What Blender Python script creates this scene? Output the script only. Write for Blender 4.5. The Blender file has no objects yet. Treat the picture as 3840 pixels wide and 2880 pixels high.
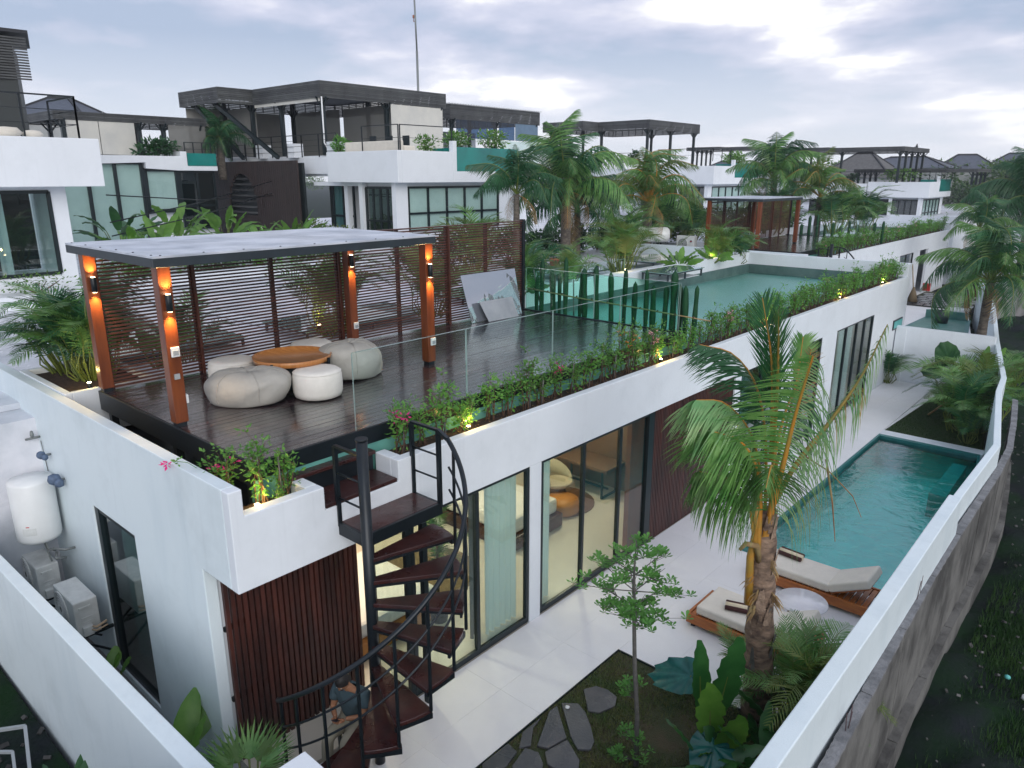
import bpy, math, random
from mathutils import Vector, Matrix
R = math.radians
rnd = random.Random(7)
SC = bpy.context.scene
COL = SC.collection

# ------------------------------------------------------------------ camera
cam_data = bpy.data.cameras.new("camera")
cam = bpy.data.objects.new("camera", cam_data)
COL.objects.link(cam)
cam.location = (0, 0, 7.2)
cam.rotation_euler = (R(90 - 15.78), 0, R(41.53))
cam_data.sensor_width = 36
cam_data.lens = 25.83
cam_data.clip_start = 0.1
cam_data.clip_end = 3000
SC.camera = cam

# ------------------------------------------------------------------ world
SUN_EL, SUN_AZ = R(24), R(125)
world = bpy.data.worlds.new("World")
SC.world = world
world.use_nodes = True
nt = world.node_tree
nt.nodes.clear()
def N(t, **k):
    n = nt.nodes.new(t)
    for a, b in k.items(): setattr(n, a, b)
    return n
out = N('ShaderNodeOutputWorld')
bg_sky = N('ShaderNodeBackground'); bg_cl = N('ShaderNodeBackground'); mixs = N('ShaderNodeMixShader')
sky = N('ShaderNodeTexSky', sky_type='NISHITA')
sky.sun_disc = False; sky.sun_elevation = SUN_EL; sky.sun_rotation = SUN_AZ
nt.links.new(sky.outputs[0], bg_sky.inputs[0]); bg_sky.inputs[1].default_value = 0.08
tc = N('ShaderNodeTexCoord')
sep = N('ShaderNodeSeparateXYZ'); nt.links.new(tc.outputs['Generated'], sep.inputs[0])
def math_n(op, a, b=None, c=None):
    n = N('ShaderNodeMath', operation=op)
    for i, v in enumerate((a, b, c)):
        if v is None: continue
        if isinstance(v, (int, float)): n.inputs[i].default_value = v
        else: nt.links.new(v, n.inputs[i])
    return n.outputs[0]
zz = math_n('MAXIMUM', math_n('ADD', sep.outputs[2], 0.16), 0.1)
px = math_n('DIVIDE', sep.outputs[0], zz); py = math_n('DIVIDE', sep.outputs[1], zz)
comb = N('ShaderNodeCombineXYZ'); nt.links.new(px, comb.inputs[0]); nt.links.new(py, comb.inputs[1])
n1 = N('ShaderNodeTexNoise'); n1.inputs['Scale'].default_value = 1.15; n1.inputs['Detail'].default_value = 6; n1.inputs['Roughness'].default_value = 0.54; n1.inputs['Distortion'].default_value = 0.1
n2 = N('ShaderNodeTexNoise'); n2.inputs['Scale'].default_value = 0.32; n2.inputs['Detail'].default_value = 3; n2.inputs['Roughness'].default_value = 0.45
mp = N('ShaderNodeMapping'); mp.inputs['Location'].default_value = (3.1, 1.7, 0.4)
nt.links.new(comb.outputs[0], mp.inputs[0])
nt.links.new(mp.outputs[0], n1.inputs[0]); nt.links.new(mp.outputs[0], n2.inputs[0])
cv = math_n('ADD', math_n('MULTIPLY', n1.outputs[0], 0.75), math_n('MULTIPLY', n2.outputs[0], 0.40))
# brighter towards the right of the view, where the veil is thinner
glow = math_n('ADD', math_n('MULTIPLY', sep.outputs[1], 0.04), math_n('MULTIPLY', sep.outputs[0], 0.15))
cv = math_n('ADD', math_n('MULTIPLY_ADD', math_n('SUBTRACT', cv, 0.575), 1.75, 0.50), glow)
ramp = N('ShaderNodeValToRGB')
cr = ramp.color_ramp
cr.elements[0].position = 0.36; cr.elements[0].color = (0.29, 0.345, 0.455, 1)
cr.elements[1].position = 0.70; cr.elements[1].color = (0.93, 0.92, 0.92, 1)
for p_, c_ in ((0.45, (0.365, 0.395, 0.50, 1)), (0.52, (0.44, 0.455, 0.555, 1)), (0.575, (0.545, 0.545, 0.615, 1)), (0.63, (0.74, 0.735, 0.765, 1))):
    e = cr.elements.new(p_); e.color = c_
nt.links.new(cv, ramp.inputs[0])
# even pale veil near the horizon
hz = math_n('SMOOTHSTEP' if False else 'MULTIPLY', math_n('MAXIMUM', math_n('SUBTRACT', 0.16, sep.outputs[2]), 0.0), 5.2)
hz = math_n('MINIMUM', hz, 0.75)
mixc = N('ShaderNodeMix', data_type='RGBA'); mixc.inputs[7].default_value = (0.66, 0.675, 0.72, 1)
nt.links.new(hz, mixc.inputs[0]); nt.links.new(ramp.outputs[0], mixc.inputs[6])
nt.links.new(mixc.outputs[2], bg_cl.inputs[0]); bg_cl.inputs[1].default_value = 1.12
mixs.inputs[0].default_value = 0.93
nt.links.new(bg_sky.outputs[0], mixs.inputs[1]); nt.links.new(bg_cl.outputs[0], mixs.inputs[2])
nt.links.new(mixs.outputs[0], out.inputs[0])

sun_d = bpy.data.lights.new("sun", 'SUN'); sun_d.energy = 1.2; sun_d.angle = R(45); sun_d.color = (1.0, 0.96, 0.92)
sun = bpy.data.objects.new("sun", sun_d); COL.objects.link(sun)
sun.rotation_euler = (R(90) - SUN_EL, 0, R(180) - SUN_AZ)
sun.location = (0, 0, 40)
SC.view_settings.view_transform = 'Standard'; SC.view_settings.look = 'None'
SC.view_settings.exposure = 0.55; SC.view_settings.gamma = 1.0
SC.view_settings.use_curve_mapping = False
SC.cycles.max_bounces = 10; SC.cycles.transparent_max_bounces = 24
SC.cycles.caustics_reflective = False; SC.cycles.caustics_refractive = False
SC.cycles.sample_clamp_indirect = 6.0

# ------------------------------------------------------------------ materials
MATS = {}
def mat(name, col, rough=0.6, metal=0.0, var=0.0, vscale=2.0, col2=None, stretch=(1, 1, 1), bump=0.0, bscale=40.0,
        rnd_amt=0.0, rough2=None, emit=None, estr=0.0, trans=0.0, spec=0.5, detail=5, lo=0.35, hi=0.65, coat=0.0, streak=0.0, stint=None):
    m = bpy.data.materials.new(name); m.use_nodes = True
    t = m.node_tree; b = t.nodes['Principled BSDF']
    def NN(ty, **k):
        n = t.nodes.new(ty)
        for a, v in k.items(): setattr(n, a, v)
        return n
    b.inputs['Roughness'].default_value = rough; b.inputs['Metallic'].default_value = metal
    b.inputs['Specular IOR Level'].default_value = spec
    b.inputs['Coat Weight'].default_value = coat; b.inputs['Coat Roughness'].default_value = 0.14; b.inputs['Coat IOR'].default_value = 1.9
    if stint: b.inputs['Specular Tint'].default_value = (*stint, 1)
    geo = NN('ShaderNodeNewGeometry'); mp = NN('ShaderNodeMapping'); mp.inputs['Scale'].default_value = stretch
    t.links.new(geo.outputs['Position'], mp.inputs[0])
    c2 = col2 if col2 else tuple(max(0, c * (1 - var)) for c in col)
    nz = NN('ShaderNodeTexNoise'); nz.inputs['Scale'].default_value = vscale; nz.inputs['Detail'].default_value = detail
    nz.inputs['Roughness'].default_value = 0.6
    t.links.new(mp.outputs[0], nz.inputs[0])
    mr = NN('ShaderNodeMapRange'); mr.inputs[1].default_value = lo; mr.inputs[2].default_value = hi
    t.links.new(nz.outputs[0], mr.inputs[0])
    mx = NN('ShaderNodeMix', data_type='RGBA'); mx.inputs[6].default_value = (*col, 1); mx.inputs[7].default_value = (*c2, 1)
    t.links.new(mr.outputs[0], mx.inputs[0])
    last = mx.outputs[2]
    if streak:
        for sc_, st_, l_, h_ in ((1.0, (7, 7, .22), .56, .80), (1.0, (1.3, 1.3, 1.3), .50, .75)):
            m5 = NN('ShaderNodeMapping'); m5.inputs['Scale'].default_value = st_; t.links.new(geo.outputs['Position'], m5.inputs[0])
            n5 = NN('ShaderNodeTexNoise'); n5.inputs['Scale'].default_value = sc_; n5.inputs['Detail'].default_value = 6; n5.inputs['Roughness'].default_value = .7; t.links.new(m5.outputs[0], n5.inputs[0])
            r5 = NN('ShaderNodeMapRange'); r5.inputs[1].default_value = l_; r5.inputs[2].default_value = h_; r5.inputs[3].default_value = 0; r5.inputs[4].default_value = streak; t.links.new(n5.outputs[0], r5.inputs[0])
            x5 = NN('ShaderNodeMix', data_type='RGBA'); t.links.new(r5.outputs[0], x5.inputs[0]); t.links.new(last, x5.inputs[6]); x5.inputs[7].default_value = (col[0] * .42, col[1] * .45, col[2] * .45, 1); last = x5.outputs[2]
    if rnd_amt:
        oi = NN('ShaderNodeObjectInfo'); r2 = NN('ShaderNodeMapRange')
        r2.inputs[3].default_value = 1 - rnd_amt; r2.inputs[4].default_value = 1 + rnd_amt
        t.links.new(oi.outputs['Random'], r2.inputs[0])
        hv = NN('ShaderNodeHueSaturation'); t.links.new(r2.outputs[0], hv.inputs['Value']); t.links.new(last, hv.inputs['Color'])
        last = hv.outputs[0]
    t.links.new(last, b.inputs['Base Color'])
    if rough2 is not None:
        n3 = NN('ShaderNodeTexNoise'); n3.inputs['Scale'].default_value = vscale * 0.7; n3.inputs['Detail'].default_value = 3
        t.links.new(mp.outputs[0], n3.inputs[0])
        m3 = NN('ShaderNodeMapRange'); m3.inputs[1].default_value = lo; m3.inputs[2].default_value = hi
        m3.inputs[3].default_value = rough; m3.inputs[4].default_value = rough2
        t.links.new(n3.outputs[0], m3.inputs[0]); t.links.new(m3.outputs[0], b.inputs['Roughness'])
    if bump:
        n4 = NN('ShaderNodeTexNoise'); n4.inputs['Scale'].default_value = bscale; n4.inputs['Detail'].default_value = 4
        t.links.new(mp.outputs[0], n4.inputs[0])
        bp = NN('ShaderNodeBump'); bp.inputs['Strength'].default_value = bump; bp.inputs['Distance'].default_value = 0.02
        t.links.new(n4.outputs[0], bp.inputs['Height']); t.links.new(bp.outputs[0], b.inputs['Normal'])
    if emit:
        b.inputs['Emission Color'].default_value = (*emit, 1); b.inputs['Emission Strength'].default_value = estr
    if trans:
        o = t.nodes['Material Output']; tr = NN('ShaderNodeBsdfTranslucent'); ms = NN('ShaderNodeMixShader')
        ms.inputs[0].default_value = trans
        hs = NN('ShaderNodeHueSaturation'); hs.inputs['Value'].default_value = 1.5; t.links.new(last, hs.inputs['Color'])
        t.links.new(hs.outputs[0], tr.inputs[0])
        t.links.new(b.outputs[0], ms.inputs[1]); t.links.new(tr.outputs[0], ms.inputs[2]); t.links.new(ms.outputs[0], o.inputs[0])
    MATS[name] = m
    return m

def glass(name, tint, f0=0.04, rough=0.0, power=4.0, gl=0.8, film=0.0, filmcol=(0.8, 0.9, 0.9)):
    """thin clear pane: tinted transparency plus sharp Fresnel reflection"""
    m = bpy.data.materials.new(name); m.use_nodes = True; t = m.node_tree
    t.nodes.clear()
    o = t.nodes.new('ShaderNodeOutputMaterial'); tr = t.nodes.new('ShaderNodeBsdfTransparent'); g = t.nodes.new('ShaderNodeBsdfGlossy')
    lw = t.nodes.new('ShaderNodeLayerWeight'); fr = t.nodes.new('ShaderNodeMath'); fr.operation = 'POWER'; fr.inputs[1].default_value = power
    t.links.new(lw.outputs['Facing'], fr.inputs[0]); lw.inputs[0].default_value = 0.5
    ms = t.nodes.new('ShaderNodeMixShader'); mu = t.nodes.new('ShaderNodeMath'); mu.operation = 'MULTIPLY'; mu.inputs[1].default_value = gl
    ad = t.nodes.new('ShaderNodeMath'); ad.operation = 'ADD'; ad.inputs[1].default_value = f0; ad.use_clamp = True
    tr.inputs[0].default_value = (*tint, 1); g.inputs['Roughness'].default_value = rough
    t.links.new(fr.outputs[0], mu.inputs[0]); t.links.new(mu.outputs[0], ad.inputs[0]); t.links.new(ad.outputs[0], ms.inputs[0])
    base = tr.outputs[0]
    if film:
        df = t.nodes.new('ShaderNodeBsdfDiffuse'); df.inputs[0].default_value = (*filmcol, 1)
        m2 = t.nodes.new('ShaderNodeMixShader'); m2.inputs[0].default_value = film
        t.links.new(base, m2.inputs[1]); t.links.new(df.outputs[0], m2.inputs[2]); base = m2.outputs[0]
    t.links.new(base, ms.inputs[1]); t.links.new(g.outputs[0], ms.inputs[2]); t.links.new(ms.outputs[0], o.inputs[0])
    MATS[name] = m
    return m

def water(name, tint, bump=0.25, scale=3.0, rough=0.02, gain=1.5):
    m = bpy.data.materials.new(name); m.use_nodes = True; t = m.node_tree; t.nodes.clear()
    o = t.nodes.new('ShaderNodeOutputMaterial'); tr = t.nodes.new('ShaderNodeBsdfTransparent'); g = t.nodes.new('ShaderNodeBsdfGlossy')
    fr = t.nodes.new('ShaderNodeFresnel'); fr.inputs[0].default_value = 1.36
    ms = t.nodes.new('ShaderNodeMixShader'); tr.inputs[0].default_value = (*tint, 1); g.inputs['Roughness'].default_value = rough
    geo = t.nodes.new('ShaderNodeNewGeometry'); n = t.nodes.new('ShaderNodeTexNoise'); n.inputs['Scale'].default_value = scale
    n.inputs['Detail'].default_value = 4; n.inputs['Distortion'].default_value = 1.0
    t.links.new(geo.outputs['Position'], n.inputs[0])
    b = t.nodes.new('ShaderNodeBump'); b.inputs['Strength'].default_value = bump; b.inputs['Distance'].default_value = 0.05
    t.links.new(n.outputs[0], b.inputs['Height']); t.links.new(b.outputs[0], g.inputs['Normal']); t.links.new(b.outputs[0], fr.inputs['Normal'])
    mu = t.nodes.new('ShaderNodeMath'); mu.operation = 'MULTIPLY_ADD'; mu.inputs[1].default_value = gain; mu.inputs[2].default_value = 0.01; mu.use_clamp = True
    t.links.new(fr.outputs[0], mu.inputs[0]); t.links.new(mu.outputs[0], ms.inputs[0])
    t.links.new(tr.outputs[0], ms.inputs[1]); t.links.new(g.outputs[0], ms.inputs[2]); t.links.new(ms.outputs[0], o.inputs[0])
    MATS[name] = m
    return m

mat('plaster', (0.72, 0.77, 0.82), 0.55, var=0.06, vscale=0.9, bump=0.12, bscale=60, streak=.15)
mat('plaster_stained', (0.67, 0.76, 0.80), 0.5, col2=(0.58, 0.68, 0.73), vscale=1.4, stretch=(1, 1, 0.25), bump=0.15, bscale=50, lo=0.5, hi=0.8, streak=.20)
mat('plaster_far', (0.74, 0.78, 0.82), 0.6, var=0.08, vscale=0.4, streak=.12)
mat('roof_wet', (0.42, 0.47, 0.50), 0.12, col2=(0.30, 0.35, 0.38), vscale=0.7, rough2=0.5, bump=0.06, bscale=8)
mat('roof_white', (0.74, 0.75, 0.80), 0.25, col2=(0.46, 0.50, 0.55), vscale=0.8, rough2=0.6, bump=0.06, bscale=8)
mat('tile_white', (0.76, 0.77, 0.79), 0.42, var=0.05, vscale=1.2, rnd_amt=0.012, rough2=0.6, streak=.08)
mat('grout', (0.70, 0.71, 0.73), 0.8)
mat('deck_wood', (0.040, 0.019, 0.021), 0.10, col2=(0.018, 0.011, 0.017), vscale=1.3, stretch=(7, 1.0, 7), rough2=0.30, coat=1.0, stint=(.45, .95, 1.0), rnd_amt=0.35, bump=0.5, bscale=5, spec=1.0)  # specular tint paints a teal cast into the wet reflections
mat('tread_wood', (0.050, 0.015, 0.013), 0.18, col2=(0.022, 0.009, 0.010), vscale=3.0, rough2=0.45, bump=0.25, bscale=9, rnd_amt=0.15)
mat('slat_wood', (0.090, 0.027, 0.016), 0.4, col2=(0.048, 0.016, 0.011), vscale=2.0, stretch=(4, 1, 4), rnd_amt=0.3)
mat('slat_wood_red', (0.070, 0.020, 0.014), 0.4, col2=(0.030, 0.011, 0.009), vscale=2.0, stretch=(3, 3, 0.6), rnd_amt=0.25)
mat('post_wood', (0.19, 0.048, 0.012), 0.35, col2=(0.11, 0.026, 0.008), vscale=2.5, stretch=(4, 4, 0.5), bump=0.15, bscale=20)
mat('post_dark', (0.045, 0.014, 0.012), 0.4, col2=(0.02, 0.008, 0.008), vscale=2.5, stretch=(4, 4, 0.5))
mat('teak', (0.42, 0.14, 0.030), 0.42, col2=(0.30, 0.085, 0.018), vscale=3.0, stretch=(1, 8, 8), bump=0.1, bscale=20, rnd_amt=0.08)
mat('table_wood', (0.46, 0.20, 0.06), 0.3, col2=(0.34, 0.13, 0.035), vscale=3.5, stretch=(1, 7, 1), bump=0.1, bscale=20)
mat('black_metal', (0.010, 0.016, 0.022), 0.35, metal=0.3, var=0.3, vscale=5)
mat('charcoal', (0.022, 0.034, 0.045), 0.5, var=0.3, vscale=3)
mat('frame_dark', (0.010, 0.020, 0.024), 0.35, metal=0.2, var=0.2)
mat('white_metal', (0.72, 0.75, 0.76), 0.35, var=0.06, vscale=6)
mat('ac_white', (0.66, 0.68, 0.67), 0.4, col2=(0.52, 0.54, 0.53), vscale=5)
mat('grille', (0.20, 0.22, 0.22), 0.5, metal=0.3)
mat('tank_white', (0.74, 0.76, 0.76), 0.3, var=0.06, vscale=3)
mat('cushion', (0.70, 0.66, 0.58), 0.8, var=0.08, vscale=6, bump=0.15, bscale=160)
mat('pouf_fabric', (0.72, 0.70, 0.65), 0.8, var=0.07, vscale=9, bump=0.3, bscale=120)
mat('bean_fabric', (0.38, 0.37, 0.34), 0.85, var=0.12, vscale=4, bump=0.35, bscale=14)
mat('towel_cream', (0.72, 0.62, 0.45), 0.9, bump=0.4, bscale=120)
mat('towel_brown', (0.055, 0.018, 0.018), 0.9, bump=0.4, bscale=120)
mat('soil', (0.060, 0.032, 0.022), 0.9, col2=(0.018, 0.011, 0.010), vscale=14, bump=0.8, bscale=60)
mat('lawn_soil', (0.055, 0.044, 0.022), 0.9, col2=(0.020, 0.040, 0.010), vscale=2.5, bump=0.6, bscale=60)
mat('lawn_dark', (0.030, 0.052, 0.014), 0.9, col2=(0.018, 0.036, 0.010), vscale=2.5, bump=0.6, bscale=60)
mat('grass_blade', (0.050, 0.10, 0.018), 0.6, col2=(0.10, 0.11, 0.03), vscale=3, trans=0.2)
mat('grass_dark', (0.014, 0.055, 0.010), 0.6, col2=(0.03, 0.080, 0.014), vscale=1.4, trans=0.2)
mat('slate', (0.050, 0.056, 0.064), 0.35, col2=(0.085, 0.085, 0.09), vscale=2.6, rough2=0.15, bump=0.25, bscale=30, rnd_amt=0.15)
mat('dark_ground', (0.011, 0.015, 0.018), 0.9, spec=0.12, col2=(0.005, 0.022, 0.006), vscale=0.9, bump=1.0, bscale=14)
mat('rubble', (0.10, 0.10, 0.10), 0.9, var=0.75, vscale=3, rnd_amt=0.4)
mat('old_render', (0.145, 0.145, 0.138), 0.9, col2=(0.050, 0.050, 0.048), vscale=1.3, stretch=(1, 0.9, 0.7), bump=0.8, bscale=16, lo=.4, hi=.62)
mat('old_cap', (0.22, 0.225, 0.24), 0.9, col2=(0.12, 0.125, 0.135), vscale=5, bump=1.0, bscale=30)
mat('concrete_wall', (0.25, 0.25, 0.25), 0.9, col2=(0.12, 0.12, 0.12), vscale=0.7, bump=0.5, bscale=12)
mat('membrane_green', (0.13, 0.36, 0.31), 0.45, col2=(0.09, 0.27, 0.24), vscale=2)
mat('cement_band', (0.10, 0.17, 0.16), 0.6, col2=(0.055, 0.11, 0.105), vscale=1.6, bump=0.3, bscale=20)
mat('pond_floor', (0.085, 0.42, 0.36), 0.5, col2=(0.14, 0.50, 0.44), vscale=0.5, rough2=0.55, bump=0.04, bscale=3)
mat('pool_tile', (0.03, 0.80, 0.76), 0.5, col2=(0.02, 0.66, 0.65), vscale=2.2)
mat('pool_tile_dark', (0.010, 0.12, 0.12), 0.4, col2=(0.018, 0.17, 0.17), vscale=3)
mat('pool_stone', (0.22, 0.62, 0.60), 0.5, var=0.2, vscale=3)
mat('old_pool_tile', (0.045, 0.17, 0.15), 0.5, col2=(0.10, 0.22, 0.19), vscale=2)
mat('blind', (0.36, 0.36, 0.34), 0.8, col2=(0.30, 0.30, 0.29), vscale=1.0)
mat('blind_light', (0.56, 0.55, 0.50), 0.8, col2=(0.48, 0.48, 0.45), vscale=1.0)
mat('blind_white', (0.60, 0.72, 0.70), 0.7, col2=(0.52, 0.64, 0.63), vscale=1.0)
mat('blind_blue', (0.12, 0.19, 0.27), 0.6, var=0.15)
mat('brown_cladding', (0.036, 0.023, 0.020), 0.6, col2=(0.018, 0.012, 0.012), vscale=1.5, stretch=(6, 6, 0.3), bump=0.3, bscale=6)
mat('dark_slat', (0.070, 0.075, 0.075), 0.6, col2=(0.040, 0.042, 0.045), vscale=1.0, rnd_amt=0.3)
mat('dark_roof', (0.020, 0.022, 0.028), 0.6, var=0.2)
mat('tile_roof', (0.090, 0.105, 0.135), 0.7, col2=(0.06, 0.072, 0.10), vscale=2, stretch=(1, 1, 5))
mat('thatch', (0.13, 0.13, 0.13), 0.9, var=0.3, vscale=3)
mat('far_wall', (0.36, 0.38, 0.38), 0.8, var=0.25, vscale=0.6)
mat('acrylic_pool', (0.010, 0.23, 0.20), 0.12, col2=(0.010, 0.15, 0.14), vscale=0.8)
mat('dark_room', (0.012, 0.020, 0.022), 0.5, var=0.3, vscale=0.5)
mat('int_wall', (0.66, 0.60, 0.48), 0.8, var=0.05)
mat('int_floor', (0.66, 0.62, 0.54), 0.35, var=0.05)
mat('int_ceiling', (0.7, 0.62, 0.5), 0.8)
mat('int_brown', (0.14, 0.075, 0.042), 0.7, var=0.1, vscale=5)
mat('bed_wood', (0.48, 0.20, 0.05), 0.5, var=0.1)
mat('sheet', (0.75, 0.74, 0.74), 0.8, bump=0.3, bscale=6)
mat('rug', (0.16, 0.12, 0.07), 0.9, bump=0.4, bscale=90)
mat('curtain', (0.70, 0.78, 0.80), 0.8, trans=0.12)
mat('curtain_grey', (0.17, 0.17, 0.17), 0.8)
mat('chair_fabric', (0.42, 0.36, 0.25), 0.8)
mat('lamp_warm', (1, 0.7, 0.3), 0.4, emit=(1.0, 0.72, 0.40), estr=22)
mat('lamp_orange', (1, 0.5, 0.1), 0.4, emit=(1.0, 0.80, 0.50), estr=14)
mat('socket_grey', (0.30, 0.33, 0.35), 0.5)
mat('green_leaf', (0.050, 0.125, 0.022), 0.5, col2=(0.095, 0.17, 0.035), vscale=3, trans=0.25, rnd_amt=0.2)
mat('shrub_leaf', (0.055, 0.20, 0.028), 0.5, col2=(0.15, 0.33, 0.06), vscale=5, trans=0.3, rnd_amt=0.25)
mat('tree_leaf', (0.060, 0.20, 0.030), 0.45, col2=(0.10, 0.27, 0.050), vscale=6, trans=0.3)
mat('dark_leaf', (0.012, 0.060, 0.022), 0.5, col2=(0.03, 0.10, 0.03), vscale=3, trans=0.15, rnd_amt=0.2)
mat('palm_leaf', (0.050, 0.165, 0.034), 0.38, col2=(0.16, 0.31, 0.085), vscale=4, trans=0.25, rnd_amt=0.22)
mat('palm_leaf_dark', (0.012, 0.078, 0.026), 0.45, col2=(0.03, 0.125, 0.045), vscale=2.0, trans=0.2, rnd_amt=0.25)
mat('palm_leaf_pale', (0.13, 0.31, 0.12), 0.4, col2=(0.30, 0.42, 0.20), vscale=2.5, trans=0.3, rnd_amt=0.15)
mat('areca_leaf', (0.060, 0.140, 0.020), 0.5, col2=(0.17, 0.21, 0.05), vscale=2.5, trans=0.3, rnd_amt=0.25)
mat('yellow_leaf', (0.36, 0.25, 0.05), 0.5, col2=(0.22, 0.20, 0.05), vscale=4, trans=0.3)
mat('dry_leaf', (0.20, 0.11, 0.05), 0.8, col2=(0.34, 0.26, 0.12), vscale=5, trans=0.15)
mat('rachis_orange', (0.50, 0.20, 0.02), 0.45, col2=(0.30, 0.20, 0.04), vscale=4)
mat('rachis_green', (0.12, 0.16, 0.03), 0.5)
mat('palm_trunk', (0.27, 0.185, 0.13), 0.9, col2=(0.075, 0.050, 0.038), vscale=5, stretch=(1, 1, 2.2), bump=1.0, bscale=18)
mat('palm_trunk_grey', (0.15, 0.13, 0.105), 0.9, col2=(0.06, 0.05, 0.042), vscale=5, stretch=(1, 1, 2.2), bump=1.0, bscale=18)
mat('palm_fibre', (0.36, 0.26, 0.19), 0.9, col2=(0.13, 0.085, 0.06), vscale=8, bump=1.0, bscale=40)
mat('bark', (0.11, 0.105, 0.10), 0.8, col2=(0.06, 0.06, 0.055), vscale=12, bump=0.4, bscale=50)
mat('stem_brown', (0.10, 0.055, 0.035), 0.8, var=0.3, vscale=8)
mat('stem_lit', (0.30, 0.16, 0.04), 0.6)
mat('banana_leaf', (0.075, 0.20, 0.025), 0.4, col2=(0.13, 0.27, 0.04), vscale=3, trans=0.3, rnd_amt=0.15)
mat('banana_leaf_dark', (0.014, 0.080, 0.016), 0.4, col2=(0.03, 0.12, 0.025), vscale=3, trans=0.15)
mat('alocasia_leaf', (0.004, 0.085, 0.080), 0.32, col2=(0.015, 0.15, 0.13), vscale=6, trans=0.1)
mat('cactus', (0.006, 0.045, 0.020), 0.6, spec=0.2, col2=(0.014, 0.065, 0.026), vscale=6, rnd_amt=0.2)
mat('bamboo', (0.34, 0.24, 0.11), 0.6, var=0.4, vscale=9)
mat('stake', (0.14, 0.13, 0.13), 0.7)
mat('flower_pink', (0.75, 0.03, 0.25), 0.6, trans=0.3)
mat('flower_orange', (0.85, 0.25, 0.04), 0.6, trans=0.3)
mat('flower_pale', (0.8, 0.35, 0.45), 0.6, trans=0.3)
mat('white_flower', (0.8, 0.8, 0.7), 0.6, trans=0.3)
mat('terracotta', (0.34, 0.13, 0.07), 0.8)
mat('marble', (0.78, 0.77, 0.80), 0.12, col2=(0.66, 0.65, 0.69), vscale=2.0, stretch=(1, 2.5, 1), detail=8)
mat('skin', (0.36, 0.17, 0.09), 0.55)
mat('hair', (0.012, 0.010, 0.010), 0.6)
mat('shirt', (0.055, 0.095, 0.115), 0.85, var=0.15, vscale=6)
mat('trousers', (0.36, 0.33, 0.25), 0.85, var=0.1)
mat('phone_case', (0.02, 0.02, 0.03), 0.3)
mat('cable', (0.01, 0.015, 0.05), 0.5)
mat('pigeon_grey', (0.10, 0.15, 0.24), 0.7, var=0.4, vscale=20)
mat('sheet_grey', (0.36, 0.38, 0.41), 0.22, col2=(0.26, 0.28, 0.31), vscale=1.5)
mat('bag_white', (0.7, 0.72, 0.72), 0.5)
mat('red_plastic', (0.5, 0.02, 0.02), 0.4)
mat('bluegreen_paint', (0.10, 0.42, 0.40), 0.4)
mat('pipe_tan', (0.45, 0.33, 0.22), 0.6)
mat('rust_rebar', (0.06, 0.035, 0.04), 0.7)
mat('plumeria_leaf', (0.08, 0.20, 0.03), 0.5, col2=(0.14, 0.27, 0.06), vscale=2, trans=0.3)
mat('far_tree', (0.035, 0.085, 0.035), 0.8, col2=(0.06, 0.12, 0.05), vscale=0.3, trans=0.1, rnd_amt=0.3)
mat('slat_roof_panel', (0.60, 0.64, 0.71), 0.30, col2=(0.34, 0.38, 0.44), vscale=1.3, rough2=0.6, bump=0.1, bscale=10)
glass('rail_glass', (0.94, 0.99, 0.985), 0.005, gl=0.45)
glass('rail_edge', (0.55, 0.85, 0.80), 0.25, film=0.35, filmcol=(0.75, 0.9, 0.9))
glass('rail_glass_green', (0.78, 0.99, 0.92), 0.01, gl=0.4)
glass('window_glass', (0.80, 0.88, 0.86), 0.05)
glass('window_glass_dark', (0.30, 0.45, 0.45), 0.10, gl=1.6)
glass('window_glass_refl', (0.62, 0.76, 0.74), 0.16, gl=1.3)
glass('skylight_glass', (0.30, 0.5, 0.48), 0.15, gl=1.2, film=0.7, filmcol=(0.42, 0.66, 0.64))
glass('sheet_glass', (0.5, 0.55, 0.6), 0.42, gl=0.8, film=0.7, filmcol=(0.30, 0.33, 0.38))
glass('blue_screen', (0.22, 0.33, 0.46), 0.05)
glass('grey_screen', (0.45, 0.45, 0.43), 0.02, film=0.55, filmcol=(0.26, 0.26, 0.25))
water('pool_water', (0.22, 0.95, 0.93), 0.30, 3.2, gain=2.2)
water('pond_water', (0.80, 0.97, 0.95), 0.05, 2.0, rough=0.35, gain=0.45)

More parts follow.
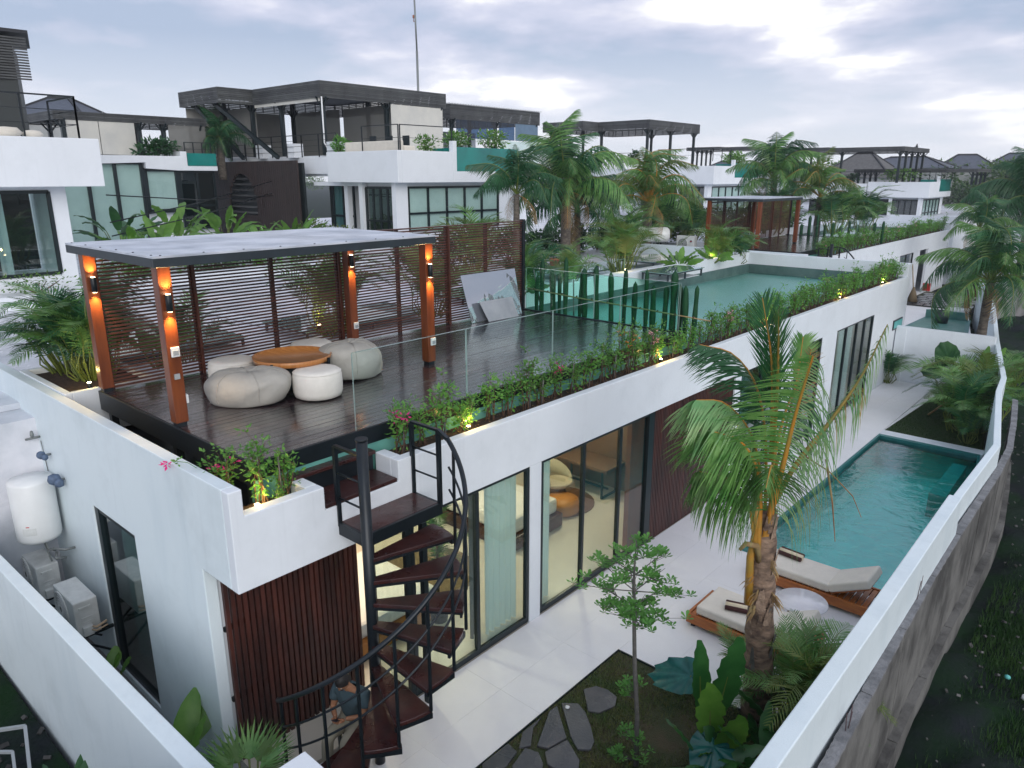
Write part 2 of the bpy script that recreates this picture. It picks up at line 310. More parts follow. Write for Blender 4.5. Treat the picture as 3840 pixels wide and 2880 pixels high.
# ------------------------------------------------------------------ mesh helpers
ORG = {}
class MB:
    """collects primitives in world coordinates and links them as one mesh object"""
    def __init__(s): s.v = []; s.f = []; s.sm = []; s.smooth = False
    def add(s, vs, fs):
        o = len(s.v); s.v += [tuple(v) for v in vs]; s.f += [tuple(i + o for i in f) for f in fs]
        s.sm += [s.smooth] * len(fs); return s
    def box(s, x0, x1, y0, y1, z0, z1):
        x0, x1 = min(x0, x1), max(x0, x1); y0, y1 = min(y0, y1), max(y0, y1); z0, z1 = min(z0, z1), max(z0, z1)
        return s.add([(x0,y0,z0),(x1,y0,z0),(x1,y1,z0),(x0,y1,z0),(x0,y0,z1),(x1,y0,z1),(x1,y1,z1),(x0,y1,z1)],
                     [(0,3,2,1),(4,5,6,7),(0,1,5,4),(1,2,6,5),(2,3,7,6),(3,0,4,7)])
    def obox(s, c, size, rot=(0, 0, 0)):
        m = Matrix.Translation(c) @ Matrix.Rotation(rot[2], 4, 'Z') @ Matrix.Rotation(rot[1], 4, 'Y') @ Matrix.Rotation(rot[0], 4, 'X')
        a, b, d = size[0] / 2, size[1] / 2, size[2] / 2
        vs = [m @ Vector(p) for p in ((-a,-b,-d),(a,-b,-d),(a,b,-d),(-a,b,-d),(-a,-b,d),(a,-b,d),(a,b,d),(-a,b,d))]
        return s.add(vs, [(0,3,2,1),(4,5,6,7),(0,1,5,4),(1,2,6,5),(2,3,7,6),(3,0,4,7)])
    def bar(s, p, q, w, h=None, up=(0, 0, 1)):
        h = h or w; p = Vector(p); q = Vector(q); d = (q - p).normalized(); u = Vector(up)
        if abs(d.dot(u)) > 0.99: u = Vector((0, 1, 0))
        a = d.cross(u).normalized() * (w / 2); b = a.cross(d).normalized() * (h / 2)
        vs = [p - a - b, p + a - b, p + a + b, p - a + b, q - a - b, q + a - b, q + a + b, q - a + b]
        return s.add(vs, [(0,1,2,3),(7,6,5,4),(0,4,5,1),(1,5,6,2),(2,6,7,3),(3,7,4,0)])
    def tube(s, pts, r, n=8, cap=True):
        pts = [Vector(p) for p in pts]; rs = r if isinstance(r, (list, tuple)) else [r] * len(pts)
        vs = []; fs = []; a = None; o = 0
        for i, p in enumerate(pts):
            d = (pts[min(i + 1, len(pts) - 1)] - pts[max(i - 1, 0)]).normalized()
            if a is None:
                a = d.cross(Vector((0, 0, 1)))
                if a.length < 1e-3: a = Vector((1, 0, 0))
            a = (a - d * a.dot(d)).normalized(); b = d.cross(a)
            for k in range(n):
                t = 2 * math.pi * k / n; vs.append(p + (a * math.cos(t) + b * math.sin(t)) * rs[i])
        for i in range(len(pts) - 1):
            for k in range(n):
                k2 = (k + 1) % n; fs.append((i * n + k, i * n + k2, (i + 1) * n + k2, (i + 1) * n + k))
        sm = s.smooth; s.smooth = True; s.add(vs, fs); s.smooth = sm
        if cap:
            o = len(s.v) - len(vs)
            s.f.append(tuple(o + k for k in range(n))[::-1]); s.f.append(tuple(o + (len(pts) - 1) * n + k for k in range(n))); s.sm += [False, False]
        return s
    def lathe(s, c, prof, n=24):
        vs = []; fs = []
        for r, z in prof:
            for k in range(n):
                t = 2 * math.pi * k / n; vs.append((c[0] + r * math.cos(t), c[1] + r * math.sin(t), c[2] + z))
        m = len(prof)
        for i in range(m - 1):
            for k in range(n):
                k2 = (k + 1) % n; fs.append((i * n + k, i * n + k2, (i + 1) * n + k2, (i + 1) * n + k))
        fs.append(tuple(range(n))[::-1]); fs.append(tuple((m - 1) * n + k for k in range(n)))
        sm = s.smooth; s.smooth = True; s.add(vs, fs); s.smooth = sm; s.sm[-1] = False; s.sm[-2] = False
        return s
    def prism(s, poly, z0, z1):
        n = len(poly)
        ar = sum(poly[i][0] * poly[(i+1) % n][1] - poly[(i+1) % n][0] * poly[i][1] for i in range(n))
        if ar < 0: poly = poly[::-1]
        vs = [(x, y, z0) for x, y in poly] + [(x, y, z1) for x, y in poly]
        fs = [tuple(range(n))[::-1], tuple(range(n, 2 * n))] + [(i, (i + 1) % n, n + (i + 1) % n, n + i) for i in range(n)]
        return s.add(vs, fs)
    def prism_x(s, poly, x0, x1):
        m = MB(); m.prism(poly, x0, x1); ar = sum(poly[i][0] * poly[(i+1) % len(poly)][1] - poly[(i+1) % len(poly)][0] * poly[i][1] for i in range(len(poly)))
        return s.add([(z, x, y) for x, y, z in m.v], m.f)
    def prism_y(s, poly, y0, y1):
        m = MB(); m.prism(poly, y0, y1); return s.add([(x, z, y) for x, y, z in m.v], [f[::-1] for f in m.f])
    def wall_hole(s, x0, x1, y0, y1, z0, z1, hx0, hx1, hz0, hz1):
        """wall running along X with one rectangular opening"""
        s.box(x0, hx0, y0, y1, z0, z1); s.box(hx1, x1, y0, y1, z0, z1)
        if hz0 > z0: s.box(hx0, hx1, y0, y1, z0, hz0)
        s.box(hx0, hx1, y0, y1, hz1, z1); return s
    def mesh(s, name, org=(0, 0, 0)):
        me = bpy.data.meshes.new(name)
        ox, oy, oz = org
        me.from_pydata([(v[0] - ox, v[1] - oy, v[2] - oz) for v in s.v], [], s.f)
        me.polygons.foreach_set('use_smooth', s.sm); me.update(); return me
    def build(s, name, m, parent=None, bevel=0.0, label=None, cat=None, group=None, kind=None, org=None, seg=2):
        if parent is not None: org = ORG.get(parent.name, (0, 0, 0))
        elif org is None: org = (0, 0, 0)
        o = bpy.data.objects.new(name, s.mesh(name, org)); COL.objects.link(o)
        o.data.materials.append(MATS[m] if isinstance(m, str) else m)
        ORG[o.name] = org
        if parent is not None: o.parent = parent
        else: o.location = org
        if bevel:
            b = o.modifiers.new('bevel', 'BEVEL'); b.width = bevel; b.segments = seg; b.limit_method = 'ANGLE'
        tag(o, label, cat, group, kind)
        return o
def tag(o, label=None, cat=None, group=None, kind=None):
    if label: o['label'] = label
    if cat: o['category'] = cat
    if group: o['group'] = group
    if kind: o['kind'] = kind
    return o
def thing(name, label, cat, loc, group=None, rz=0):
    o = bpy.data.objects.new(name, None); COL.objects.link(o); o.empty_display_size = 0.2
    o.location = loc; ORG[o.name] = tuple(loc) if rz == 0 else (0, 0, 0); o.rotation_euler.z = rz
    return tag(o, label, cat, group)
def piece(name, me, parent, loc, rot=(0, 0, 0), scale=(1, 1, 1), label=None):
    """one more object sharing a mesh; loc in world axes relative to the scene, parent unrotated"""
    o = bpy.data.objects.new(name, me); COL.objects.link(o)
    og = ORG.get(parent.name, (0, 0, 0)) if parent is not None else (0, 0, 0)
    o.location = (loc[0] - og[0], loc[1] - og[1], loc[2] - og[2]); o.rotation_euler = rot; o.scale = scale
    if parent is not None: o.parent = parent
    if label: o['label'] = label
    return o
def meshof(mb, name, m, org=(0, 0, 0)):
    me = mb.mesh(name, org); me.materials.append(MATS[m]); return me
def dup(root, off, label=None, group=None, rz=0, scale=1.0):
    def rec(o, par):
        c = o.copy(); COL.objects.link(c)
        if par is not None: c.parent = par
        for ch in o.children: rec(ch, c)
        return c
    r = rec(root, None)
    r.location = (root.location.x + off[0], root.location.y + off[1], root.location.z + off[2])
    r.rotation_euler.z = root.rotation_euler.z + rz; r.scale = [q * scale for q in root.scale]
    if label: r['label'] = label
    if group: r['group'] = group
    return r
def smooth_pts(pts, n):
    """Catmull-Rom through control points"""
    P = [Vector(p) for p in pts]; P = [P[0] * 2 - P[1]] + P + [P[-1] * 2 - P[-2]]
    out_ = []; m = len(P) - 3
    for i in range(n):
        t = i / (n - 1) * m; k = min(int(t), m - 1); u = t - k
        a, b, c, d = P[k], P[k + 1], P[k + 2], P[k + 3]
        out_.append(0.5 * ((2 * b) + (c - a) * u + (2 * a - 5 * b + 4 * c - d) * u * u + (3 * b - a - 3 * c + d) * u ** 3))
    return out_
# ------------------------------------------------------------------ vegetation helpers
UP = Vector((0, 0, 1))
def vrand(s=1.0): return Vector((rnd.uniform(-s, s), rnd.uniform(-s, s), rnd.uniform(-s, s)))
def leaflet(mb, p, d, L, w, droop, seg=3, side=None, wind=None):
    """narrow tapering strip that bends towards the ground"""
    d = d.normalized(); prev = p.copy(); vs = []; fs = []
    sd = side if side is not None else d.cross(UP)
    if sd.length < 1e-3: sd = Vector((1, 0, 0))
    sd = sd.normalized()
    for i in range(seg + 1):
        t = i / seg; ww = w * (0.55 + 0.45 * min(1, 3 * t)) * (1 - t) ** 0.55 if i < seg else 0
        if i < seg: vs += [prev - sd * ww / 2, prev + sd * ww / 2]
        else: vs.append(prev.copy())
        d = (d + Vector((0, 0, -droop)) + (wind * 0.5 if wind else Vector())).normalized(); prev = prev + d * (L / seg)
    for i in range(seg - 1): fs.append((2*i, 2*i+1, 2*i+3, 2*i+2))
    fs.append((2*seg-2, 2*seg-1, 2*seg)); mb.add(vs, fs)
def frond_mb(pts, n=40, L=0.6, w=0.03, droop=0.25, fold=0.3, start=0.18, fwd=0.55, wind=None, rw=0.02, jitter=0.1, keep=1.0, seg=3, sides=(1, -1), svec=None):
    mb = MB(); P = smooth_pts(pts, 14)
    rm = MB(); rm.tube(P, [rw * (1 - 0.85 * i / 13) for i in range(14)], 4, cap=False)
    for i in range(n):
        t = start + (1 - start) * (i + 0.5) / n; x = t * 13; k = min(int(x), 12); u = x - k
        p = P[k].lerp(P[k + 1], u); T = (P[k + 1] - P[k]).normalized()
        S = T.cross(UP)
        if S.length < 0.15: S = T.cross(Vector((0.66, -0.75, 0.1)))
        if svec is not None: S = svec - T * svec.dot(T)
        S.normalize(); B = S.cross(T).normalized()
        prof = math.sin(math.pi * min(1, (t - start) / (1 - start) * 0.82 + 0.16)) ** 0.6
        for s_ in sides:
            if rnd.random() > keep: continue
            d = S * s_ + T * (fwd + 0.5 * (t - start)) + B * fold + vrand(jitter)
            leaflet(mb, p, d, L * prof * rnd.uniform(0.85, 1.1), w, droop * rnd.uniform(0.7, 1.3), seg, side=T.cross(d).cross(d) if False else T, wind=wind)
    return mb, rm
def frond_std(length=2.4, arch=0.9, n=36, L=0.6, w=0.035, droop=0.3, **k):
    """frond growing from the origin along +X, arching over"""
    pts = [(0, 0, 0), (length * .3, 0, arch * .55), (length * .65, 0, arch * .62), (length, 0, arch * .05)]
    return frond_mb(pts, n, L, w, droop, **k)
def join(*mbs):
    o = MB()
    for m in mbs:
        b = len(o.v); o.v += m.v; o.f += [tuple(i + b for i in f) for f in m.f]; o.sm += m.sm
    return o
def two_mat_mesh(leaf, stem, lm, sm_, name):
    o = join(leaf, stem); me = o.mesh(name); me.materials.append(MATS[lm]); me.materials.append(MATS[sm_])
    k = len(leaf.f); me.polygons.foreach_set('material_index', [0] * k + [1] * len(stem.f)); return me
FR = {}
def std_fronds(key, mlist, stem='rachis_green', nvar=4, **k):
    FR[key] = []
    for i in range(nvar):
        kk = dict(k); kk['arch'] = k.get('arch', .9) * rnd.uniform(.7, 1.25)
        a, b = frond_std(**kk); FR[key].append(two_mat_mesh(a, b, mlist[i % len(mlist)], stem, 'frond'))
    return FR[key]
std_fronds('coco', ['palm_leaf', 'palm_leaf_dark', 'palm_leaf', 'palm_leaf_dark'], 'rachis_green', length=2.2, arch=1.15, n=60, L=0.85, w=0.045, droop=0.62, rw=0.03, seg=4, jitter=.2)
std_fronds('coco_dark', ['palm_leaf_dark'], 'rachis_green', length=2.2, arch=1.2, n=60, L=0.85, w=0.045, droop=0.7, rw=0.03, seg=4, jitter=.2)
std_fronds('coco_gold', ['areca_leaf', 'palm_leaf', 'areca_leaf', 'palm_leaf'], 'rachis_orange', length=2.2, arch=1.2, n=56, L=0.78, w=0.045, droop=0.55, rw=0.03, seg=4, jitter=.2)
std_fronds('areca', ['areca_leaf', 'palm_leaf'], 'rachis_green', length=1.15, arch=0.75, n=30, L=0.36, w=0.036, droop=0.18, rw=0.012, fold=0.5)
std_fronds('areca_dark', ['palm_leaf_dark', 'palm_leaf'], 'rachis_green', length=1.15, arch=0.75, n=28, L=0.40, w=0.042, droop=0.22, rw=0.012, fold=0.4)
std_fronds('dry', ['dry_leaf'], 'rachis_orange', nvar=2, length=1.8, arch=0.7, n=26, L=0.6, w=0.04, droop=0.6, rw=0.02)

def palm_head(root, c, key, n, e0=-0.3, e1=1.75, s=1.0, jit=0.18):
    ms = FR[key]
    for i in range(n):
        el = e1 + (e0 - e1) * ((i + 0.5) / n) ** 0.8 + rnd.uniform(-jit, jit)
        piece('frond', ms[i % len(ms)], root, c, (rnd.uniform(-.35, .35), -el * 0.82, i * 2.399 + rnd.uniform(-.4, .4)), [s * rnd.uniform(.8, 1.15)] * 3)
    for i in range(2): piece('frond', FR['dry'][i], root, c, (0, rnd.uniform(.9, 1.25), rnd.uniform(0, 6.28)), [s * .8] * 3)
def coconut_palm(x, y, z0, z1, label, key='coco', n=16, s=1.0, group=None, lean=(0, 0), r=0.16, name='coconut_palm', e0=-.5):
    t = thing(name, label, 'palm tree', (x, y, z0), group)
    mb = MB(); h = z1 - z0; pts = [(x + lean[0] * (i/8)**2, y + lean[1] * (i/8)**2, z0 + h * i / 8) for i in range(9)]
    mb.tube(pts, [r * (1.25 - 0.35 * i / 8) * rnd.uniform(.92, 1.08) for i in range(9)], 10)
    mb.build('trunk', 'palm_trunk_grey', t)
    palm_head(t, (x + lean[0], y + lean[1], z1), key, n, s=s, e0=e0)
    return t
def areca_clump(x, y, z, label, s=1.0, n=16, key='areca', group=None, spread=0.25, name='areca_palm'):
    t = thing(name, label, 'palm', (x, y, z), group)
    st = MB(); ms = FR[key]
    for i in range(n):
        a = i * 2.399; rr = spread * rnd.uniform(.2, 1) * s; h = rnd.uniform(0.08, 0.5) * s
        b = (x + rr * math.cos(a), y + rr * math.sin(a), z); c = (b[0] + .15 * s * math.cos(a), b[1] + .15 * s * math.sin(a), z + h)
        st.tube([b, c], [.018 * s, .012 * s], 5, cap=False)
        piece('frond', ms[i % len(ms)], t, c, (rnd.uniform(-.3, .3), -rnd.uniform(.2, 1.3), a + rnd.uniform(-.3, .3)), [s * rnd.uniform(.7, 1.1)] * 3)
    st.build('stem', 'rachis_green', t)
    return t
def leaf_quads(mb, c, rad, n, size, flat=0.6):
    for _ in range(n):
        while True:
            q = vrand(1)
            if q.length <= 1: break
        p = Vector(c) + Vector((q.x * rad[0], q.y * rad[1], q.z * rad[2]))
        d = (q + vrand(.7)); d.z *= flat; d.normalize(); sd = d.cross(UP + vrand(.6))
        if sd.length < 1e-3: continue
        sd.normalize(); L = size * rnd.uniform(.7, 1.3); w = L * .55; nrm = d.cross(sd)
        mb.add([p, p + d * L * .45 - sd * w * .5 + nrm * L * .08, p + d * L - nrm * L * .1, p + d * L * .45 + sd * w * .5 + nrm * L * .08], [(0, 1, 2), (0, 2, 3)])
def bush(x, y, z, rad, label, m='shrub_leaf', n=500, size=0.12, cat='bush', group=None, name='bush', lumps=5, flowers=None):
    t = thing(name, label, cat, (x, y, z), group)
    mb = MB(); fl = MB()
    for i in range(lumps):
        a = rnd.uniform(0, 6.28); rr = rnd.uniform(0, .6)
        c = (x + rad[0] * rr * math.cos(a), y + rad[1] * rr * math.sin(a), z + rad[2] * rnd.uniform(.5, 1.2))
        leaf_quads(mb, c, (rad[0] * .6, rad[1] * .6, rad[2] * .7), n // lumps, size)
        if flowers: leaf_quads(fl, c, (rad[0] * .6, rad[1] * .6, rad[2] * .8), 8, size * .8)
    mb.build('foliage', m, t)
    st = MB()
    for i in range(5): st.tube([(x, y, z), (x + rad[0] * .5 * math.cos(i * 1.3), y + rad[1] * .5 * math.sin(i * 1.3), z + rad[2] * 1.0)], [.03, .01], 4, cap=False)
    st.build('stem', 'stem_brown', t)
    if flowers: fl.build('flower', flowers, t)
    return t
def tree(x, y, z, h, rad, label, m='far_tree', n=900, size=0.5, group=None, name='tree', trunk=0.2):
    t = thing(name, label, 'tree', (x, y, z), group)
    tr = MB(); tr.tube([(x, y, z), (x + .1, y, z + h * .35), (x, y + .1, z + h * .6)], [trunk, trunk * .8, trunk * .4], 7)
    tr.build('trunk', 'bark', t)
    cr = MB()
    for i in range(9):
        a = i * 2.4; rr = rad * rnd.uniform(.15, .75); c = (x + rr * math.cos(a), y + rr * math.sin(a), z + h * rnd.uniform(.5, .92))
        k = rnd.uniform(.35, .55) * rad; leaf_quads(cr, c, (k, k, k * .7), n // 9, size)
    cr.build('crown', m, t)
    return t
def paddle(mb, base, d, up_, L, W, curl=0.5, tear=0.0, seg=9, fold=0.25):
    """large leaf blade: midrib curve, two halves folded up"""
    d = Vector(d).normalized(); p = Vector(base); u = Vector(up_)
    sd = d.cross(u).normalized(); vs = []; fs = []
    for i in range(seg + 1):
        t = i / seg; w = W / 2 * (math.sin(math.pi * min(1, t * .93 + .05)) ** .55) * (1 - .2 * t)
        if tear and 0 < i < seg and rnd.random() < tear: w *= rnd.uniform(.75, .9)
        nn = sd.cross(d).normalized()
        rb_ = nn * (.012 * W / .3 * (1 if i % 2 else -1)); vs += [p - sd * w + nn * w * fold + rb_, p.copy(), p + sd * w + nn * w * fold - rb_]
        d = (d - UP * curl / seg).normalized(); p = p + d * (L / seg)
    for i in range(seg):
        a = 3 * i
        fs += [(a, a + 1, a + 4, a + 3), (a + 1, a + 2, a + 5, a + 4)]
    mb.smooth = True; mb.add(vs, fs); mb.smooth = False
def banana_clump(x, y, z, label, n=9, L=1.3, W=0.38, m='banana_leaf', group=None, name='banana_plant', h=0.7, lean=0.6, curl=0.9, cat='plant'):
    t = thing(name, label, cat, (x, y, z), group)
    st = MB()
    for i in range(n):
        a = i * 2.399 + rnd.uniform(-.3, .3); le = lean * rnd.uniform(.2, 1.1)
        d = Vector((math.cos(a) * le, math.sin(a) * le, 1)).normalized()
        b = Vector((x, y, z)) + Vector((math.cos(a), math.sin(a), 0)) * .08; c = b + d * h * rnd.uniform(.6, 1.1)
        st.tube([b, c], [.03, .016], 5, cap=False)
        lf = MB(); paddle(lf, c, d + Vector((math.cos(a) * .2, math.sin(a) * .2, 0)), (math.cos(a + .3), math.sin(a + .3), 0.3), L * rnd.uniform(.7, 1.15), W * rnd.uniform(.8, 1.1), curl * rnd.uniform(.5, 1.3), tear=.25)
        lf.build('leaf', m, t)
    st.build('stem', 'rachis_green', t)
    return t

# ------------------------------------------------------------------ the ground
mb = MB(); mb.box(-900, 900, -40, 1500, -2.0, -1.0); mb.build('ground', 'dark_ground', kind='structure')
# uneven waste ground outside the boundary wall
vs = []; fs = []; nx, ny = 70, 150
for j in range(ny + 1):
    for i in range(nx + 1):
        X = -1.75 + 10 * i / nx - max(0, (-19 + 0 + 60 * j / ny + 0)) * .22 * (1 if 60 * j / ny > 19 else 0); Y = 60 * j / ny
        Z = -0.93 + .11 * math.sin(X * 2.1 + Y * .9) + .08 * math.sin(X * 5.3 - Y * 3.1) + rnd.uniform(-.045, .045)
        vs.append((X, Y, Z))
for j in range(ny):
    for i in range(nx):
        a = j * (nx + 1) + i; fs.append((a, a + 1, a + nx + 2, a + nx + 1))
mb = MB(); mb.smooth = True; mb.add(vs, fs); mb.build('waste_ground', 'dark_ground', kind='structure')
mb = MB()
for _ in range(700):
    X = rnd.uniform(-1.5, 3.0); Y = rnd.uniform(5, 30); s_ = rnd.uniform(.012, .05)
    if Y > 19: X -= (Y - 19) * .2
    mb.obox((X, Y, -.86 + rnd.uniform(-.05, .1)), (s_ * 1.6, s_, s_ * .7), (rnd.random(), rnd.random(), rnd.random() * 3))
mb.build('stone_litter', 'rubble', kind='stuff')
mb = MB()
for _ in range(60000):
    cx, cy = rnd.choice([(0.2, 9), (.6, 11), (1.2, 13), (-.4, 15), (.9, 8), (0, 18), (1.6, 19), (-.6, 24), (2, 25)])
    X = cx + rnd.gauss(0, .7); Y = cy + rnd.gauss(0, 1.1)
    if X < -1.45: continue
    a = rnd.uniform(0, 6.28); h = rnd.uniform(.05, .16)
    mb.add([(X, Y, -.98), (X + .02 * math.sin(a), Y + .02 * math.cos(a), -.98), (X + h * .5 * math.cos(a), Y + h * .5 * math.sin(a), -.92 + h)], [(0, 1, 2)])
mb.build('weeds', 'grass_dark', kind='stuff')
for i, (X, Y, sx, sy, m_, lab) in enumerate([(-.4, 12.9, .22, .10, 'bag_white', 'crumpled white plastic bag lying on the dark ground outside the wall'),
                               (-.75, 13.3, .10, .07, 'bluegreen_paint', 'small turquoise plastic scrap beside the white bag outside the wall'),
                               (.35, 9.4, .12, .05, 'bag_white', 'torn white paper scrap on the soil near the bottom edge')]):
    mb = MB(); mb.lathe((X, Y, -.86), [(.01, 0), (sx * .5, .02), (sx * .45, .05), (.01, .07)], 7); o = mb.build('litter_scrap', m_); tag(o, lab, 'litter')

# ------------------------------------------------------------------ villa builder (ground floor with roof planters)
def villa_shell(name, label, dx=0, dy=0, full=True):
    """white one-storey villa; (dx,dy) shifts it along the row"""
    t = thing(name, label, 'building', (-10 + dx, 14 + dy, 0))
    def B(): return MB()
    def sh(mb):
        mb.v = [(a + dx, b + dy, c) for a, b, c in mb.v]; return mb
    # side wall with tall window opening and high parapet
    w = B(); w.prism_y([(-17.2, -1), (-11.2, -1), (-11.2, 2.55), (-9.73, 2.55), (-9.73, -1), (-7.76, -1), (-7.76, 2.8), (-7.08, 2.8), (-7.08, 4.0), (-17.2, 4.0)], 3.33, 3.49); w.box(-11.2, -9.73, 3.335, 3.49, -1.0, -.2)
    sh(w).build('side_wall', 'plaster_stained', t, bevel=.012)
    # front beam that doubles as the planter wall, with the notch for the stair
    b = B(); b.prism_x([(3.33, 2.8), (29.65, 2.8), (29.65, 3.69), (5.62, 3.69), (5.62, 3.40), (4.50, 3.40), (4.50, 3.69), (3.49, 3.69), (3.49, 4.0), (3.33, 4.0)], -7.079, -6.93)
    b.box(-7.40, -7.08, 4.34, 4.50, 3.0, 3.69); b.box(-7.40, -7.08, 5.62, 5.78, 3.0, 3.69)
    sh(b).build('front_beam', 'plaster', t, bevel=.012)
    s_ = B(); s_.box(-13.1, -7.08, 3.49, 29.65, 2.8, 3.1); sh(s_).build('roof_slab', 'plaster', t)
    e = B(); e.box(-13.25, -6.93, 29.65, 29.82, -.3, 4.16); e.box(-7.3, -6.93, 29.35, 29.65, 3.692, 4.158)
    sh(e).build('end_wall', 'plaster', t, bevel=.012)
    k = B(); k.box(-13.25, -13.08, 13.9, 29.65, -.3, 4.16); k.box(-13.25, -13.08, 3.49, 13.9, -.3, 3.6)
    sh(k).build('rear_wall', 'plaster', t, bevel=.012)
    m_ = B(); m_.box(-13.08, -13.0, 14.3, 29.57, 3.1, 3.70); m_.box(-13.0, -7.62, 29.57, 29.65, 3.1, 3.70)
    sh(m_).build('waterproof_band', 'cement_band', t)
    g = B(); g.box(-7.60, -7.50, 3.95, 29.3, 3.1, 3.78); sh(g).build('planter_back_wall', 'membrane_green', t)
    g = B(); g.box(-7.50, -7.08, 5.78, 29.35, 3.1, 3.60); g.box(-7.50, -7.08, 3.49, 4.34, 3.1, 3.52); sh(g).build('planter_soil', 'soil', t)
    f_ = B(); f_.box(-13.0, -7.6, 13.95, 29.57, 3.1, 3.32); sh(f_).build('roof_floor', 'pond_floor', t)
    pw = B(); pw.box(-12.98, -7.61, 14.0, 29.55, 3.324, 3.36); sh(pw).build('rain_water', 'pond_water', t)
    d = B(); d.box(-13.0, -7.6, 3.49, 13.95, 3.1, 3.2); sh(d).build('roof_gutter', 'black_metal', t)
    return t
villa = villa_shell('villa', 'long white flat-roofed villa in front with glass doors below and planters along its roof edge')
# ------------------------------------------------------------------ interior and glazing of the front villa
def V(name, m, parent=villa, **k):
    return lambda mb: mb.build(name, m, parent, **k)
mb = MB(); mb.box(-13.05, -6.98, 3.5, 29.6, -.3, .015); mb.build('interior_floor', 'int_floor', villa)
mb = MB(); mb.box(-12.2, -12.1, 3.5, 29.6, 0.015, 2.78); mb.build('interior_back_wall', 'int_wall', villa)
mb = MB(); mb.box(-12.1, -7.1, 3.52, 29.6, 2.74, 2.797); mb.build('ceiling', 'int_ceiling', villa)
mb = MB(); mb.box(-12.1, -8.56, 13.8, 15.5, .015, 2.74); mb.build('partition_wall', 'int_brown', villa)
mb = MB(); mb.box(-12.1, -7.2, 21.3, 21.4, .015, 2.74); mb.build('partition_wall', 'int_wall', villa)
# white piers of the facade
mb = MB(); mb.box(-7.08, -6.935, 8.27, 8.55, -.1, 2.8); mb.build('pier', 'plaster', villa, bevel=.008)
for y0, y1 in ((15.6, 15.9), (18.3, 19.2), (21.15, 22.35), (25.95, 27.7)):
    mb = MB(); mb.box(-7.08, -6.935, y0, y1, -.1, 2.8); mb.build('pier', 'plaster', villa, bevel=.008)
def glazed(y0, y1, cuts, x=-6.96, z0=0.0, z1=2.8, g='window_glass', th=.075, dark=None, parent=villa, name='sliding_door'):
    fr = MB()
    fr.box(x - .05, x + .01, y0, y1, z0, z0 + .10); fr.box(x - .05, x + .01, y0, y1, z1 - .05, z1)
    for c in [y0 + th / 2] + list(cuts) + [y1 - th / 2]: fr.box(x - .06, x + .012, c - th / 2, c + th / 2, z0 + .10, z1 - .05)
    f = fr.build(name, 'frame_dark', parent, bevel=.006, seg=1)
    cs = [y0 + th / 2] + list(cuts) + [y1 - th / 2]
    for a, b in zip(cs[:-1], cs[1:]):
        gm = MB(); gm.box(x - .035, x - .025, a + th / 2, b - th / 2, z0 + .10, z1 - .05); gm.build('pane', g, f)
    return f
glazed(5.78, 8.27, [7.08]); glazed(8.55, 12.02, [9.75, 10.9]); glazed(15.9, 18.3, [17.1], g='window_glass_refl')
glazed(19.2, 21.15, [20.1], g='window_glass_refl'); glazed(22.35, 25.95, [23.3, 24.3, 25.1], g='window_glass')
mb = MB(); mb.box(-7.05, -6.94, 11.85, 12.05, 0, 2.8); mb.build('door_post', 'frame_dark', villa)
mb = MB(); mb.box(-7.12, -7.02, 11.35, 11.8, .1, 2.75); mb.build('timber_door', 'post_wood', villa)
# return of the glazing towards the slatted screen
fr = MB(); fr.box(-7.74, -7.02, 5.70, 5.76, 0, .1); fr.box(-7.74, -7.02, 5.70, 5.76, 2.7, 2.8); fr.box(-7.02, -6.95, 5.70, 5.77, 0, 2.8); fr.box(-7.78, -7.72, 5.70, 5.76, .1, 2.7)
f = fr.build('corner_window', 'frame_dark', villa); gm = MB(); gm.box(-7.72, -7.02, 5.725, 5.735, .1, 2.7); gm.build('pane', 'window_glass', f)
# side window with curtain behind
fr = MB(); fr.box(-11.2, -11.06, 3.35, 3.45, -.2, 2.55); fr.box(-9.76, -9.73, 3.36, 3.45, -.2, 2.55); fr.box(-11.06, -9.76, 3.36, 3.45, 2.46, 2.55); fr.box(-11.06, -9.76, 3.36, 3.45, -.2, -.12)
f = fr.build('side_window', 'frame_dark', villa, bevel=.006, seg=1); gm = MB(); gm.box(-11.06, -9.76, 3.40, 3.41, -.12, 2.46); gm.build('pane', 'window_glass_refl', f)
def curtain(x, y0, y1, m, along='y', name='curtain', z0=.03, z1=2.7, amp=.05, wl=.13, parent=villa):
    n = int((y1 - y0) / wl * 8); vs = []; fs = []
    for i in range(n + 1):
        q = y0 + (y1 - y0) * i / n; o = amp * math.sin(i / 8 * 2 * math.pi) + .01 * math.sin(i * 1.7)
        for z in (z0, z1): vs.append((x + o, q, z) if along == 'y' else (q, x + o, z))
    for i in range(n): fs.append((2*i, 2*i+2, 2*i+3, 2*i+1))
    c = MB(); c.smooth = True; c.add(vs, fs); return c.build(name, m, parent)
curtain(-7.22, 7.5, 8.2, 'curtain'); curtain(-7.32, 7.25, 7.5, 'curtain_grey'); curtain(-7.22, 8.62, 9.1, 'curtain')
curtain(-7.3, 19.3, 21.0, 'curtain'); curtain(-7.3, 22.4, 23.2, 'curtain'); curtain(-7.3, 23.7, 24.9, 'curtain'); curtain(-7.3, 16.0, 17.2, 'curtain')
curtain(3.62, -11.0, -10.35, 'curtain', along='x'); curtain(3.62, -10.3, -9.8, 'curtain_grey', along='x')
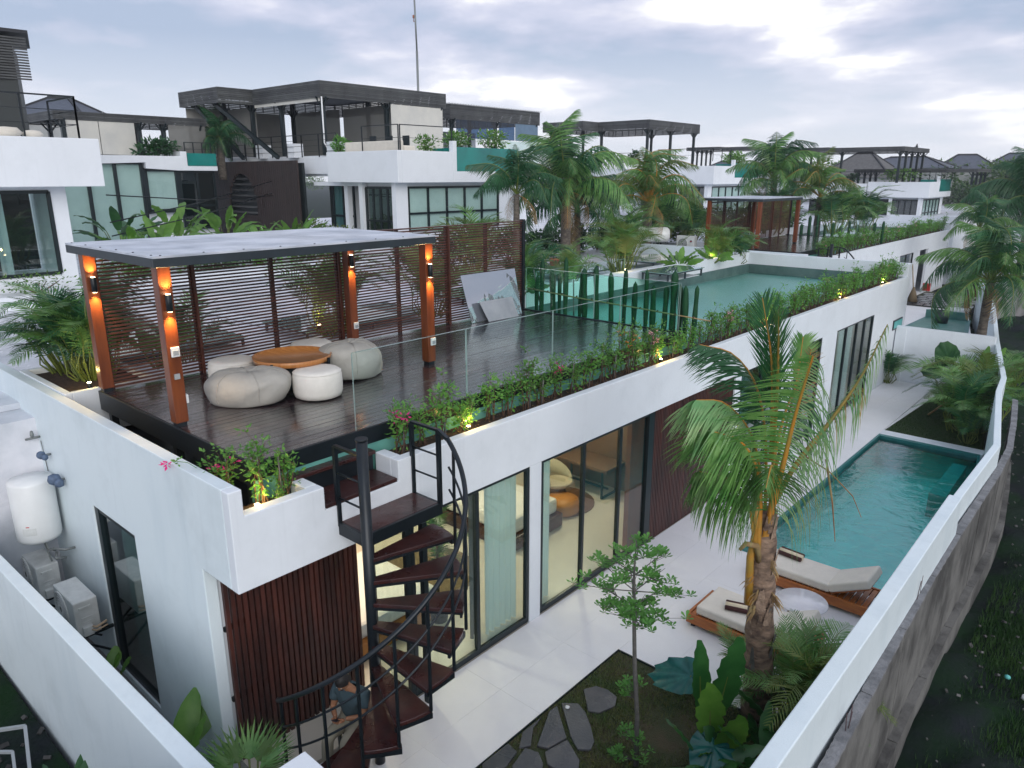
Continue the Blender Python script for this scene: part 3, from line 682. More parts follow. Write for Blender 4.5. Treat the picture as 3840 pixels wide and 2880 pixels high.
# small vent window on the far pier
# furniture seen through the glass
t = thing('bed', 'wide bed with orange base and white sheet in the room behind the spiral stair', 'bed', (-9, 6.6, 0.015))
mb = MB(); mb.box(-10.3, -8.15, 5.6, 7.5, .03, .30); mb.build('base', 'bed_wood', t, bevel=.02)
mb = MB(); mb.box(-10.2, -8.25, 5.7, 7.4, .30, .56); mb.build('mattress', 'sheet', t, bevel=.07)
mb = MB(); mb.box(-9.9, -9.4, 6.0, 6.6, .56, .68); mb.build('pillow', 'sheet', t, bevel=.06)
t = thing('bed', 'second bed with a brown headrail and white sheet just behind the right-hand curtain', 'bed', (-9.6, 9.7, 0.015))
mb = MB(); mb.box(-10.8, -8.65, 9.8, 11.4, .03, .33); mb.build('base', 'tread_wood', t, bevel=.02)
mb = MB(); mb.box(-10.7, -8.75, 9.85, 11.35, .33, .66); mb.build('mattress', 'sheet', t, bevel=.07)
tag(MB().lathe((-9.4, 8.2, .015), [(.95, 0), (.95, .02)], 30).build('rug', 'rug'), 'round brown rug on the bedroom floor behind the spiral stair', 'rug')
t = thing('desk', 'brown timber desk with thin metal legs against the back of the lit room', 'desk', (-9.6, 12.6, 0.015))
mb = MB(); mb.box(-10.3, -8.62, 12.95, 13.72, .72, .80); mb.build('tabletop', 'int_brown', t, bevel=.01)
for x in (-8.8, -10.1):
    mb = MB()
    for y in (13.05, 13.62): mb.bar((x, y, .03), (x, y, .72), .04)
    mb.bar((x, 13.05, .05), (x, 13.62, .05), .04); mb.build('leg', 'frame_dark', t)
mb = MB(); mb.bar((-8.8, 13.3, .2), (-10.1, 13.3, .2), .04); mb.build('stretcher', 'frame_dark', t)
t = thing('armchair', 'beige shell armchair standing before the desk in the lit room', 'chair', (-9.55, 12.35, 0.015))
mb = MB(); mb.lathe((-9.55, 12.35, .015), [(.10, .35), (.30, .40), (.36, .50), (.33, .50), (.05, .44)], 18); mb.build('seat', 'chair_fabric', t)
vs = []; fs = []
for i in range(13):
    a = R(-20 + 220 * i / 12); h = .55 + .38 * math.sin(math.pi * i / 12)
    for r_, z in ((.35, .45), (.38, h), (.33, h), (.31, .47)): vs.append((-9.55 + r_ * math.cos(a + 1.4), 12.35 + r_ * math.sin(a + 1.4), z))
for i in range(12):
    for k in range(4): fs.append((4*i+k, 4*i+(k+1) % 4, 4*i+4+(k+1) % 4, 4*i+4+k))
mb = MB(); mb.smooth = True; mb.add(vs, fs); mb.build('backrest', 'chair_fabric', t)
for a in (0.6, 2.2, 3.7, 5.3):
    mb = MB(); mb.tube([(-9.55 + .12 * math.cos(a), 12.35 + .12 * math.sin(a), .42), (-9.55 + .28 * math.cos(a), 12.35 + .28 * math.sin(a), .02)], .015, 6); mb.build('leg', 'frame_dark', t)
tag(MB().lathe((-9.5, 12.3, .015), [(.85, 0), (.85, .02)], 30).build('rug', 'int_brown'), 'dark rug under the beige armchair in the lit room', 'rug')
t = thing('pouf', 'low ochre round pouf beside the armchair inside the lit room', 'pouf', (-9.1, 11.95, 0.015))
mb = MB(); mb.lathe((-9.1, 11.95, .015), [(.30, 0), (.38, .05), (.40, .2), (.36, .32), (.1, .34)], 20); mb.build('cushion', 'bed_wood', t)
t = thing('potted_palm', 'dark feathery indoor palm behind the glass above the bed', 'plant', (-8.1, 7.2, 0.015))
mb = MB(); mb.lathe((-8.1, 7.3, .015), [(.14, 0), (.19, .35), (.17, .35), (.05, .3)], 14); mb.build('pot', 'charcoal', t)
for i in range(7): piece('frond', FR['areca_dark'][i % 4], t, (-8.1, 7.3, .9 + .1 * i), (0, -rnd.uniform(.4, 1.1), i * 2.4), (.6,) * 3)
mb = MB(); mb.tube([(-8.1, 7.3, .3), (-8.1, 7.3, 1.5)], .02, 6); mb.build('stem', 'stem_brown', t)
def lamp(name, kind, loc, energy, col, size=.1, rot=(0, 0, 0), spot=None, sx=None, sy=None, blend=.6):
    d = bpy.data.lights.new(name, kind); d.energy = energy; d.color = col
    if kind == 'AREA':
        d.shape = 'RECTANGLE'; d.size = sx; d.size_y = sy
    elif kind in ('SPOT', 'POINT'): d.shadow_soft_size = size
    if spot: d.spot_size = spot; d.spot_blend = blend
    o = bpy.data.objects.new(name, d); COL.objects.link(o); o.location = loc; o.rotation_euler = rot; return o
WARM = (1.0, 0.72, 0.42)
for i, (x, y) in enumerate([(-9.4, 6.6), (-10.2, 9.4), (-9.2, 12.3), (-10.0, 17.0), (-9.5, 24.0)]):
    t = thing('ceiling_light', ['recessed warm ceiling light over the bed behind the spiral stair', 'recessed warm ceiling light above the second bed', 'recessed warm ceiling light above the desk',
          'recessed ceiling light in the room behind the front palm', 'recessed ceiling light in the far end room of the villa'][i], 'light', (x, y, 2.72))
    mb = MB(); mb.lathe((x, y, 2.70), [(.09, 0), (.09, .04)], 16); mb.build('diffuser', 'lamp_warm', t)
    lamp('room_lamp', 'POINT', (x, y, 2.55), 75 if i < 3 else 20, (1.0, .86, .66), .12)

# ------------------------------------------------------------------ slatted timber screens on the facade
def vslats(name, label, x, y0, y1, z0, z1, pitch, w, d, m, rails=(0.9, 1.9), back=None, group=None):
    t = thing(name, label, 'screen', (x, (y0 + y1) / 2, z0))
    n = int((y1 - y0) / pitch)
    me = meshof(MB().box(-d / 2, d / 2, -w / 2, w / 2, 0, z1 - z0), 'slat', m)
    for i in range(n): piece('slat', me, t, (x + rnd.uniform(-.002, .002), y0 + pitch * (i + .5), z0))
    for z in rails:
        mb = MB(); mb.box(x - .05 - d / 2, x - d / 2 - .004, y0, y1, z - .03, z + .03); mb.build('rail', 'frame_dark', t)
    return t
vslats('slatted_screen', 'tall red-brown vertical slat screen below the roof corner beside the spiral stair', -7.72, 3.50, 5.45, -.3, 2.79, .078, .052, .05, 'slat_wood_red')
mb = MB(); mb.box(-7.86, -7.82, 4.2, 5.45, -.3, 2.79); mb.build('screen_backing', 'brown_cladding', villa)
mb = MB(); mb.box(-7.83, -7.79, 3.5, 4.19, -.3, 2.79); mb.box(-8.3, -8.2, 3.5, 5.45, -.3, 2.79); mb.box(-12.0, -8.3, 5.35, 5.45, .016, 2.74); mb.build('light_stop_wall', 'plaster', villa)  # added walls stop room light leaking through the slats; pale board brightens the slits
vslats('slatted_screen', 'long fine red-brown slat cladding between the lit room and the front palm', -6.97, 12.06, 15.58, 0, 2.79, .062, .042, .05, 'slat_wood_red', rails=(.5, 1.5, 2.4))
mb = MB(); mb.box(-7.09, -7.04, 12.06, 15.58, 0, 2.79); mb.build('screen_backing', 'brown_cladding', villa)
t = thing('wall_box', 'small dark vent window in the white end pier above the low white wall', 'vent', (-6.93, 28.6, 1.2))
mb = MB(); mb.box(-6.928, -6.90, 28.3, 29.4, 1.9, 2.25); mb.build('frame', 'frame_dark', t)
mb = MB(); mb.box(-6.9, -6.893, 28.36, 29.34, 1.95, 2.2); mb.build('pane', 'bluegreen_paint', t)
mb = MB(); mb.box(-8.2, -6.935, 27.7, 29.65, -.1, 2.8); mb.build('end_block', 'plaster', villa)

# ------------------------------------------------------------------ roof deck, pergola, fence (front villa)
DECK = 4.0
def roof_deck(label):
    t = thing('roof_deck', label, 'deck', (-9.7, 9, 3.9))
    P_, W_ = .142, .134
    k = int((12.0 - 7.53) / P_)
    segs = [(3.97, 7.6), (7.604, 10.9), (10.904, 13.78)]
    segs2 = [(3.97, 5.9), (5.904, 9.3), (9.304, 13.78)]
    ms = {}
    for i in range(k):
        for a, b in (segs if i % 2 else segs2):
            key = round(b - a, 3)
            if key not in ms: ms[key] = meshof(MB().box(-W_ / 2, W_ / 2, 0, key, -.03, 0), 'plank', 'deck_wood')
            piece('plank', ms[key], t, (-7.62 - P_ * i, a, DECK + rnd.uniform(-.0015, .0015)), (rnd.uniform(-.0004, .0004), rnd.uniform(-.006, .006), 0))
    mb = MB(); mb.box(-7.545, -7.50, 3.93, 13.85, 3.78, 4.004); mb.box(-12.05, -7.545, 3.93, 3.966, 3.70, 4.004); mb.box(-12.05, -7.545, 13.79, 13.85, 3.72, 4.02)
    mb.box(-12.05, -7.6, 4.1, 13.7, 3.75, 3.95); mb.build('frame', 'black_metal', t, bevel=.004, seg=1)
    for y in (4.05, 7.0, 10.0, 13.6):
        mb = MB()
        for x in (-7.75, -9.7, -11.9): mb.box(x - .05, x + .05, y - .05, y + .05, 3.2, 3.75)
        mb.build('pier', 'black_metal', t)
    return t
deck = roof_deck('wet dark timber roof deck on the front villa with lounge seats')
def steps_box(label):
    t = thing('deck_steps', label, 'steps', (-7.4, 5, 3.4))
    me = meshof(MB().box(-.35, .35, -.59, .59, -.04, 0), 'step', 'tread_wood')
    mb = MB(); mb.box(-7.68, -6.94, 4.52, 5.60, 3.405, 3.455); mb.build('step', 'tread_wood', t, bevel=.006)
    mb = MB(); mb.box(-7.70, -7.36, 4.35, 5.60, 3.68, 3.73); mb.build('step', 'tread_wood', t, bevel=.006)
    mb = MB(); mb.box(-7.49, -7.40, 4.38, 5.58, 3.46, 3.68); mb.build('riser', 'black_metal', t)
    return t
steps1 = steps_box('two wet red-brown steps in the planter gap leading up to the front deck')
def post(t, x, y, z0, z1, w=.17, m='post_wood'):
    mb = MB(); mb.box(x - w/2, x + w/2, y - w/2, y + w/2, z0 + .06, z1); p = mb.build('post', m, t, bevel=.008)
    mb = MB(); mb.box(x - w/2 + .02, x + w/2 - .02, y - w/2 + .02, y + w/2 - .02, z0, z0 + .06); mb.build('post_foot', 'black_metal', p)
    return p
POSTS = [(-9.47, 4.02), (-11.93, 4.02), (-9.47, 8.48), (-11.72, 8.52)]
pg = thing('pergola', 'timber pergola with a grey sheet roof and four lit orange posts on the front deck', 'pergola', (-10.7, 6.2, 4.0))
for x, y in POSTS: post(pg, x, y, 4.0, 6.11)
mb = MB(); mb.box(-12.30, -9.32, 3.88, 8.58, 6.225, 6.25); mb.build('roof_sheet', 'slat_roof_panel', pg)
mb = MB(); mb.box(-12.30, -12.24, 3.88, 8.58, 6.11, 6.222); mb.box(-9.38, -9.32, 3.88, 8.58, 6.11, 6.222); mb.box(-12.24, -9.38, 3.88, 3.94, 6.11, 6.222); mb.box(-12.24, -9.38, 8.52, 8.58, 6.11, 6.222)
for y in (5.0, 6.1, 7.2): mb.box(-12.24, -9.38, y, y + .05, 6.13, 6.222)
mb.build('roof_frame', 'charcoal', pg, bevel=.004, seg=1)
sm_ = meshof(MB().lathe((0, 0, 0), [(.014, 0), (.012, .008)], 6), 'screw', 'black_metal')
for i in range(9):
    piece('screw', sm_, pg, (-9.38, 4.0 + i * .56, 6.251))
    if i < 6: piece('screw', sm_, pg, (-12.2 + i * .54, 3.94, 6.251))
# wall lamps on the posts: up and down light
labs = ['lit black up-and-down wall lamp on the front left pergola post', 'lit black up-and-down wall lamp on the back left pergola post',
        'lit black up-and-down wall lamp on the front right pergola post', 'lit black wall lamp on the back right pergola post']
for i, (x, y) in enumerate(POSTS):
    z = 5.66
    if i == 2: lx, ly = x + .125, y - .02
    elif i == 3: lx, ly = x + .125, y - .02
    else: lx, ly = x + .125, y
    t = thing('post_lamp', labs[i], 'lamp', (lx, ly, z))
    mb = MB(); mb.lathe((lx, ly, z - .11), [(.036, 0), (.04, .006), (.04, .214), (.036, .22)], 16); mb.build('housing', 'black_metal', t)
    for dz in (-.112, .112):
        mb = MB(); mb.lathe((lx, ly, z + dz - .002), [(.03, 0), (.03, .004)], 14); mb.build('lens', 'lamp_orange', t)
    o = lamp('post_lamp_up', 'SPOT', (lx + .02, ly, z + .13), 34, (1.0, .62, .25), .03, (R(180), 0, 0), R(105), blend=.7)
    o = lamp('post_lamp_down', 'SPOT', (lx + .02, ly, z - .13), 40, (1.0, .62, .25), .03, (0, 0, 0), R(95), blend=.8)
def socket(x, y, z, lab, face='x'):
    t = thing('socket_box', lab, 'socket', (x, y, z))
    mb = MB(); mb.box(x, x + .03, y - .055, y + .055, z - .065, z + .065); mb.build('cover', 'white_metal', t, bevel=.008)
    mb = MB(); mb.box(x + .03, x + .037, y - .035, y + .035, z - .04, z + .02); mb.build('flap', 'socket_grey', t)
socket(-9.383, 4.03, 5.02, 'white weatherproof socket half way up the front left pergola post')
socket(-9.383, 8.50, 4.42, 'white socket low on the front right pergola post')
socket(-11.633, 8.54, 4.40, 'white socket low on the back right pergola post')
t = thing('socket_box', 'white socket on the inner side near the foot of the front left pergola post', 'socket', (-9.45, 4.12, 4.35))
mb = MB(); mb.box(-9.5, -9.40, 4.106, 4.145, 4.30, 4.42); mb.build('cover', 'white_metal', t, bevel=.008)
mb = MB(); mb.box(-9.383, -9.36, 3.98, 4.05, 4.66, 4.73); mb.build('switch_plate', 'socket_grey', pg)

def slat_fence(label):
    t = thing('slat_fence', label, 'fence', (-11.9, 9, 4.0))
    me = meshof(MB().box(-.009, .009, 0, 1, -.0145, .0145), 'slat', 'slat_wood')
    ys = [4.10, 5.55, 7.0, 8.4, 9.9, 11.3, 12.55, 13.78]
    n = 38
    for j in range(len(ys) - 1):
        for i in range(n):
            z = 4.055 + i * .0553
            o = piece('slat', me, t, (-11.9 + rnd.uniform(-.003, .003), ys[j] + .002, z), scale=(1, ys[j + 1] - ys[j] - .004, 1))
    for j, y in enumerate(ys[:-1]):
        mb = MB(); mb.box(-11.98, -11.915, y - .035, y + .035, 4.0, 6.14); mb.build('upright', 'post_dark', t)
        if j % 2: mb = MB(); mb.box(-11.885, -11.84, y - .02, y + .02, 4.0, 6.14); mb.build('upright', 'slat_wood', t)
    mb = MB(); mb.box(-11.96, -11.85, 13.785, 13.87, 3.9, 6.2); mb.build('end_post', 'black_metal', t, bevel=.006)
    mb = MB(); mb.box(-11.94, -11.86, 4.1, 13.78, 6.145, 6.17); mb.build('cap_rail', 'slat_wood', t)
    return t
fence = slat_fence('horizontal red-brown slat fence along the back of the front deck')

def glass_rail(label, runs, h=1.05, m='rail_glass', name='glass_railing'):
    """runs: list of (x0,y0,x1,y1,z)"""
    t = thing(name, label, 'railing', (runs[0][0], runs[0][1], runs[0][4]))
    for (x0, y0, x1, y1, z) in runs:
        d = Vector((x1 - x0, y1 - y0, 0)).normalized(); n = Vector((-d.y, d.x, 0)) * .006
        a = Vector((x0, y0, 0)) + d * .006; b = Vector((x1, y1, 0)) - d * .006
        mb = MB(); mb.prism([(a - n)[:2], (b - n)[:2], (b + n)[:2], (a + n)[:2]], z, z + h - .008); p = mb.build('panel', m, t)
        mb = MB(); mb.prism([(a - n)[:2], (b - n)[:2], (b + n)[:2], (a + n)[:2]], z + h - .008, z + h); mb.build('polished_edge', 'rail_edge', p)
        for q in (a, b):
            mb = MB(); mb.prism([(q - n * 1.2 - d * .004)[:2], (q - n * 1.2 + d * .004)[:2], (q + n * 1.2 + d * .004)[:2], (q + n * 1.2 - d * .004)[:2]], z, z + h - .01); mb.build('polished_edge', 'rail_edge', p)
    return t
rail = glass_rail('frameless clear glass railing along the planter side of the front deck', [(-7.52, a, -7.52, b, 4.004) for a, b in ((5.42, 7.47), (7.47, 9.52), (9.52, 11.55), (11.55, 13.76))])
rail2 = glass_rail('green-tinted glass railing between the front deck and the row of cacti', [(a, 13.87, b, 13.87, 3.95) for a, b in ((-11.82, -9.75), (-9.75, -7.54))], m='rail_glass_green', h=1.1)

# ------------------------------------------------------------------ lounge group on the deck
def beanbag(x, y, z, label, rx, ry, h, rot, peak=(0, 0)):
    t = thing('bean_bag', label, 'bean bag', (x, y, z))
    c_, s__ = math.cos(rot), math.sin(rot)
    def pt(th, ph, off=0.0):
        sx, sz = math.sin(ph) * math.cos(th), math.cos(ph); k = abs(math.sin(ph)) ** .72 + off
        px_, py_ = math.cos(th) * k * rx, math.sin(th) * k * ry
        zz_ = max(0.0, sz * .66 + .34 + .16 * (1 - abs(sz)) * (1 if sz > -.6 else 0) + off) * h
        wr = .022 * math.sin(th * 4 + ph * 5) * math.sin(ph) + .010 * math.sin(th * 9 + 3 * math.sin(ph * 4)) - .018 * abs(math.cos(th * 3)) ** 12
        px_ *= 1 + wr; py_ *= 1 + wr; zz_ *= 1 + .06 * math.sin(th * 2 + 1) * math.sin(ph) + .012 * math.sin(7 * th + 5 * ph)
        zz_ = max(0, zz_ + peak[0] * sx * math.sin(ph) - (.05 * max(0, 1 - ph / .5) ** 2))
        return (x + px_ * c_ - py_ * s__, y + px_ * s__ + py_ * c_, z + zz_)
    nu, nv = 48, 24
    vs = [pt(2 * math.pi * i / nu, math.pi * j / nv) for j in range(nv + 1) for i in range(nu)]; fs = []
    for j in range(nv):
        for i in range(nu):
            i2 = (i + 1) % nu; fs.append((j * nu + i, (j + 1) * nu + i, (j + 1) * nu + i2, j * nu + i2))
    mb = MB(); mb.smooth = True; mb.add(vs, fs); o = mb.build('cover', 'bean_fabric', t)
    s = o.modifiers.new('sub', 'SUBSURF'); s.levels = 1; s.render_levels = 1
    for k in range(6):
        mb = MB(); mb.tube([pt(k * math.pi / 3, .12 + 1.9 * j / 12, .008) for j in range(13)], .006, 5, cap=False); mb.build('seam', 'bean_fabric', t)
beanbag(-9.82, 5.22, 4.0, 'grey fabric bean bag in front of the round table, nearest the stair', .63, .47, .50, R(40), (.05,))
beanbag(-9.88, 7.10, 4.0, 'grey fabric bean bag to the right of the round table', .58, .50, .60, R(100), (-.09,))
def pouf(x, y, label):
    t = thing('pouf', label, 'pouf', (x, y, 4.0))
    mb = MB(); mb.lathe((x, y, 4.0), [(.30, .01), (.345, .03), (.365, .10), (.37, .22), (.365, .34), (.345, .40), (.31, .425), (.2, .432), (.02, .434)], 36); mb.build('cushion', 'pouf_fabric', t)
    mb = MB(); mb.lathe((x, y, 4.0), [(.352, .388), (.358, .392), (.352, .397)], 36); mb.build('piping', 'pouf_fabric', t)
pouf(-9.26, 6.04, 'white round pouf in front of the round table between the bean bags')
pouf(-10.78, 5.50, 'white round pouf left of the round table behind the nearest bean bag')
pouf(-10.92, 7.05, 'white round pouf behind the round table near the slat fence')
t = thing('coffee_table', 'round orange timber tray table between the poufs on the deck', 'table', (-10.0, 6.1, 4.0))
mb = MB(); mb.lathe((-10.0, 6.1, 4.43), [(.56, 0), (.585, .01), (.59, .045), (.60, .09), (.58, .09), (.57, .06), (.02, .06)], 48); mb.build('tabletop', 'table_wood', t)
for a in range(4):
    mb = MB(); c_, s__ = math.cos(a * 1.571 + .5), math.sin(a * 1.571 + .5)
    mb.bar((-10.0 + .5 * c_, 6.1 + .5 * s__, 4.0), (-10.0 + .5 * c_, 6.1 + .5 * s__, 4.43), .035); mb.bar((-10.0 + .5 * c_, 6.1 + .5 * s__, 4.41), (-10.0 + .615 * c_, 6.1 + .615 * s__, 4.41), .04, .03)
    mb.bar((-10.0 + .615 * c_, 6.1 + .615 * s__, 4.40), (-10.0 + .615 * c_, 6.1 + .615 * s__, 4.50), .02, .04); mb.build('leg', 'black_metal', t)
mb = MB(); mb.lathe((-10.0, 6.1, 4.0), [(.34, .02), (.34, .40)], 24); mb.build('basket', 'charcoal', t)
# glass sheets leaning on the fence
t = thing('glass_sheet', 'large speckled grey glass sheet leaning on the slat fence', 'sheet', (-11.6, 12.4, 4.0))
mb = MB(); mb.add([(-11.50, 11.62, 4.01), (-11.46, 13.30, 4.01), (-11.80, 13.42, 5.06), (-11.80, 11.58, 5.06), (-11.515, 11.62, 4.01), (-11.475, 13.30, 4.01), (-11.815, 13.42, 5.06), (-11.815, 11.58, 5.06)], [(0,1,2,3),(7,6,5,4),(0,4,5,1),(1,5,6,2),(2,6,7,3),(3,7,4,0)]); mb.build('sheet', 'sheet_glass', t)
t = thing('glass_sheet', 'smaller pale board leaning in front of the large glass sheet', 'sheet', (-11.4, 12.5, 4.0))
mb = MB(); mb.add([(-11.32, 12.0, 4.01), (-11.30, 13.0, 4.01), (-11.47, 12.95, 4.46), (-11.49, 11.86, 4.46), (-11.335, 12.0, 4.01), (-11.315, 13.0, 4.01), (-11.485, 12.95, 4.46), (-11.505, 11.86, 4.46)], [(0,1,2,3),(7,6,5,4),(0,4,5,1),(1,5,6,2),(2,6,7,3),(3,7,4,0)]); mb.build('board', 'sheet_grey', t)

# ------------------------------------------------------------------ cactus row
cx = [(-11.55, 5.12, .07), (-11.2, 4.98, .09), (-10.95, 4.95, .055), (-10.82, 5.22, .075), (-10.36, 5.02, .06), (-10.18, 5.10, .085), (-9.85, 5.09, .075), (-9.45, 5.07, .075),
      (-9.10, 5.05, .065), (-8.84, 5.0, .075), (-8.5, 5.2, .065), (-8.35, 4.88, .08), (-8.06, 4.97, .075), (-7.86, 5.08, .09), (-7.66, 4.93, .07), (-7.52, 5.03, .08), (-11.72, 4.85, .06), (-7.36, 4.95, .065)]
mb = MB(); mb.box(-12.4, -7.62, 14.0, 14.3, 3.1, 3.75); mb.build('cactus_bed', 'soil', villa)
for i, (x, zt, r) in enumerate(cx):
    r *= .82; zt += rnd.uniform(-.06, .20)
    y = 14.15 + rnd.uniform(-.05, .05)
    t = thing('column_cactus', 'dark green column cactus in the row behind the green glass railing', 'cactus', (x, y, 3.75), 'column cacti standing in a row behind the deck')
    n = 14; vs = []; fs = []; m_ = 16; lx, ly = rnd.uniform(-.06, .06), rnd.uniform(-.04, .04)
    for j in range(m_):
        u = j / (m_ - 1); z = 3.75 + (zt - 3.75) * (u ** .97); rr = r * (1 + .12 * math.sin(u * 9 + i)) * (1 if u < .86 else math.sqrt(max(0, 1 - ((u - .86) / .14) ** 2)) * .98 + .02) * (.8 + .2 * min(1, u * 3))
        for k in range(n):
            a = 2 * math.pi * k / n; q = rr * (1 if k % 2 else .78); vs.append((x + lx * u + q * math.cos(a), y + ly * u + q * math.sin(a), z))
    for j in range(m_ - 1):
        for k in range(n): fs.append((j*n+k, j*n+(k+1) % n, (j+1)*n+(k+1) % n, (j+1)*n+k))
    fs.append(tuple((m_ - 1) * n + k for k in range(n)))
    mb = MB(); mb.smooth = True; mb.add(vs, fs); mb.build('stem', 'cactus', t)
t = thing('bamboo_rail', 'thin bamboo pole tied across the row of cacti', 'pole', (-9.5, 14.05, 4.4))
mb = MB(); mb.tube([(-11.9, 14.03, 4.50), (-10.3, 14.02, 4.42), (-8.7, 14.03, 4.37), (-6.9, 14.02, 4.30)], [.02, .019, .017, .013], 7); mb.build('cane', 'bamboo', t)
for i in range(11):
    x = -11.7 + i * .44; mb = MB(); mb.lathe((x, 14.03, 4.30 + (x + 7.0) * -.04 + .0), [(.026, 0), (.026, .02)], 8)
    mb.v = [(x + (c[2] - 4.3 - (x + 7) * -.04), c[1], 4.31 + (x + 6.9) * -.04 + (c[0] - x)) for c in mb.v]; mb.build('node', 'stem_brown', t)
for x, h, l in ((-11.85, 1.1, .3), (-10.6, .95, .02), (-9.95, 1.1, .1), (-8.62, .9, .02), (-7.75, 1.0, 0), (-7.9, .8, 0)):
    mb = MB(); mb.tube([(x + l, 14.22, 3.75), (x, 14.2, 3.85 + h)], .018, 5); tag(mb.build('plant_stake', 'stake'), 'thin grey wooden stake standing among the cacti', 'stake', 'stakes among the cacti')

# ------------------------------------------------------------------ spiral stair
PX, PY, PZ = -6.385, 4.67, 3.18
def spiral_stair(label):
    t = thing('spiral_stair', label, 'stair', (PX, PY, 0))
    mb = MB(); mb.tube([(PX, PY, -.3), (PX, PY, 4.36)], .066, 20); mb.tube([(PX, PY, 4.36), (PX, PY, 4.385)], [.072, .072], 20); mb.build('centre_pole', 'black_metal', t)
    # landing
    mb = MB(); mb.box(-6.925, -6.44, 4.70, 5.84, PZ - .045, PZ); mb.build('landing', 'tread_wood', t, bevel=.008)
    mb = MB(); mb.box(-6.925, -6.41, 4.66, 4.70, PZ - .16, PZ - .005); mb.box(-6.44, -6.40, 4.70, 5.88, PZ - .16, PZ - .005); mb.box(-6.925, -6.44, 5.84, 5.88, PZ - .16, PZ - .005); mb.box(-6.925, -6.44, 4.9, 4.94, PZ - .16, PZ - .047)
    mb.build('landing_frame', 'black_metal', t)
    h = .287; R_ = 1.12; da = R(19.9); an = R(72.5); af = R(92.8)
    tr = MB()
    rr = [.07, R_]; w0 = af - an + R(3)
    def tread_poly(a0, a1):
        pts = [(.06 * math.cos(a0 - .9), .06 * math.sin(a0 - .9))]
        for i in range(5):
            a = a0 + (a1 - a0) * i / 4; pts.append((R_ * math.cos(a), R_ * math.sin(a)))
        pts.append((.06 * math.cos(a1 + .9), .06 * math.sin(a1 + .9))); return pts
    me = meshof(MB().prism(tread_poly(0, w0), -.05, 0), 'tread', 'tread_wood')
    me2 = MB(); q = tread_poly(R(.8), w0 - R(.8)); me2.prism(q, -.085, -.052); me2.bar((R_ - .02, 0, -.08), (R_ * math.cos(w0) - .0, R_ * math.sin(w0), -.08), .03, .07)
    me2 = meshof(me2, 'tread_bracket', 'black_metal')
    for k in range(10):
        a = an - k * da
        o = piece('tread', me, t, (PX, PY, PZ - h * (k + 1)), (0, 0, a)); b = o.modifiers.new('bevel', 'BEVEL'); b.width = .006; b.segments = 1
        piece('tread_bracket', me2, t, (PX, PY, PZ - h * (k + 1)), (0, 0, a))
    # helical rails and balusters
    Rr = R_ + .03
    def helix(zo, r):
        pts = []
        for i in range(60):
            u = i / 59 * 10.3; a = R(80) - (u - .0) * da; pts.append((PX + Rr * math.cos(a), PY + Rr * math.sin(a), PZ + zo - h * u - .05))
        m = MB(); m.tube(pts, r, 10); return m
    helix(.98, .03).build('handrail', 'black_metal', t)
    helix(.62, .014).build('mid_rail', 'black_metal', t); helix(.32, .014).build('mid_rail', 'black_metal', t)
    for k in range(10):
        a = an - k * da + R(1.5); z = PZ - h * (k + 1); u = (R(80) - a) / da
        mb = MB(); mb.bar((PX + Rr * math.cos(a), PY + Rr * math.sin(a), z - .28), (PX + Rr * math.cos(a), PY + Rr * math.sin(a), PZ + .98 - h * u - .05), .028); mb.build('baluster', 'black_metal', t)
    # landing guard rails
    for x0, y0, x1, y1 in ((-6.93, 5.86, -6.42, 5.86), (-6.93, 4.68, -6.47, 4.68)):
        for j, (x, y) in enumerate(((x0, y0), (x1, y1))):
            if y0 < 5 and j == 1: continue
            mb = MB(); mb.box(x - .025, x + .025, y - .025, y + .025, PZ - .05, PZ + .97); mb.build('baluster', 'black_metal', t)
        mb = MB(); mb.bar((x0, y0, PZ + .98), (x1, y1, PZ + .98), .05, .03); mb.build('handrail', 'black_metal', t)
        for z in (.32, .64):
            mb = MB(); mb.tube([(x0, y0, PZ + z), (x1, y1, PZ + z)], .013, 8); mb.build('mid_rail', 'black_metal', t)
    mb = MB(); mb.bar((-6.42, 5.86, PZ + .98), (PX + Rr * math.cos(R(80)), PY + Rr * math.sin(R(80)), PZ + .93), .045); mb.build('handrail', 'black_metal', t)
    return t
stair = spiral_stair('black steel spiral stair with red-brown treads at the corner of the front villa')
tag(MB().box(-6.80, -6.72, 5.80, 5.88, 0, 2.8).build('slim_column', 'frame_dark'), 'slim black steel column behind the spiral stair under the beam', 'column')
# ------------------------------------------------------------------ ground-floor terrace of the front villa
ter = MB(); ter.box(-6.93, -5.385, 2.2, 28.75, -.35, -.03); ter.box(-5.385, -2.1, 8.62, 12.95, -.35, -.03); ter.box(-5.385, -2.3, 22.60, 22.61, -.35, -.03)
ter = ter.build('terrace', 'grout', kind='structure')
tl = {}
def tile(x0, x1, y0, y1):
    k = (round(x1 - x0, 3), round(y1 - y0, 3))
    if k not in tl: tl[k] = meshof(MB().box(-k[0]/2, k[0]/2, -k[1]/2, k[1]/2, -.03, 0), 'tile', 'tile_white')
    piece('tile', tl[k], ter, ((x0 + x1) / 2, (y0 + y1) / 2, rnd.uniform(-.0006, .0006)))
y = 2.2; g = .0011
while y < 28.7:
    y1 = min(y + 1.5, 28.75)
    for i in range(2):
        tile(-6.93 + i * .7725 + g, -6.93 + (i + 1) * .7725 - g, y + g, y1 - g)
    y = y1
for j in range(3):
    for i in range(4):
        a = -5.385 + i * .82; b = min(a + .82, -2.1); y0 = 8.62 + j * 1.443
        tile(a + g, b - g, y0 + g, y0 + 1.443 - g)
cop = MB(); cop.box(-5.385, -2.78, 22.18, 22.60, -.3, .012); cop.build('coping', 'plaster', ter, bevel=.01)
for x, y in ((-4.75, 12.1), (-5.1, 11.2), (-4.6, 10.9)):
    mb = MB(); mb.box(x, x + .24, y, y + .018, .001, .003); mb.build('drain_slot', 'black_metal', ter)
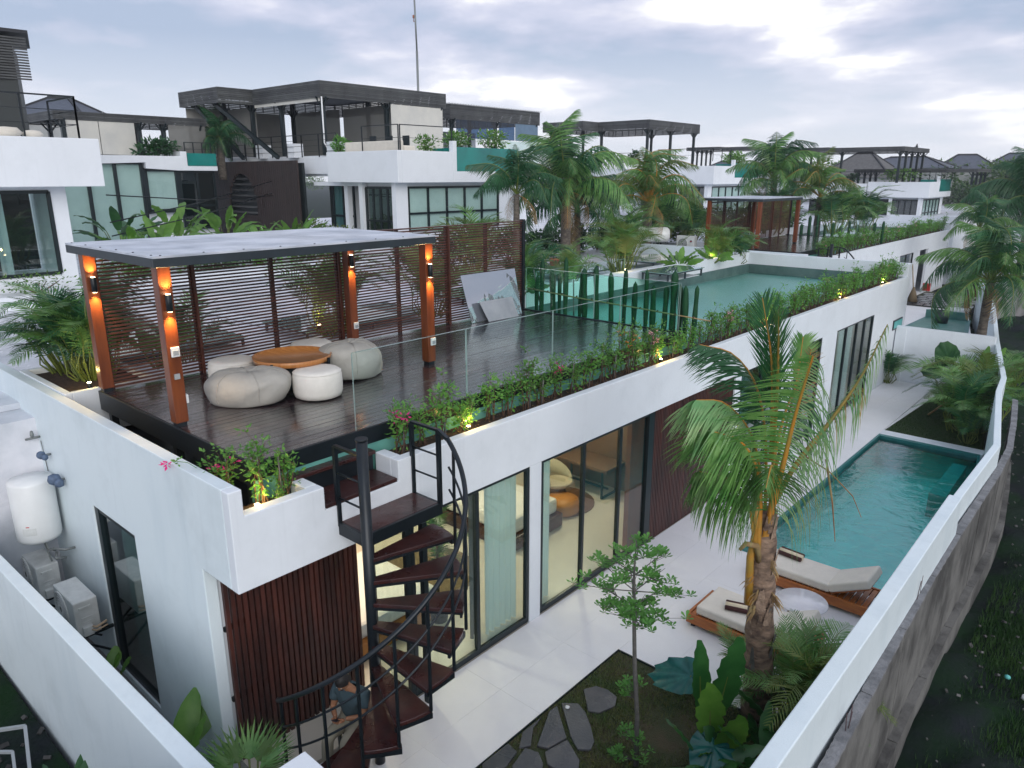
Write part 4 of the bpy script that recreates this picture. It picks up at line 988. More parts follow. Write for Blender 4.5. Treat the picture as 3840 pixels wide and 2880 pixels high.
lawn = MB(); lawn.box(-5.383, -1.9, 2.0, 8.615, -.35, -.02); lawn.build('garden_bed', 'lawn_soil', kind='structure')
mb = MB(); mb.box(-5.40, -5.385, 2.3, 8.63, -.2, .006); mb.box(-5.40, -2.1, 8.615, 8.635, -.2, .006); tag(mb.build('edging_strip', 'frame_dark'), 'thin dark metal edging between the white terrace and the near garden bed', 'edging')
lawn = MB(); lawn.prism([(-5.37, 22.62), (-5.05, 28.75), (-3.7, 28.75), (-2.85, 22.62)], -.35, -.015); lawn.build('lawn', 'lawn_dark', kind='structure')
ter2 = MB(); ter2.prism([(-6.93, 28.76), (-6.93, 22.62), (-5.37, 22.62), (-5.05, 28.75)], -.34, -.028); ter2.build('terrace_base', 'tile_white', kind='structure')
def grass(name, pts, n, poly, h, m='grass_blade'):
    mb = MB()
    x0, x1 = min(p[0] for p in poly), max(p[0] for p in poly); y0, y1 = min(p[1] for p in poly), max(p[1] for p in poly)
    for _ in range(n):
        x, y = rnd.uniform(x0, x1), rnd.uniform(y0, y1)
        ins = False; j = len(poly) - 1
        for i in range(len(poly)):
            if (poly[i][1] > y) != (poly[j][1] > y) and x < (poly[j][0] - poly[i][0]) * (y - poly[i][1]) / (poly[j][1] - poly[i][1]) + poly[i][0]: ins = not ins
            j = i
        if not ins or (pts and math.sin(x * 3.1 + 1) * math.sin(y * 2.3) + rnd.uniform(-.6, .6) < pts): continue
        a = rnd.uniform(0, 6.28); hh = h * rnd.uniform(.4, 1.2); w = .006
        mb.add([(x - w * math.sin(a), y + w * math.cos(a), -.02), (x + w * math.sin(a), y - w * math.cos(a), -.02), (x + hh * .7 * math.cos(a), y + hh * .7 * math.sin(a), hh - .02)], [(0, 1, 2)])
    return mb.build(name, m, kind='stuff')
grass('grass', -.25, 42000, [(-5.37, 5), (-5.37, 8.6), (-2.3, 8.6), (-2.3, 5)], .045)
grass('grass', None, 24000, [(-5.33, 22.65), (-5.03, 28.7), (-3.8, 28.7), (-2.9, 22.65)], .05, 'grass_dark')
# stepping stones, irregular slabs
def T9(x, y):   # crop measurement turned into ground metres once, kept as plain numbers below
    return (x, y)
stones = [
 [(-5.22, 7.49), (-5.13, 7.66), (-4.97, 7.70), (-4.80, 7.66), (-4.72, 7.50), (-4.80, 7.26), (-4.93, 7.19)],
 [(-5.27, 7.03), (-5.10, 7.17), (-4.93, 7.10), (-4.72, 6.93), (-4.55, 6.76), (-4.50, 6.62), (-4.62, 6.52), (-4.80, 6.62)],
 [(-5.31, 6.78), (-5.30, 6.93), (-4.86, 6.56), (-4.92, 6.28), (-5.05, 6.22)],
 [(-4.80, 6.52), (-4.49, 6.35), (-4.40, 6.20), (-4.47, 6.06), (-4.74, 6.05), (-4.88, 6.18)],
 [(-5.33, 6.62), (-5.29, 6.40), (-5.12, 6.15), (-5.20, 6.02), (-5.34, 6.25)],
 [(-5.12, 6.05), (-4.95, 6.10), (-4.80, 6.0), (-4.72, 5.85), (-4.85, 5.68), (-5.05, 5.72)],
 [(-4.66, 5.98), (-4.40, 5.96), (-4.25, 5.80), (-4.33, 5.58), (-4.60, 5.60), (-4.72, 5.78)],
 [(-5.35, 5.95), (-5.18, 5.92), (-5.12, 5.65), (-5.25, 5.40), (-5.36, 5.5)]]
slabs = ['rounded dark slate stepping stone, the farthest along the terrace edge', 'longest dark slate stepping stone with a small white pebble on its corner',
 'triangular dark slate stepping stone next to the terrace edge', 'pointed dark slate stepping stone between the triangular one and the little tree',
 'narrow half-overgrown slate stepping stone against the terrace edge', 'dark slate stepping stone at the bottom of the picture left of centre',
 'pale wet slate stepping stone at the bottom of the picture near the tree trunk', 'slate stepping stone at the bottom edge against the terrace']
for p_, lab in zip(stones, slabs):
    mb = MB(); c = (sum(q[0] for q in p_) / len(p_), sum(q[1] for q in p_) / len(p_))
    p_ = [(c[0] + (q[0] - c[0]) * 1.08, c[1] + (q[1] - c[1]) * 1.08) for q in p_]; mb.prism(p_, -.015, .022); o = mb.build('stepping_stone', 'slate', bevel=.008); tag(o, lab, 'stepping stone', 'stepping stones in the near garden bed')
mb = MB(); mb.lathe((-5.18, 7.02, .022), [(.01, 0), (.035, .005), (.035, .015), (.01, .025)], 10); tag(mb.build('pebble', 'white_metal'), 'small white pebble on the long stepping stone', 'pebble')

# ------------------------------------------------------------------ pool
pool = thing('swimming_pool', 'turquoise tiled swimming pool between the terrace and the boundary wall', 'pool', (-3.8, 17.5, 0))
PP = [(-5.37, 12.95), (-5.37, 22.17), (-2.84, 22.17), (-2.50, 20.0), (-2.12, 17.5), (-2.12, 12.95)]
mb = MB()
n = len(PP)
vs = [(x, y, -.93) for x, y in PP]; mb.add(vs, [tuple(range(n))[::-1]]); mb.build('pool_floor', 'pool_tile', pool)
mb = MB()
for i in range(n):
    a, b = PP[i], PP[(i + 1) % n]; mb.add([(a[0], a[1], -.93), (b[0], b[1], -.93), (b[0], b[1], .0), (a[0], a[1], .0)], [(0, 1, 2, 3)])
mb.build('pool_side', 'pool_tile', pool)
mb = MB()
for i in range(n):
    a, b = Vector((*PP[i], 0)), Vector((*PP[(i + 1) % n], 0)); c = Vector((-3.8, 17.5, 0)); ia, ib = a.lerp(c, .035), b.lerp(c, .035)
    mb.add([(a.x, a.y, .008), (b.x, b.y, .008), (ib.x, ib.y, .008), (ia.x, ia.y, .008), (ib.x, ib.y, -.20), (ia.x, ia.y, -.20)], [(0, 1, 2, 3), (3, 2, 4, 5)])
mb.build('pool_rim', 'pool_tile_dark', pool)
mb = MB(); mb.prism([(-3.38, 19.3), (-3.38, 21.9), (-3.05, 21.9), (-3.0, 19.3)], -.92, -.30); mb.build('bench_step', 'pool_stone', pool)
mb = MB(); vs = [(x, y, -.075) for x, y in PP]; mb.add(vs, [tuple(range(n))[::-1]]); mb.build('water', 'pool_water', pool, kind='structure')
t = thing('pool_light', 'warm underwater light near the far end step of the turquoise pool', 'light', (-3.34, 20.3, -.4))
mb = MB(); mb.lathe((-3.32, 20.3, -.35), [(.05, 0), (.06, .02), (.02, .03)], 12); mb.build('lens', 'lamp_warm', t)

# ------------------------------------------------------------------ boundary walls
def wall_run(name, label, inner, th, z0, z1, m, bevel=.015, cat='wall', kind=None):
    """inner: polyline; thickness to the right (+X side)"""
    P_ = [Vector((x, y, 0)) for x, y in inner]; O = []
    for i, p in enumerate(P_):
        d = (P_[min(i + 1, len(P_) - 1)] - P_[max(i - 1, 0)]).normalized(); O.append(p + Vector((d.y, -d.x, 0)) * th)
    mb = MB(); n_ = len(P_)
    vs = [(p.x, p.y, z0) for p in P_] + [(p.x, p.y, z0) for p in O] + [(p.x, p.y, z1) for p in P_] + [(p.x, p.y, z1) for p in O]
    fs = []
    for i in range(n_ - 1):
        fs += [(2*n_+i, 3*n_+i, 3*n_+i+1, 2*n_+i+1), (i, 2*n_+i, 2*n_+i+1, i+1), (n_+i, n_+i+1, 3*n_+i+1, 3*n_+i), (i, i+1, n_+i+1, n_+i)]
    fs += [(0, n_, 3*n_, 2*n_), (n_-1, 3*n_-1+0, 4*n_-1, 2*n_-1)]
    fs[-1] = (n_-1, 3*n_-1, 4*n_-1, 2*n_-1)
    mb.add(vs, fs); o = mb.build(name, m, bevel=bevel); tag(o, label, cat, kind=kind)
    return o
wall_run('boundary_wall', 'tall white boundary wall nearest the camera beside the palm and loungers', [(-2.03, 2.0), (-2.03, 9.0), (-2.07, 13.55)], .20, -.9, 2.0, 'plaster_stained')
wall_run('boundary_wall', 'lower white boundary wall that bends past the pool and the far garden', [(-2.10, 13.56), (-2.06, 17.6), (-2.77, 22.3), (-2.92, 24.0), (-4.0, 29.7), (-5.26, 36.9), (-6.6, 43.5), (-7.6, 47.5)], .14, -.9, 1.78, 'plaster_stained')
old_pts = [(-1.86, 2.0), (-1.80, 6.9), (-1.88, 9.0), (-1.95, 11.2), (-1.97, 14.0), (-1.95, 17.0), (-2.02, 19.5), (-2.55, 23.6)]
# old rough wall: separate rendered panels with a ragged cap
ow = thing('old_wall', 'old rough grey rendered wall just outside the white boundary wall', 'wall', (-1.8, 12, -1))
op = [Vector((x + .06, y, 0)) for x, y in old_pts]
tot = []; yy = 2.0
def oldx(y):
    for a, b in zip(old_pts[:-1], old_pts[1:]):
        if a[1] <= y <= b[1]: return a[0] + .06 + (b[0] - a[0]) * (y - a[1]) / (b[1] - a[1])
    return old_pts[-1][0] + .06
edges = [2.0, 4.3, 6.6, 8.3, 10.0, 11.8, 13.6, 15.4, 17.2, 19.0, 21.3, 23.6]
for i in range(len(edges) - 1):
    y0, y1 = edges[i] + .012, edges[i + 1] - .012; x0, x1 = oldx(y0), oldx(y1); th = .10
    mb = MB(); k = 10; vs = []; fs = []
    for j in range(k + 1):
        u = j / k; y_ = y0 + (y1 - y0) * u; x_ = x0 + (x1 - x0) * u; zt = 1.27 + rnd.uniform(-.004, .004); bl = rnd.uniform(-.006, .006)
        vs += [(x_, y_, -1.1), (x_ + th + bl, y_, -1.1), (x_ + th + bl, y_, zt), (x_, y_, zt)]
    for j in range(k):
        a = 4 * j
        for q in range(4): fs.append((a + q, a + (q + 1) % 4, a + 4 + (q + 1) % 4, a + 4 + q))
    fs += [(0, 3, 2, 1), (4*k, 4*k+1, 4*k+2, 4*k+3)]
    mb.add(vs, fs); mb.build('wall_panel', 'old_render', ow)
    mb = MB(); vs = []; fs = []; k = 26
    for j in range(k + 1):
        u = j / k; y_ = y0 + (y1 - y0) * u; x_ = x0 + (x1 - x0) * u; e = rnd.uniform(-.006, .006); e2 = rnd.uniform(-.005, .005)
        vs += [(x_ - .02 + e, y_, 1.275), (x_ + th + .012 + e2, y_, 1.275), (x_ + th + .008 + e2, y_, 1.31 + rnd.uniform(-.005, .006)), (x_ - .02 + e, y_, 1.312 + rnd.uniform(-.005, .006))]
    for j in range(k):
        a = 4 * j
        for q in range(4): fs.append((a + q, a + (q + 1) % 4, a + 4 + (q + 1) % 4, a + 4 + q))
    fs += [(0, 3, 2, 1), (4*k, 4*k+1, 4*k+2, 4*k+3)]
    mb.add(vs, fs); mb.build('mortar_cap', 'old_cap', ow)
    mb = MB(); mb.bar((x0 + .165, y0, -.72), (x1 + .165, y1, -.72), .13, .5); mb.build('footing', 'old_render', ow)
for y0, k in ((7.5, 0), (7.62, 1), (10.9, 2), (11.0, 3), (11.12, 4), (7.56, 5)):
    mb = MB(); x = oldx(y0) + .04; mb.tube([(x, y0, 1.2), (x + .02 * (k % 3 - 1), y0 + .02, 1.2 + .33 + .04 * k % .1)], .006, 5); mb.build('rebar', 'rust_rebar', ow)
wall_run('concrete_wall', 'long grey concrete retaining wall at the far right beyond the dark ground', [(-7.4, 50.0), (-6.0, 55.0), (9, 92)], .3, -1.0, 1.1, 'concrete_wall')
# dividing wall at the far end of the plot
dv = thing('divider_wall', 'low white dividing wall at the end of the far lawn', 'wall', (-5.5, 28.8, 0))
mb = MB(); mb.box(-6.92, -3.83, 28.78, 28.90, -.3, 2.0); mb.build('wall', 'plaster', dv, bevel=.01)
mb = MB(); mb.box(-6.90, -6.55, 28.70, 28.779, -.3, 1.99); mb.build('pier', 'plaster', dv, bevel=.01)
mb = MB(); mb.box(-6.92, -3.83, 28.79, 28.89, 2.002, 2.02); mb.build('cap', 'plaster', dv)

# low wall bottom left and its corner pieces
mb = MB(); mb.prism([(-17.5, 2.03), (-12.0, 2.07), (-5.3, 2.14), (-5.3, 2.33), (-12.0, 2.22), (-17.5, 2.18)], -1.0, 2.0); o = mb.build('side_wall', 'plaster_stained', bevel=.012)
tag(o, 'white garden wall crossing the bottom left corner in front of the air conditioners', 'wall')
mb = MB(); mb.box(-5.36, -5.22, -2.0, 2.10, -1, 2.35); tag(mb.build('gate_wall', 'plaster', bevel=.01), 'higher white wall end at the bottom edge where the left garden wall stops', 'wall')
mb = MB(); mb.box(-5.45, -4.3, 1.4, 3.1, -1, 1.8); tag(mb.build('gate_pillar', 'plaster', bevel=.01), 'white square pillar top at the bottom edge below the spiral stair', 'pillar')
mb = MB(); mb.box(-17.2, -5.45, 2.33, 3.33, -1.0, -.3); mb.build('side_passage', 'concrete_wall', kind='structure')

# ------------------------------------------------------------------ side passage equipment
def ac_unit(x, y, z, label, group=None, badge=False, facing='-y', w=.84, d=.33, h=.62, parts=True):
    """outdoor unit: length along X, fan side towards -Y"""
    t = thing('air_conditioner', label, 'air conditioner', (x, y, z), group)
    mb = MB(); mb.box(x - w/2, x + w/2, y - d/2, y + d/2, z + .04, z + h); mb.build('casing', 'ac_white', t, bevel=.018)
    fy = y - d/2; cx_ = x - .13; cz = z + h * .52
    mb = MB(); mb.smooth = False
    for r in (.245, .20, .155, .11, .065):
        pts = [(cx_ + r * math.cos(k * math.pi / 12), fy - .018, cz + r * math.sin(k * math.pi / 12)) for k in range(25)]; mb.tube(pts, .004, 4, cap=False)
    for k in range(20): a = k * math.pi / 10; mb.bar((cx_ + .05 * math.cos(a), fy - .02, cz + .05 * math.sin(a)), (cx_ + .25 * math.cos(a), fy - .012, cz + .25 * math.sin(a)), .004)
    mb.build('fan_grille', 'white_metal', t)
    mb = MB(); pts = [(cx_ + .27 * math.cos(k * math.pi / 12), fy - .008, cz + .27 * math.sin(k * math.pi / 12)) for k in range(25)]; mb.tube(pts, .012, 6, cap=False); mb.build('fan_ring', 'ac_white', t)
    mb = MB(); vs = [(cx_ + .25 * math.cos(k * math.pi / 12), fy - .003, cz + .25 * math.sin(k * math.pi / 12)) for k in range(24)]; mb.add(vs, [tuple(range(24))[::-1]]); mb.build('fan_opening', 'grille', t)
    mb = MB(); mb.box(x + w/2, x + w/2 + .02, y - .10, y + .06, z + h - .13, z + h - .09); mb.box(x + w/2, x + w/2 + .012, y - .09, y + .07, z + .34, z + .35); mb.box(x + w/2, x + w/2 + .012, y - .09, y + .07, z + .27, z + .28); mb.build('side_handle', 'ac_white', t, bevel=.004)
    mb = MB(); mb.box(x + w/2, x + w/2 + .075, y - .10, y + .04, z + .07, z + .22); mb.build('valve_cover', 'ac_white', t, bevel=.01)
    mb = MB(); mb.tube([(x + w/2 + .04, y + .02, z + .2), (x + w/2 + .13, y + .06, z + .20), (x + w/2 + .16, y + .2, z + .26)], .018, 7); mb.tube([(x + w/2 + .04, y + .0, z + .15), (x + w/2 + .14, y + .05, z + .15), (x + w/2 + .18, y + .2, z + .2)], .013, 7); mb.build('pipe', 'pipe_tan', t)
    for sx in (-1, 1):
        mb = MB(); mb.box(x + sx * .28 - .02, x + sx * .28 + .02, y - d/2, y + d/2 + .12, z, z + .04); mb.build('foot', 'frame_dark', t)
    return t
ac_unit(-11.45, 2.97, .58, 'white outdoor air conditioner nearest the tall side window')
ac_unit(-13.0, 2.95, .58, 'white outdoor air conditioner below the water heater')
for x in (-11.75, -11.15, -13.3, -12.7):
    mb = MB(); mb.box(x - .02, x + .02, 2.75, 3.33, .53, .575); mb.bar((x, 2.8, .54), (x, 3.32, .1), .03); tag(mb.build('wall_bracket', 'frame_dark'), 'dark steel bracket under an outdoor air conditioner on the side wall', 'bracket', 'brackets under the air conditioners')
t = thing('water_heater', 'white cylindrical water heater hanging on the left side wall', 'water heater', (-12.75, 2.96, 1.6))
mb = MB(); mb.lathe((-12.75, 2.98, 1.62), [(.02, -.03), (.22, -.02), (.30, .03), (.315, .08), (.315, .98), (.30, 1.02), (.02, 1.045)], 36); mb.build('tank', 'tank_white', t)
mb = MB()
vs = []; fs = []
for k in range(7): a = R(-62 - 28 + k * 6); vs += [(-12.75 + .3175 * math.cos(a + .6), 2.98 + .3175 * math.sin(a + .6), 1.80), (-12.75 + .3175 * math.cos(a + .6), 2.98 + .3175 * math.sin(a + .6), 1.92)]
for k in range(6): fs.append((2*k, 2*k+2, 2*k+3, 2*k+1))
mb.add(vs, fs); mb.build('label_sticker', 'ac_white', t)
mb = MB(); a = R(-40); mb.obox((-12.75 + .318 * math.cos(a), 2.98 + .318 * math.sin(a), 1.95), (.004, .05, .012), (0, 0, a)); mb.build('red_mark', 'red_plastic', t)
mb = MB()
mb.tube([(-12.62, 3.0, 1.62), (-12.62, 3.02, 1.45), (-12.55, 3.1, 1.42), (-12.45, 3.05, 1.50), (-12.38, 3.2, 1.45), (-12.35, 3.33, 1.45)], .02, 7); mb.tube([(-12.7, 3.0, 1.6), (-12.66, 3.05, 1.2), (-12.66, 3.1, .9)], .014, 6)
mb.tube([(-12.5, 3.1, 1.40), (-12.42, 3.05, 1.34), (-12.40, 3.2, 1.30)], .022, 6); mb.build('pipe', 'grille', t)
for i, (x, z, s_, lab) in enumerate([(-12.28, 2.66, 1.3, 'larger rounded blue-grey wall fitting at the top right of the water heater'), (-12.75, 2.95, .9, 'small rounded blue-grey wall fitting above the water heater')]):
    t = thing('wall_fitting', lab, 'wall fitting', (x, 3.33, z))
    mb = MB(); mb.lathe((x - .03 * s_, 3.20, z - .06 * s_), [(.02, 0), (.06 * s_, .03 * s_), (.075 * s_, .07 * s_), (.06 * s_, .12 * s_), (.02, .14 * s_)], 12); mb.lathe((x + .05 * s_, 3.23, z - .07 * s_), [(.02, 0), (.05 * s_, .02), (.05 * s_, .08 * s_), (.01, .11 * s_)], 10); mb.build('hood', 'pigeon_grey', t)
    mb = MB(); mb.tube([(x, 3.22, z), (x, 3.33, z)], .02, 7); mb.build('arm', 'grille', t)
t = thing('wall_tap', 'small grey tap and thin pipe on the wall above the water heater', 'tap', (-13.1, 3.33, 3.0))
mb = MB(); mb.tube([(-13.15, 3.33, 3.15), (-13.15, 3.22, 3.15), (-13.25, 3.15, 3.12)], .02, 6); mb.lathe((-13.15, 3.22, 3.15), [(.015, 0), (.03, .05), (.02, .12)], 8); mb.build('spout', 'grille', t)
mb = MB(); mb.tube([(-13.08, 3.31, 3.1), (-12.98, 3.31, 2.6)], .008, 5); mb.build('pipe', 'grille', t)
mb = MB(); mb.tube([(-16.6, 3.23, 3.9), (-16.2, 3.2, 3.55), (-13.77, 2.58, 2.64), (-12.1, 2.03, 2.12), (-10.5, 1.58, 1.73), (-9.4, 1.25, 1.60), (-9.2, 1.2, -.04)], .009, 5); tag(mb.build('hanging_cable', 'cable'), 'thin dark blue cable hanging down the far left of the picture', 'cable')
mb = MB(); mb.tube([(-16.0, 3.2, 3.3), (-14.6, 3.2, 3.38), (-14.3, 3.24, 3.42)], .012, 5); tag(mb.build('cable', 'frame_dark'), 'short dark cable at the left edge on the side wall', 'cable')
mb = MB(); mb.box(-24, -5.37, -8, 2.02, -1.05, -.05); mb.build('side_yard', 'dark_ground', kind='structure')
# junk in the bottom left corner
t = thing('metal_frame', 'bare white metal frame lying on the dark ground in the bottom left corner', 'frame', (-10.2, 1.5, 0))
mb = MB(); mb.bar((-10.5, 1.35, .22), (-10.15, 1.80, .24), .04); mb.bar((-10.15, 1.80, .24), (-9.45, 1.62, -.02), .04); mb.bar((-10.3, 1.3, .08), (-9.95, 1.58, .1), .035); mb.bar((-9.95, 1.58, .1), (-9.6, 1.5, -.02), .035); mb.build('bar', 'socket_grey', t)
mb = MB()
for _ in range(50): mb.obox((rnd.uniform(-12.5, -8), rnd.uniform(.9, 1.98), -.04 + rnd.uniform(0, .03)), (rnd.uniform(.03, .12), rnd.uniform(.03, .1), .05), (rnd.random(), rnd.random(), 3 * rnd.random()))
mb.build('rubble', 'rubble', kind='stuff')
banana_clump(-8.7, 1.75, -.05, 'dark weedy plant against the foot of the bottom left wall', n=8, L=.5, W=.12, m='dark_leaf', h=.2, lean=1.1, name='weed_plant')
banana_clump(-7.95, 2.75, -.3, 'dark green leafy plant in the side passage near the corner of the villa', n=7, L=.8, W=.35, m='banana_leaf', h=.7, lean=.6, name='leafy_plant')
banana_clump(-10.2, 2.85, -.3, 'small leafy plant in front of the tall side window', n=6, L=.3, W=.2, m='banana_leaf', h=.9, lean=.25, name='leafy_plant')
t = thing('fan_palm', 'young fan palm with pointed leaves at the foot of the slatted screen', 'palm', (-6.55, 3.0, -.3))
fm = MB()
for k in range(9):
    a = k * .7 + .3; c = Vector((-6.55, 3.0, .95)) + Vector((math.cos(a), math.sin(a), 0)) * .16; m1 = MB()
    for j in range(13):
        b = R(-75 + 150 * j / 12); d = Vector((math.cos(a + b), math.sin(a + b), .75 - .3 * abs(b))); leaflet(m1, c, d, .46, .045, .06)
    m1.build('frond', 'palm_leaf' if k % 2 else 'green_leaf', t); fm.tube([(-6.55, 3.0, -.3), c], .012, 5)
fm.build('stem', 'rachis_green', t)

# ------------------------------------------------------------------ loungers, table, towels
def towel(x, y, z, rz, lab):
    t = thing('rolled_towel', lab, 'towel', (x, y, z)); dx, dy = math.cos(rz), math.sin(rz)
    for k, (m_, r, off, zz) in enumerate((('towel_cream', .052, 0, .055), ('towel_brown', .038, -.062, .042), ('towel_brown', .036, .055, .075))):
        mb = MB(); cx_, cy_ = x - dy * off, y + dx * off
        mb.tube([(cx_ - dx * .22, cy_ - dy * .22, z + zz), (cx_ - dx * .215, cy_ - dy * .215, z + zz), (cx_ + dx * .215, cy_ + dy * .215, z + zz), (cx_ + dx * .22, cy_ + dy * .22, z + zz)], [r * .8, r, r, r * .8], 12)
        mb.build('stripe', m_, t)
def lounger(x0, y0, L, W, label, hx, raise_=True):
    """flat sunbed with its length along +X starting at x0"""
    t = thing('sun_lounger', label, 'sun lounger', (x0 + L / 2, y0 + W / 2, 0))
    for yy in (y0, y0 + W - .05):
        mb = MB(); mb.box(x0, x0 + L, yy, yy + .05, .07, .24); mb.build('side_rail', 'teak', t, bevel=.008)
    mb = MB(); mb.box(x0, x0 + .05, y0 + .052, y0 + W - .052, .07, .24); mb.build('end_rail', 'teak', t, bevel=.008)
    mb = MB(); mb.box(x0 + L - .05, x0 + L, y0 + .052, y0 + W - .052, .07, .24); mb.build('end_rail', 'teak', t, bevel=.008)
    me = meshof(MB().box(-.04, .04, y0 + .052, y0 + W - .052, .20, .222), 'slat', 'teak')
    for i in range(int(L / .1) - 1): piece('slat', me, t, (x0 + .1 + .1 * i, 0, 0))
    for a in (x0 + .1, x0 + L - .1):
        for b in (y0 + .08, y0 + W - .08): mb = MB(); mb.box(a - .03, a + .03, b - .03, b + .03, 0, .07); mb.build('foot', 'black_metal', t)
    mb = MB(); mb.box(x0 + .14, x0 + hx, y0 + .05, y0 + W - .05, .245, .40); mb.build('mattress', 'cushion', t, bevel=.035, seg=3)
    mb = MB(); mb.tube([(x0 + .15, y0 + .06, .32), (x0 + hx - .02, y0 + .06, .32)], .007, 5); mb.build('piping', 'cushion', t)
    a = R(27 if raise_ else 0); l = L - hx - .0; m_ = Matrix.Translation((x0 + hx, y0 + W / 2, .25)) @ Matrix.Rotation(-a, 4, 'Y')
    mb = MB(); mb.box(0.01, l, -W / 2 + .05, W / 2 - .05, 0, .155); mb.v = [tuple(m_ @ Vector(v)) for v in mb.v]; mb.build('head_cushion', 'cushion', t, bevel=.035, seg=3)
    mb = MB(); mb.box(0, l - .05, -W / 2 + .09, W / 2 - .09, -.03, -.004); mb.v = [tuple(m_ @ Vector(v)) for v in mb.v]; mb.build('backrest', 'teak', t)
    return t
lounger(-4.93, 9.93, 1.95, .92, 'teak sun lounger with cream mattress nearest the garden bed, half hidden by the palm', 1.35)
lounger(-4.78, 12.02, 2.15, .80, 'teak sun lounger with raised cream headrest at the edge of the pool', 1.42)
towel(-4.20, 10.32, .40, R(18), 'striped brown and cream rolled towel on the lounger nearest the garden bed')
towel(-4.25, 12.62, .40, R(-5), 'striped brown and cream rolled towel on the lounger beside the pool')
t = thing('side_table', 'round white marble side table between the two sun loungers', 'table', (-3.52, 11.22, 0))
mb = MB(); mb.lathe((-3.52, 11.22, .40), [(.36, 0), (.40, .008), (.41, .02), (.405, .034), (.02, .036)], 48); mb.build('tabletop', 'marble', t)
mb = MB(); mb.lathe((-3.52, 11.22, 0), [(.26, 0), (.27, .02), (.20, .2), (.24, .398)], 24); mb.build('base', 'int_brown', t)

